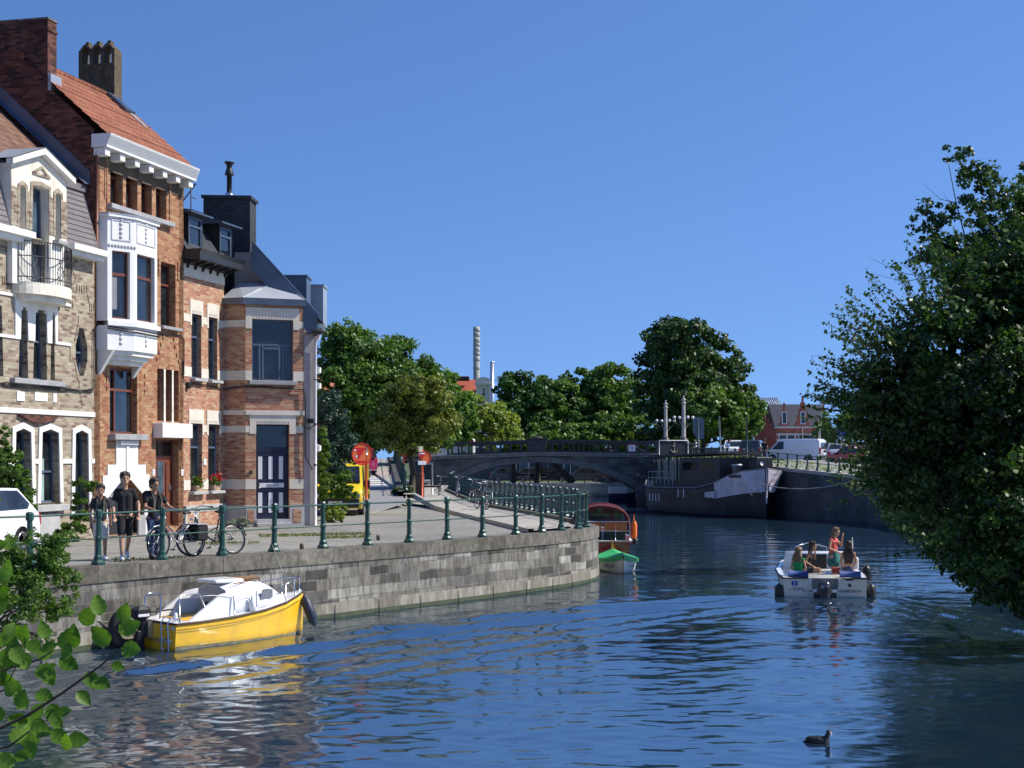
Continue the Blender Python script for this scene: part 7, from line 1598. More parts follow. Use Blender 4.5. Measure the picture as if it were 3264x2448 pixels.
for s0, s1_ in zip(st[:3], st[1:3]): 
    for sg in (-1, 1): m.add([(s0[0], sg*s0[1], s0[3]+.012), (s1_[0], sg*s1_[1], s1_[3]+.012), (s1_[0], sg*(s1_[1]-.16), s1_[3]+.012), (s0[0], sg*(s0[1]-.16), s0[3]+.012), (s0[0], sg*(s0[1]-.16), .2), (s1_[0], sg*(s1_[1]-.16), .2)], [(0, 1, 2, 3), (3, 2, 5, 4)])
m.bx(.02, .34, -.5, .5, .1, .515); m.bx(.0, 1.2, -.5, .5, .12, .2)
for sg in (-1, 1): m.prism([(.3, .52), (1.2, .56), (1.2, 1.02), (.95, .98)], sg*.56-.03, sg*.56+.03)
m.build('deck', whitep, yb)
cs = [(1.15, .56, .54, 1.08), (1.5, .55, .58, 1.20), (2.0, .48, .64, 1.14), (2.3, .36, .68, 1.02), (2.62, .26, .73, .80)]
m = MB(); m.loft([[(x, -w_, z0), (x, -w_*.97, z0+(z1-z0)*.45), (x, -w_*.78, z1-.04), (x, -w_*.4, z1+.02), (x, 0, z1+.035), (x, w_*.4, z1+.02), (x, w_*.78, z1-.04), (x, w_*.97, z0+(z1-z0)*.45), (x, w_, z0)] for x, w_, z0, z1 in cs], cap=True, closed=True); m.bev((1.33, 0, 1.2), (.62, .62, .07), .02); cb = m.build('cabin', whitep, yb)
m = MB(); m.prism([(-.25, .22), (.25, .22), (.25, .78), (-.25, .78)], 1.125, 1.14, 'x'); m.build('companionway', blackw, cb)
m = MB(); m.prism([(-.53, .56), (.53, .56), (.43, 1.02), (.2, 1.09), (-.2, 1.09), (-.43, 1.02)], 1.142, 1.148, 'x'); m.build('bulkhead', mat('grey_gelcoat', (.42, .43, .45), .5), cb)
m = MB(); torus(m, (1.06, -.16, .5), .13, .045, 'x'); m.build('ring_buoy', whitep, yb)
for sg in (-1, 1):
    q = MB(); M_ = T(2.02, sg*.475, .90, rz=-sg*R(13), rx=sg*R(-12)); q.prism([(-.15, -.09), (.17, -.07), (.13, .1), (-.13, .12)], -.012, .012, M=M_); q.build('window', mat('grey_window', (.2, .22, .24), .1), cb)
m = MB(); m.bx(1.65, 2.0, -.28, .28, 1.2, 1.22); m.tube([(1.7, -.3, 1.22), (1.75, -.3, 1.27), (1.95, -.3, 1.25), (2.0, -.3, 1.19)], .012, 5); m.tube([(1.3, -.47, 1.16), (1.75, -.42, 1.2)], .012, 5); m.build('grab_rail', mat('teak', (.25, .12, .05), .6), cb)
def rail(pts, r=.014, nm='rail'): m = MB(); m.tube(pts, r, 6); return m.build(nm, chrome, yb)
rail([(.1, -.6, .52), (.12, -.56, .95), (.2, -.5, 1.02), (.55, -.52, 1.02), (.72, -.58, .56)]); rail([(.1, .6, .52), (.12, .58, .92), (.2, .6, .98), (.5, .6, .98), (.62, .62, .54)]); rail([(.12, .56, .95), (.16, .3, .97), (.16, .1, .95), (.1, .05, .54)])
rail([(2.5, -.4, .74), (2.5, -.4, 1.06), (2.85, -.2, 1.14), (3.12, 0, 1.16), (2.85, .2, 1.14), (2.5, .4, 1.06), (2.5, .4, .74)]); rail([(2.85, -.22, .8), (2.85, -.2, 1.14)]); rail([(2.85, .22, .8), (2.85, .2, 1.14)]); rail([(3.1, 0, .85), (3.12, 0, 1.16)]); rail([(1.7, -.62, .6), (1.7, -.6, 1.0)]); rail([(1.2, -.66, .56), (1.2, -.62, .95)])
m = MB(); m.tube([(.12, -.56, .95), (.7, -.58, .98), (1.2, -.62, .95), (1.7, -.6, 1.0), (2.5, -.4, 1.06)], .005, 4); m.build('guard_wire', steel, yb)
m = MB()
for y in (-.30, -.52): m.tube([(.12, y, .56), (-.03, y, .60), (-.09, y, .5), (-.07, y, -.02)], .014, 6)
for z in (.02, .22, .40): m.tube([(-.08, -.30, z), (-.08, -.52, z)], .014, 6)
m.build('ladder', chrome, yb)
m = MB(); m.bev((-.18, .22, .66), (.34, .24, .26), .06); m.bev((-.14, .22, .40), (.12, .14, .4), .03); m.bev((-.2, .22, .08), (.16, .1, .5), .02); m.tube([(.0, .22, .66), (.45, .2, .68)], .016, 6); ob = m.build('outboard_motor', blackm, yb); q = MB(); q.bx(-.3, -.08, .092, .099, .6, .65); q.build('white_stripe', signw, ob); q = MB(); q.bx(-.10, -.0, .1, .36, .2, .5); q.build('motor_bracket', steel, ob)
m = MB(); torus(m, (-.25, .58, .35), .34, .12, 'y', 22, 8); o = m.build('tyre', rubber, None); o.matrix_world = Matrix.Translation(yb.location) @ Matrix.Rotation(yb.rotation_euler.z, 4, 'Z') ; tag(o, 'black tyre hanging behind the outboard of the yellow boat', 'tyre')
fender(yb, (3.12, -.12, .78), .62, .1, mat('navy_fender', (.01, .02, .045), .5), tilt=(.12, -.22)); fender(yb, (2.7, .36, 1.0), .2, .06)
m = MB(); m.lathe([(.05, 0), (.05, .2), (.025, .25), (.025, .3)], 10, (1.62, -.6, .62)); m.lathe([(.04, 0), (.04, .12), (.02, .16)], 8, (.2, -.3, .53)); m.build('bottle', signw, yb)
m = MB(); m.bx(-.012, -.0, -.62, -.50, .38, .44); m.build('registration_label', mat('label_grey', (.4, .45, .5), .5), yb)
rp_ = thing('mooring_rope', 'thin rope running from the yellow boat stern up to the quay wall', 'rope'); m = MB(); a = Vector((-7.35, 30.4, .35)); b = Vector((-9.0, 28.9, 1.35)); m.tube([a, (a+b)/2-Vector((0, 0, .3)), b], .012, 5); m.build('rope', mat('rope', (.3, .3, .28), .9), rp_)
rp_ = thing('mooring_rope', 'thin rope from the yellow boat bow up to a railing post', 'rope'); m = MB(); a = Vector((-4.6, 32.2, .9)); b = Vector((-5.35, 34.1, 1.75)); m.tube([a, (a+b)/2-Vector((0, 0, .12)), b], .01, 5); m.build('rope', mat('rope', (.3, .3, .28), .9), rp_)

# ---- rowing boat with green cover, lying bow towards us
gb = thing('rowing_boat', 'cream rowing boat with a bright green cover behind the quay corner', 'boat', (3.42, 51.9, 0), R(-88))
st = [(0, .42, .36, .42, -.1), (.8, .62, .52, .38, -.12), (1.7, .66, .52, .38, -.12), (2.5, .50, .34, .42, -.1), (3.05, .22, .1, .48, -.05), (3.3, .02, .0, .54, .02)]
m = MB(); m.loft(hull(st), cap=True); m.build('hull', mat('cream_boat_paint', (.74, .71, .60), .4, var=.06, dirt=(.45, .42, .33), dscale=4), gb)
m = MB()
for a, b in zip(st, st[1:]):
    for sg in (-1, 1): m.add([(a[0], sg*(a[1]+.02), a[3]-.09), (b[0], sg*(b[1]+.02), b[3]-.09), (b[0], sg*(b[1]+.02), b[3]+.03), (a[0], sg*(a[1]+.02), a[3]+.03), (b[0], 0, b[3]+.10+.10*(b[0] < 3)), (a[0], 0, a[3]+.20)], [(0, 1, 2, 3), (3, 2, 4, 5)])
m.build('cover', mat('green_tarpaulin', (.04, .42, .12), .55, var=.1, scale=4, bmp=.3, bscale=6), gb)
def hulltext(par, s, size, p, rz, mt, rx=0): q = MB(); q.merge(text_mb(s, size), T(*p, rz=rz, rx=rx)); return q.build('lettering', mt, par)
hulltext(gb, 'LIBELLULE', .155, (2.72, -.40, .22), R(13+12), blackm, R(-10)); hulltext(gb, 'Libellule', .10, (2.78, .375, .22), R(180-25), blackm, R(-10))
m = MB(); m.tube([(3.31, 0, -.02), (3.33, 0, .55)], .016, 6); m.build('stem_band', brownf, gb)
# ---- mahogany launch with maroon canopy, stern towards us
rbm = mat('varnished_mahogany', (.20, .012, .010), .22, var=.25, scale=5, coat=.6, stretch=(1, 1, 6))
rbt = thing('motorboat', 'dark red wooden launch with a maroon canopy moored behind the quay corner', 'boat', (3.17, 53.2, 0), R(88))
st = [(0, .98, .80, .80, -.2), (1.2, 1.04, .84, .80, -.22), (2.6, 1.0, .78, .84, -.22), (3.8, .7, .45, .92, -.2), (4.7, .2, .08, 1.02, -.1), (4.9, .02, 0, 1.05, .1)]
m = MB(); m.loft(hull(st), cap=True); m.build('hull', rbm, rbt)
m = MB(); gun(m, st, .03, .0); m.tube([(-.01, -.98, .80), (-.01, .98, .80)], .03, 6); m.build('gunwale', mat('pale_trim', (.6, .58, .52), .4), rbt)
m = MB(); deck(m, st, .03, -.02); m.build('deck', mat('deck_teak', (.30, .13, .05), .5), rbt)
m = MB(); m.bx(.5, .56, -.85, -.06, 1.15, 1.42); m.bx(.5, .56, .06, .85, 1.15, 1.42); m.build('seat_back', mat('orange_wood', (.45, .14, .03), .35), rbt)
m = MB()
for z in (1.13, 1.46): m.tube([(.45, -.95, z), (.45, .95, z)], .018, 6)
for y in (-.95, -.45, 0, .45, .95): m.tube([(.45, y, .8), (.45, y, 1.46)], .014, 6)
m.build('rail', chrome, rbt); m = MB(); m.bx(.6, 1.2, -.8, .8, .8, 1.1); m.build('bench', mat('dark_green_cushion', (.01, .06, .05), .7), rbt)
xs = [(.9, 0), (1.0, .03), (1.7, .06), (2.6, .04), (3.2, -.25)]
def arcs(x, dz, w_=.93, zt_=1.98): return [(x, w_*math.cos(a), 1.38+(zt_+dz-1.38)*math.sin(a)**.8) for a in [math.pi*i/12 for i in range(13)]]
m = MB(); rows = [arcs(x, d) for x, d in xs[:4]]; n = 13
S = [[rows[j][i] for i in range(13)] for j in range(4)]; 
for j in range(3):
    m.add(S[j]+S[j+1], [(i, i+1, 14+i, 13+i) for i in range(1, 11)], True)
for j in (0, 3): m.tube(S[j], .05, 6)
m.tube([(1.0, -.93, 1.4), (.9, -.98, .85)], .03, 6); m.tube([(1.0, .93, 1.4), (.9, .98, .85)], .03, 6); m.tube([(1.0, -.38, .85), (1.0, -.38, 1.95)], .03, 6); m.build('canopy', mat('maroon_canvas', (.10, .008, .014), .8, var=.2, scale=4), rbt)
m = MB(); m.add([(2.7, -.8, 1.35), (2.7, .8, 1.35), (2.65, .72, 1.85), (2.65, -.72, 1.85)], [(0, 1, 2, 3)]); m.build('windscreen', blueglass, rbt)
for k, dx in enumerate((.5, .9)): fender(rbt, (.3+dx, -1.12, 1.5-.04*k), .72, .10, mat('orange_fender', (.85, .16, .01), .5, var=.2, scale=10))
q = MB(); q.lathe([(.02, 0), (.09, .05), (.1, .22), (.02, .24)], 10, (.8, -1.15, .62)); q.build('fender_tip', blackm, rbt)
fl = thing('flag', 'small yellow and red pennant on a short staff at the launch stern', 'flag', (3.45, 53.05, .42)); m = MB(); m.tube([(0, 0, 0), (0, 0, .5)], .01, 5); m.build('staff', mat('teak', (.25, .12, .05), .6), fl); m = MB(); m.add([(0, 0, .4), (.18, -.01, .12), (.02, .01, .08), (.0, 0, .1)], [(0, 1, 2, 3)]); m.build('cloth', mat('yellow_flag', (.7, .5, .02), .8), fl); m = MB(); m.add([(.1, -.012, .25), (.18, -.012, .12), (.2, .0, .07), (.1, -.012, .13)], [(0, 1, 2, 3)]); m.build('red_stripe', redp, fl)
# ---- hired white boat under way, stern towards us
wb_ = thing('motorboat', 'white open hire boat with an outboard heading away across the water', 'boat', (8.32, 40.6, 0), R(84)); WBM = Matrix.Translation(wb_.location) @ Matrix.Rotation(R(84), 4, 'Z')
st = [(0, 1.10, 1.06, .50, -.15), (1.0, 1.16, 1.08, .52, -.2), (2.4, 1.14, 1.0, .56, -.22), (3.6, .95, .72, .66, -.2), (4.5, .55, .3, .78, -.15), (5.0, .1, .03, .88, .1)]
gel = mat('ivory_gelcoat', (.52, .52, .48), .35, var=.04, coat=.3)
m = MB(); H_ = hull(st); m.loft(H_[0:], cap=False)
for sg in (-1, 1): m.add([(0, sg*1.10, .50), (0, sg*.42, .50), (0, sg*.30, .12), (0, sg*.30, -.12), (0, sg*1.06, -.1)], [(0, 1, 2, 3, 4)])
m.add([(.0, -.42, .50), (.0, .42, .50), (.28, .34, .48), (.28, -.34, .48), (.28, -.3, -.1), (.28, .3, -.1), (0, -.30, .12), (0, .30, .12), (0, -.3, -.12), (0, .3, -.12)], [(3, 2, 5, 4), (0, 3, 4, 8, 6), (1, 2, 5, 9, 7)]); m.build('hull', gel, wb_)
m = MB(); gun(m, st, .03, 0)
for sg in (-1, 1): m.tube([(-.01, sg*1.1, .50), (-.01, sg*.44, .50)], .026, 6)
m.build('rubbing_strake', blackm, wb_)
m = MB()
for s0, s1_ in zip(st[:4], st[1:5]):
    for sg in (-1, 1): m.add([(s0[0], sg*s0[1], s0[3]+.02), (s1_[0], sg*s1_[1], s1_[3]+.02), (s1_[0], sg*(s1_[1]-.14), s1_[3]+.02), (s0[0], sg*(s0[1]-.14), s0[3]+.02), (s0[0], sg*(s0[1]-.14), .2), (s1_[0], sg*(s1_[1]-.14), .2)], [(0, 1, 2, 3), (3, 2, 5, 4)])
m.bx(.0, 3.2, -.95, .95, .12, .2); m.bx(.02, .5, -.95, -.35, .2, .5); m.bx(.02, .5, .35, .95, .2, .5); m.bx(.3, .7, -.9, .9, .2, .45); m.bx(.5, 3, -1.0, -.62, .2, .44); m.bx(.5, 3, .62, 1.0, .2, .44); deck(m, st, .0, .03, x0=3.6); m.build('deck', whitep, wb_)
m = MB(); m.loft([[(x, -w_, .5), (x, -w_*.9, z1), (x, w_*.9, z1), (x, w_, .5)] for x, w_, z1 in ((2.6, .95, 1.0), (3.2, .9, 1.03), (3.9, .6, .9), (4.4, .35, .82))], cap=True); cb = m.build('cabin', whitep, wb_); m = MB(); m.bx(2.58, 2.6, -.30, .38, .3, .97); m.build('companionway', blackw, cb)
for y0, y1 in ((-.96, -.42), (.42, .94)): m = MB(); m.tube([(.28, y0, .57), (.28, y1, .57)], .10, 12); m.build('cushion', mat('blue_cushion', (.01, .045, .22), .7, var=.15), wb_)
m = MB(); m.bx(.75, 1.15, -.6, .6, .44, .5); m.bx(1.2, 2.6, .62, .95, .44, .5); m.bx(1.2, 2.6, -.95, -.62, .44, .5); m.build('bench_cushion', mat('blue_cushion', (.01, .045, .22), .7), wb_)
m = MB(); m.lathe([(.10, -.25), (.14, -.05), (.17, .1), (.18, .22), (.15, .34), (.06, .39)], 14, (-.12, .02, .05)); m.bev((-.05, .02, .12), (.2, .4, .2), .05); ob = m.build('outboard_motor', mat('dark_engine_cowl', (.03, .03, .035), .2, var=.2, coat=.5), wb_)
q = MB(); q.bx(-.285, -.27, -.08, .12, .26, .33); q.build('grey_panel', steel, ob)
for p, L in (((.05, 1.2, .34), .42), ((.3, -1.24, .34), .45)): fender(wb_, p, L, .12)
fender(wb_, (1.6, -1.28, .75), .5, .12); 
m = MB(); m.tube([(3.0, -1.1, .6), (2.9, -1.05, 1.45)], .012, 5); m.tube([(4.2, .5, .8), (4.2, .45, 1.1), (4.9, 0, 1.18), (4.2, -.45, 1.1), (4.2, -.5, .8)], .014, 6); m.build('rail', chrome, wb_)
m = MB(); m.prism([(-1.12, .55), (-.78, .55), (-.86, .95), (-1.05, .98)], .9, 2.2, 'x') if False else m.bev((2.2, -1.02, .78), (1.1, .12, .34), .03); m.build('side_screen', whitep, wb_)
m = MB(); m.bx(-.006, -.002, .72, .88, .30, .42); m.build('number_square', signb, wb_); q = MB(); q.merge(text_mb('5', .11), T(-.010, .80, .36, rz=R(-90))); q.build('lettering', signw, wb_)
q = MB(); q.merge(text_mb('Gent', .14), T(-.006, .71, .22, rz=R(-90))); q.build('lettering', mat('navy_ink', (.01, .03, .12), .5), wb_)
m = MB(); m.prism([(-.60, .28), (-.70, .28), (-.66, .37), (-.61, .35)], -.008, -.002, 'x'); m.bx(-.008, -.002, -.74, -.54, .44, .48); m.build('emblem', blackm, wb_)
m = MB(); m.bx(1.2, 1.35, -.28, -.14, .5, .62); o = m.build('box', signw, None); o.matrix_world = WBM; tag(o, 'small white box on the seat of the hire boat', 'box'); m = MB(); m.bx(1.3, 1.55, -.52, -.34, .5, .68); o = m.build('bag', mat('red_bag', (.4, .05, .03), .7), None); o.matrix_world = WBM; tag(o, 'small red bag on the seat of the hire boat', 'bag')
# ---- barge
u_ = Vector((.345, -.939)); bgp = Vector((10.85, 106.8)); BL = 13.7
ba = thing('barge', 'black houseboat barge with a pale lilac bow moored at the right quay', 'boat', (bgp.x, bgp.y, 0), math.atan2(u_.y, u_.x))
st = [(-1.5, .9, .5, 2.1, -.2), (0, 1.7, 1.5, 1.75, -.4), (2, 1.85, 1.8, 1.68, -.5), (8, 1.85, 1.8, 1.75, -.5), (10.5, 1.8, 1.55, 2.1, -.5), (12.2, 1.75, .8, 2.55, -.4), (13.3, 1.35, .12, 2.85, -.3), (13.85, .05, .0, 3.0, -.1)]
hm = mat('black_tarred_hull', (.018, .017, .018), .5, var=.4, scale=1.5, dirt=(.06, .055, .05), dscale=.8)
m = MB(); m.loft(hull(st, 9), cap=True); m.build('hull', hm, ba)
lil = mat('lilac_grey_paint', (.50, .46, .54), .5, var=.06, dirt=(.25, .22, .25), dscale=2)
m = MB()
for sg in (-1, 1):
    for a, b in zip(st[4:], st[5:]): 
        lo = [.62, .55, .42, .36, .3]; k = st.index(a)-4
        def off(s, f): z = s[3]*(1-f); return (s[0]+.02, sg*(s[2]+(s[1]-s[2])*(1-f*.7)**1.4+.07), z)
        
        for f0, f1 in ((0, .12), (.12, .25), (.25, .36), (.36, .46)): m.add([off(a, f0), off(b, f0), off(b, f1), off(a, f1)], [(0, 1, 2, 3)])
m.bx(8.6, 10.6, -1.88, -1.86, 1.15, 1.65) if False else None; m.prism([(9.3, 1.2), (10.6, 1.15), (10.6, 1.6), (9.3, 1.5)], -1.9, -1.83); m.build('lilac_bow', lil, ba)
m = MB(); gun(m, st, .06, .02); m.build('gunwale', mat('dull_steel', (.14, .13, .14), .5), ba); m = MB(); m.tube([(13.86, 0, .9), (13.9, 0, 3.05)], .06, 6); m.build('stem', lil, ba); m = MB(); deck(m, st, .05, .0); m.build('deck', darkiron, ba)
for sg, rz_ in ((-1, 42), (1, 138)): 
    q = MB(); q.merge(MB().bx(-.45, .45, -.01, .01, -.08, .08), T(12.8, sg*1.62, 2.55, rz=R(25 if sg < 0 else -25))); q.build('name_board', darkiron, ba)
m = MB(); m.bx(.6, 9.6, -1.35, 1.35, 1.7, 2.2); m.bx(4.6, 10.2, -1.3, 1.3, 2.2, 3.72); ca_ = m.build('deckhouse', blackw, ba)
m = MB(); m.add([(.3, -1.6, 3.75), (10.6, -1.6, 3.95), (10.6, 1.6, 3.95), (.3, 1.6, 3.75), (.3, -1.6, 3.87), (10.6, -1.6, 4.07), (10.6, 1.6, 4.07), (.3, 1.6, 3.87)], [(0, 1, 2, 3), (4, 5, 6, 7), (0, 1, 5, 4), (1, 2, 6, 5), (3, 0, 4, 7)]); m.build('deckhouse_roof', darkiron, ca_)
m = MB()
for x in (.9, 1.8, 2.9, 4.2): 
    for y in (-1.33, 1.33): m.bx(x, x+.1, y-.04, y+.04, 2.2, 3.76)
m.build('frame_post', blackm, ca_)
m = MB(); rgc = random.Random(3)
for i in range(26): x = .95+i*.13+rgc.uniform(-.03, .03); m.bx(x, x+rgc.uniform(.02, .06), -1.18, -1.16, 2.2, 3.6)
m.build('curtain', mat('pale_curtain', (.45, .45, .4), .9, var=.2), ca_); m = MB(); m.bx(.95, 4.4, -1.29, -1.28, 2.25, 3.7); g_ = m
m = MB(); m.bx(5, 7, -1.315, -1.305, 2.9, 3.4); m.bx(7.6, 9.4, -1.315, -1.305, 2.9, 3.4); m.build('window', dkglass, ca_)
m = MB(); m.tube([(.6, -1.7, 2.35), (4.4, -1.75, 2.35)], .02, 5); m.tube([(.6, -1.7, 2.75), (4.4, -1.75, 2.75)], .02, 5); [m.tube([(x, -1.72, 1.8), (x, -1.72, 2.75)], .02, 5) for x in np.arange(.6, 4.5, .63)]; m.build('rail', steel, ba)
m = MB(); m.bx(1.2, 1.3, -1.2, .9, 3.95, 4.85); an = m.build('sign_board', blackw, ba, 'black board with a pale anchor'); m = MB(); m.tube([(1.33, y, z) for y, z in ((-1.25, 3.8), (-1.25, 4.9), (.95, 4.9), (.95, 3.8))], .03, 5); m.build('board_frame', signw, an)
m = MB(); ap = mat('pale_gold', (.5, .45, .3), .6); m.tube([(1.33, -.1, 4.08), (1.33, -.1, 4.62)], .022, 5); m.tube([(1.33, -.22, 4.52), (1.33, .02, 4.52)], .02, 5); torus(m, (1.33, -.1, 4.68), .05, .016, 'x', 10, 5); m.tube([(1.33, -.1+.25*math.cos(a), 4.3+.22*math.sin(a)) for a in [math.pi*(1+i/8) for i in range(9)]], .022, 5); m.build('anchor_emblem', ap, an)
m = MB(); m.tube([(8.4, -.2, 2.0), (8.1, -.2, 6.4)], .05, 8); m.build('mast', mat('pale_mast', (.45, .47, .45), .5), ba)
m = MB(); m.lathe([(.28, 0), (.28, .85), (.34, .86), (.34, 1.0)], 14, (11.0, -.5, 2.3)); m.build('vent_pipe', mat('grey_zinc_pipe', (.4, .42, .44), .4, .4), ba); m = MB(); m.bev((11.9, .7, 3.2), (1.0, 1.2, 1.1), .05); wh_ = m.build('locker', blackw, ba); m = MB(); m.tube([(12.4, .5, 3.35), (12.44, .5, 3.35)], .13, 14); m.build('porthole', signw, wh_)
m = MB()
for x, y, z in ((13.2, -.72, 1.75), (13.55, -.35, 1.9), (13.5, .45, 1.9)): m.tube([(x+.05, y, z+.25), (x+.1, y, z-.25)], .05, 6); m.tube([(x+.08, y-.22, z-.15), (x+.14, y, z-.34), (x+.08, y+.22, z-.15)], .05, 6)
m.build('anchor', mat('off_white_anchor', (.6, .58, .55), .5), ba)
for x in (1.0, 1.5, 2.0, 2.5): q = MB(); q.bx(x, x+.09, -1.86, -1.84, .75, 1.25); q.build('hull_window', signw, ba)
for x in (5.4, 6.2): q = MB(); q.bx(x, x+.09, -1.86, -1.84, 1.1, 1.65); q.build('hull_window', signw, ba)
for x in (3.1, 3.7, 4.2, 4.7): q = MB(); q.bx(x, x+.09, -1.86, -1.84, .8, 1.2); q.build('hull_window', blackm, ba)
rp_ = thing('mooring_rope', 'long sagging rope from the barge bow to the right quay wall', 'rope'); a = Vector((14.6, 94.4, 2.3)); b = Vector((19.7, 87, 2.5)); m = MB(); m.tube([a+(b-a)*k-Vector((0, 0, 2.2*k*(1-k))) for k in [i/10 for i in range(11)]], .03, 5); m.build('rope', mat('rope', (.3, .3, .28), .9), rp_)
sb_ = thing('rowing_boat', 'small white and blue boat moored beyond the bridge pier', 'boat', (ray(*D(1338, 0), 133).x, 133, 0), R(3)); st = [(-1, .5, .45, .6, -.1), (0, .6, .5, .6, -.1), (1, .45, .3, .65, -.1), (1.5, .05, .02, .75, 0)]; m = MB(); m.loft(hull(st)); m.build('hull', mat('dark_blue_hull', (.02, .03, .07), .4), sb_); m = MB(); m.bx(-.9, .6, -.4, .4, .6, 1.2); m.build('cabin', whitep, sb_)
# ---- coot
p = gnd(*D(1768, 1605), 0)
dk = thing('coot', 'black coot with a pale bill swimming at lower right', 'bird', (p.x, p.y, 0), R(-8)); m = MB()
m.ell((0, 0, .03), (.145, .075, .068), 16, 10); m.ell((-.07, 0, .05), (.10, .055, .045), 12, 8); cap(m, (.10, 0, .06), .042, (.125, -.008, .135), .026); m.ell((.13, -.012, .15), (.035, .027, .028)); cap(m, (-.12, 0, .03), .035, (-.20, 0, .01), .008); blob(m, .006, 'body', mat('coot_black', (.006, .006, .007), .6), dk, 3)
m = MB(); m.tube([(.145, -.025, .15), (.16, -.04, .128), (.165, -.046, .11)], [.015, .011, .003], 8); m.build('bill', mat('bill_pink_white', (.6, .5, .48), .5), dk)
# ---------------------------------------------------------------- people; facing -y, x to the viewer's right, joints in metres for a 1.75 m body
def person(lab, loc, rz, J, sk=skin, hr=hair, top=None, tsleeve=.5, bottom=None, blen=1.0, skirt=None, shoes=None, k=1.0, longhair=0, turn=0, strap=False, hl=None):
    t = thing('person', lab, 'person', loc, rz, scale=k)
    J = {a: Vector(b) for a, b in J.items()}
    hd, nk, pv = J['head'], J['neck'], J['pelvis']; ch_ = (nk*.72+pv*.28)+Vector((0, 0, -.02)); fw = Vector((math.sin(turn), -math.cos(turn), 0)); rt = Vector((math.cos(turn), math.sin(turn), 0))
    m = MB(); HM = Matrix.Translation(hd+Vector((0, 0, .012))) @ Matrix.Rotation(turn, 4, 'Z') @ Matrix.Diagonal((1.14, 1.12, 1.12, 1))
    m.ell((0, 0, .02), (.075, .092, .10), 14, 10, HM); m.ell((0, -.02, -.055), (.055, .068, .062), 12, 8, HM); m.ell((0, -.098, -.012), (.013, .022, .026), 8, 6, HM); m.ell((0, -.083, -.058), (.026, .014, .012), 8, 6, HM)
    for s_ in (-1, 1): m.ell((s_*.077, .005, -.012), (.012, .02, .03), 8, 6, HM)
    cap(m, hd+Vector((0, .01, -.07)), .05, nk, .055)
    sl_, sr_ = J['sl'], J['sr']; hl_, hr_ = J['hl'], J['hr']
    cap(m, sl_, .05, sr_, .05); cap(m, nk-Vector((0, 0, .05)), .06, ch_, .085); cap(m, ch_+rt*.05, .085, pv+rt*.045+Vector((0, 0, .1)), .08); cap(m, ch_-rt*.05, .085, pv-rt*.045+Vector((0, 0, .1)), .08); cap(m, hl_, .1, hr_, .1)
    for s_ in 'lr':
        S, E, W_ = J['s'+s_], J['e'+s_], J['w'+s_]; cap(m, S, .05, E, .037); cap(m, E, .037, W_, .025)
        d = (W_-E).normalized(); pl = W_+d*.055; m.ell(pl, (.03, .026, .045)) if abs(d.z) > .6 else m.ell(pl, (.035, .035, .03))
        sd_ = d.cross(fw); sd_ = sd_.normalized() if sd_.length > .2 else rt
        for q, (o, L) in enumerate(((-.03, .062), (-.01, .075), (.01, .07), (.03, .055))):
            a = pl+sd_*o+d*.03; b = a+d*L*.6; cap(m, a, .0095, b, .009, 6); cap(m, b, .009, b+(d*.5+fw*.6).normalized()*L*.45, .0075, 6)
        a = pl+sd_*(-.03 if s_ == 'l' else .03); cap(m, a, .012, a+(sd_*(-.6 if s_ == 'l' else .6)+d).normalized()*.05, .009, 6)
        Hp, Kn, An = J['h'+s_], J['k'+s_], J['a'+s_]; cap(m, Hp, .088, Kn, .055); cap(m, Kn, .055, An, .036); 
        fd = J.get('t'+s_, An+fw*.17+Vector((0, 0, -.05))); cap(m, An-Vector((0, 0, .045))-(fd-An)*.2, .035, fd, .027)
    body = blob(m, .013, 'body', sk, t, 3)
    m = MB()
    for s_ in (-1, 1): m.ell((s_*.03, -.083, .008), (.013, .008, .007), 8, 6, HM); m.ell((s_*.03, -.088, .028), (.02, .008, .005), 8, 6, HM)
    m.build('eye', hr, body)
    m = MB(); m.ell((0, .022, .055), (.100, .102, .092), 14, 10, HM); m.ell((0, .05, -.01), (.086, .066, .075), 12, 8, HM)
    rgh = random.Random(int(abs(loc[0]*100)))
    for i in range(14): a = rgh.uniform(-1.5, 1.5)+math.pi/2*0; m.ell((.068*math.sin(a), -.062*math.cos(a), .085+rgh.uniform(-.012, .02)), (.03, .026, .03), 8, 6, HM)
    if longhair:
        bk = hd+Vector((0, 0, .02))-fw*.03
        for s_ in (-1, -.4, .4, 1): cap(m, bk+rt*.055*s_, .05, bk+rt*.10*s_-fw*.05+Vector((0, 0, -longhair*.5)), .06); cap(m, bk+rt*.10*s_-fw*.05+Vector((0, 0, -longhair*.5)), .06, bk+rt*.09*s_-fw*.05+Vector((0, 0, -longhair)), .03)
    blob(m, .012, 'hair', hr, t, 1)
    if top:
        m = MB(); cap(m, sl_, .056, sr_, .056); cap(m, nk-Vector((0, 0, .07)), .07, ch_, .10); b_ = pv+Vector((0, 0, .0))
        for s_ in (-1, 1): cap(m, ch_+rt*.058*s_, .102, b_+rt*.05*s_, .10)
        for s_ in 'lr': S, E = J['s'+s_], J['e'+s_]; cap(m, S, .06, S+(E-S)*tsleeve, .06) if tsleeve else None
        blob(m, .016, 'shirt', top, t, 3)
    if bottom:
        m = MB(); cap(m, hl_, .10, hr_, .10); cap(m, pv+Vector((-.04, 0, .05)), .10, pv+Vector((.04, 0, .05)), .10)
        for s_ in 'lr':
            Hp, Kn, An = J['h'+s_], J['k'+s_], J['a'+s_]
            if blen <= 1: cap(m, Hp, .096, Hp+(Kn-Hp)*blen, .082)
            else: cap(m, Hp, .095, Kn, .068); cap(m, Kn, .068, An, .056)
        blob(m, .016, 'trousers' if blen > 1 else 'shorts', bottom, t, 3)
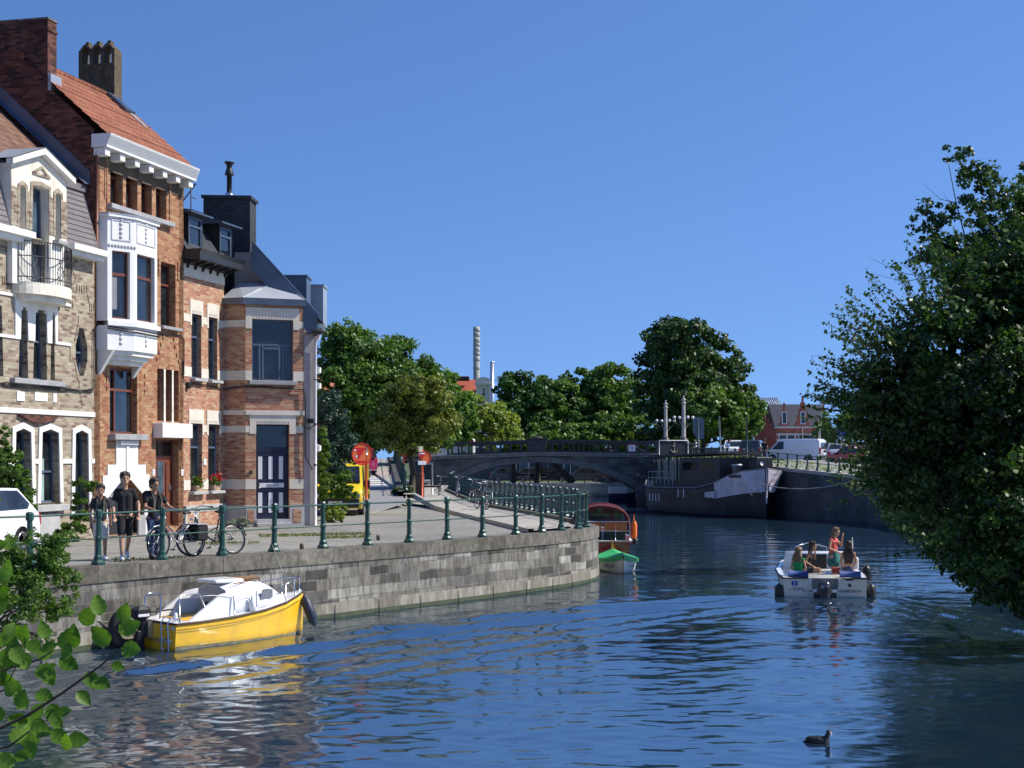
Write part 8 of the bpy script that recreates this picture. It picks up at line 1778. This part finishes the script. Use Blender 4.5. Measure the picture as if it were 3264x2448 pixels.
    if skirt: m = MB(); cap(m, pv+Vector((0, 0, .06)), .15, pv+Vector((0, 0, -.2)), .20); blob(m, .018, 'skirt', skirt, t, 3)
    if shoes:
        for s_ in 'lr':
            An = J['a'+s_]; fd = J.get('t'+s_, An+fw*.17+Vector((0, 0, -.05))); m = MB(); cap(m, An-Vector((0, 0, .04))-(fd-An)*.25, .047, fd+(fd-An)*.12, .038); cap(m, An, .046, An-Vector((0, 0, .05)), .05); blob(m, .012, 'shoe', shoes, t, 2)
    if strap:
        m = MB(); 
        for x in ((sl_+nk)/2, (sr_+nk)/2): m.tube([x+fw*.02+Vector((0, 0, .05)), x+fw*.13-Vector((0, 0, .12)), x+fw*.12-Vector((0, 0, .3))], .02, 6)
        m.build('backpack_strap', mat('strap_olive', (.12, .11, .08), .8), t); m = MB(); m.bev(ch_-fw*.17, (.28, .16, .42), .05); m.build('backpack', clothblack, t)
    return t
def walk(fr='l', st=.28, arm=.12, lean=0):
    f, b = (('l', 'r') if fr == 'l' else ('r', 'l')); s = {'l': -1, 'r': 1}
    J = dict(head=(0, -.03+lean, 1.635), neck=(0, lean, 1.47), pelvis=(0, 0, .95), sl=(-.155, .0, 1.405), sr=(.155, .0, 1.405), hl=(-.085, 0, .90), hr=(.085, 0, .90))
    J['k'+f] = (s[f]*.09, -.14, .50); J['a'+f] = (s[f]*.09, -st*.7, .09); J['t'+f] = (s[f]*.10, -st*.7-.17, .05)
    J['k'+b] = (s[b]*.09, .05, .49); J['a'+b] = (s[b]*.08, st*1.1, .17); J['t'+b] = (s[b]*.09, st*1.1-.12, .04)
    J['el'] = (-.23, .03, 1.14); J['wl'] = (-.24, -.06-arm, .90); J['er'] = (.23, .06, 1.14); J['wr'] = (.24, -.02+arm, .89); return J
def at(px, py, z=1.56): return gnd(*D(px, py), z)
p = at(217, 1209); person('shortest of three walking men, grey t-shirt and off-white shorts with a backpack strap', (p.x, p.y, 1.56), R(20), walk('r', .22), skin2, hair, clothgrey, .55, clothwhite, .85, shoes=shoew, k=.885, turn=R(-8), strap=True)
J = walk('l', .3); J['er'] = (.27, .0, 1.13); J['wr'] = (.25, -.18, .92)
p = at(270, 1210); person('tallest walking man, black t-shirt and black shorts, in the middle of the three', (p.x, p.y, 1.56), R(22), J, skin, hair, clothblack, .6, clothblack, .85, shoes=shoew, k=1.03, turn=R(0))
J = walk('l', .2); J['er'] = (.30, -.08, 1.17); J['wr'] = (.44, -.25, 1.08); J['el'] = (-.22, -.1, 1.16); J['wl'] = (-.02, -.34, 1.08)
p = at(333, 1208); person('man in black t-shirt and blue jeans pushing a silver bicycle', (p.x, p.y, 1.56), R(25), J, skin2, hair, clothblack, .55, denim, 2, shoes=clothblack, k=.955, turn=R(28), strap=True)
# passengers of the hire boat, in its frame
def inboat(x, y, z): return Vector((8.44+x+y*.10, 40.6+y, z-.10))
def sit(lean=0): return dict(head=(0, -.02+lean, .83), neck=(0, lean, .66), pelvis=(0, 0, .12), sl=(-.155, lean, .61), sr=(.155, lean, .61), hl=(-.085, -.03, .10), hr=(.085, -.03, .10), kl=(-.10, -.42, .13), kr=(.10, -.42, .13), al=(-.11, -.46, -.20), ar=(.11, -.46, -.20), el=(-.22, -.03, .36), wl=(-.16, -.22, .24), er=(.22, -.03, .36), wr=(.16, -.22, .24))
green = mat('green_top', (.01, .30, .06), .8, var=.15); J = sit(-.03)
o = inboat(-.78, .65, .50); person('seated woman with light brown hair and a bright green top at the boat stern', o, R(150), J, skin, hairb, green, 0, mat('white_trousers', (.5, .5, .52), .8), .9, k=.90, longhair=.30, turn=R(-12))
J = sit(-.16); J['er'] = (.16, -.30, .42); J['wr'] = (.04, -.30, .70); J['head'] = (0, -.24, .80); J['neck'] = (0, -.18, .64)
o = inboat(-.52, 1.55, .62); person('seated woman with long dark hair resting her chin on her hand', o, R(75), J, skin2, hair, mat('dark_top', (.03, .02, .03), .8), 0, mat('dark_shorts', (.03, .03, .05), .8), .5, k=.92, longhair=.36)
J = walk('l', .04); J['el'] = (-.26, .0, 1.16); J['wl'] = (-.10, -.20, 1.05); J['er'] = (.26, -.12, 1.22); J['wr'] = (.14, -.22, 1.50); J['head'] = (.03, -.07, 1.62); J['al'] = (-.09, 0, .09); J['ar'] = (.09, .05, .09); J['kl'] = (-.09, -.03, .5); J['kr'] = (.09, -.02, .5); J.pop('tr'); J.pop('tl')
o = inboat(.30, 1.75, .22); person('standing woman in a coral top and patterned blue-green skirt drinking on the hire boat', o, R(50), J, skin, hairb, mat('coral_top', (.62, .10, .08), .8), 0, skirt=mat('blue_green_print', (.02, .16, .14), .8, var=.6, scale=20), k=.93, longhair=.16)
J = sit(.02); o = inboat(.64, 1.15, .62); person('seated woman seen from behind with very long dark hair, in denim shorts', o, R(172), J, skin2, hair, None, 0, denim, .6, k=.93, longhair=.52)
# people by the bridge
J = walk('l', .1); J['head'] = (.06, -.16, 1.54); J['neck'] = (.03, -.12, 1.40); p = ray(*D(1571, 0), 118.5)
person('man in a pale blue shirt leaning on the railing at the bridge end', (p.x, 118.5, 3.45), R(60), J, skin, hair, mat('pale_blue_shirt', (.22, .32, .6), .8), .6, clothgrey, 2, k=.98)
p = ray(*D(1651, 0), 112); person('person in dark clothes standing beside the parked cars on the right quay', (p.x, 112, 3.35), R(160), walk('r', .15), skin2, hair, clothblack, .5, clothgrey, 2, k=1.0)
# ---------------------------------------------------------------- bicycles; x forward
def bicycle(lab, loc, rz, fm, panniers=False, lean=0, group=None, step=True, fine=True):
    t = thing('bicycle', lab, 'bicycle', loc, rz, group); t.rotation_euler = (R(lean), 0, rz); r = .34
    for x in (-.53, .53):
        m = MB(); torus(m, (x, 0, r), r-.02, .019, 'y', 26, 6); w_ = m.build('wheel', rubber, t); m = MB(); torus(m, (x, 0, r), r-.05, .010, 'y', 26, 4); m.tube([(x, -.04, r), (x, .04, r)], .022, 8)
        for i in range(16 if fine else 8): a = math.pi*2*i/(16 if fine else 8); m.tube([(x, .012*(1 if i % 2 else -1), r), (x+(r-.05)*math.cos(a), 0, r+(r-.05)*math.sin(a))], .002, 3)
        m.build('rim', steel, w_); m = MB(); m.tube([(x+(r+.03)*math.cos(a), 0, r+(r+.03)*math.sin(a)) for a in [math.pi*(.05+.9*i/10) for i in range(11)]], .018, 5); m.build('mudguard', fm, t)
    m = MB(); bb_ = (-.08, 0, .30); st_ = (-.24, 0, .80); hd_ = (.34, 0, .86); hb = (.38, 0, .70); ra = (-.53, 0, r)
    m.tube([bb_, st_], .016, 6); m.tube([hb, (.10, 0, .42 if step else .6), bb_], .019, 6); m.tube([(.36, 0, .78), (.05, 0, .52), (-.2, 0, .62)] if step else [hd_, (-.21, 0, .74)], .016, 6); m.tube([hd_, hb], .02, 6)
    for y in (-.05, .05): m.tube([bb_, (-.53, y, r)], .009, 5); m.tube([(-.21, 0, .70), (-.53, y, r)], .009, 5); m.tube([hb, (.42, y, .62), (.53, y, r)], .011, 5)
    m.tube([(-.24, 0, .68), (-.75, 0, .70)], .008, 4); m.tube([(-.7, .06, .70), (-.53, .06, r)], .006, 4); m.tube([(-.7, -.06, .70), (-.53, -.06, r)], .006, 4); m.build('frame', fm, t)
    m = MB(); m.tube([(.34, 0, .84), (.32, 0, 1.02)], .013, 6); m.tube([(.16, -.28, 1.04), (.30, -.20, 1.07), (.33, 0, 1.04), (.30, .20, 1.07), (.16, .28, 1.04)], .012, 6); hb_ = m.build('handlebar', steel, t); m = MB(); m.tube([(.16, -.28, 1.04), (.06, -.29, 1.03)], .017, 6); m.tube([(.16, .28, 1.04), (.06, .29, 1.03)], .017, 6); m.build('grip', rubber, hb_)
    m = MB(); m.tube([(-.24, 0, .78), (-.26, 0, .93)], .013, 6); m.ell((-.28, 0, .96), (.14, .075, .035), 12, 6); m.build('saddle', blackm, t)
    m = MB(); m.tube([(-.08, -.07, .30), (.02, -.09, .18)], .009, 5); m.tube([(-.08, .07, .30), (-.16, .09, .42)], .009, 5); m.bx(-.02, .06, -.14, -.06, .165, .19); m.bx(-.2, -.12, .06, .14, .41, .435); torus(m, (-.08, .03, .30), .085, .008, 'y', 16, 4); m.build('crank', blackm, t)
    m = MB(); m.ell((.45, 0, .80), (.04, .035, .035)); m.bx(-.80, -.77, -.03, .03, .55, .62); m.build('lamp', chrome, t)
    if panniers:
        m = MB()
        for y in (-.17, .17): m.bev((-.56, y, .52), (.34, .14, .34), .03)
        pn = m.build('pannier', clothblack, t); m = MB(); m.bx(-.73, -.38, -.25, .25, .70, .715); m.build('pannier_flap', mat('grey_flap', (.4, .4, .45), .7), pn)
    return t
dk_ = mat('black_bike_paint', (.015, .014, .015), .35, coat=.3); sv = mat('silver_bike_paint', (.42, .44, .47), .35, .5)
p = at(385, 1205); bicycle('silver city bicycle with black panniers pushed by the man in jeans', (p.x+.02, p.y-.25, 1.57), R(180+58), sv, True)
p = at(452, 1203); bicycle('black step-through bicycle leaning on the near railing', (p.x+.0, p.y+.35, 1.57), R(180+42), dk_, False, 9)
BG = 'bicycles parked along the blue-green railing'
for i, ((px, py), rz_, fm, lab) in enumerate((((1040, 1101), -68, dk_, 'dark bicycle nearest the camera against the blue-green railing'), ((1050, 1096), -75, sv, 'silver bicycle behind the nearest one at the blue-green railing'), ((1018, 1086), -80, dk_, 'dark bicycle halfway along the blue-green railing'), ((987, 1075), -84, sv, 'pale bicycle at the bend of the blue-green railing'), ((948, 1071), -90, dk_, 'dark bicycle farthest along the promenade under the bridge wall'))):
    p = at(px, py, 1.62); x = min(p.x, lin(RET, p.y)-.35); bicycle(lab, (x, p.y, 1.63), R(rz_+180), fm, False, 6, BG, fine=i < 3)
bpy.context.view_layer.update()
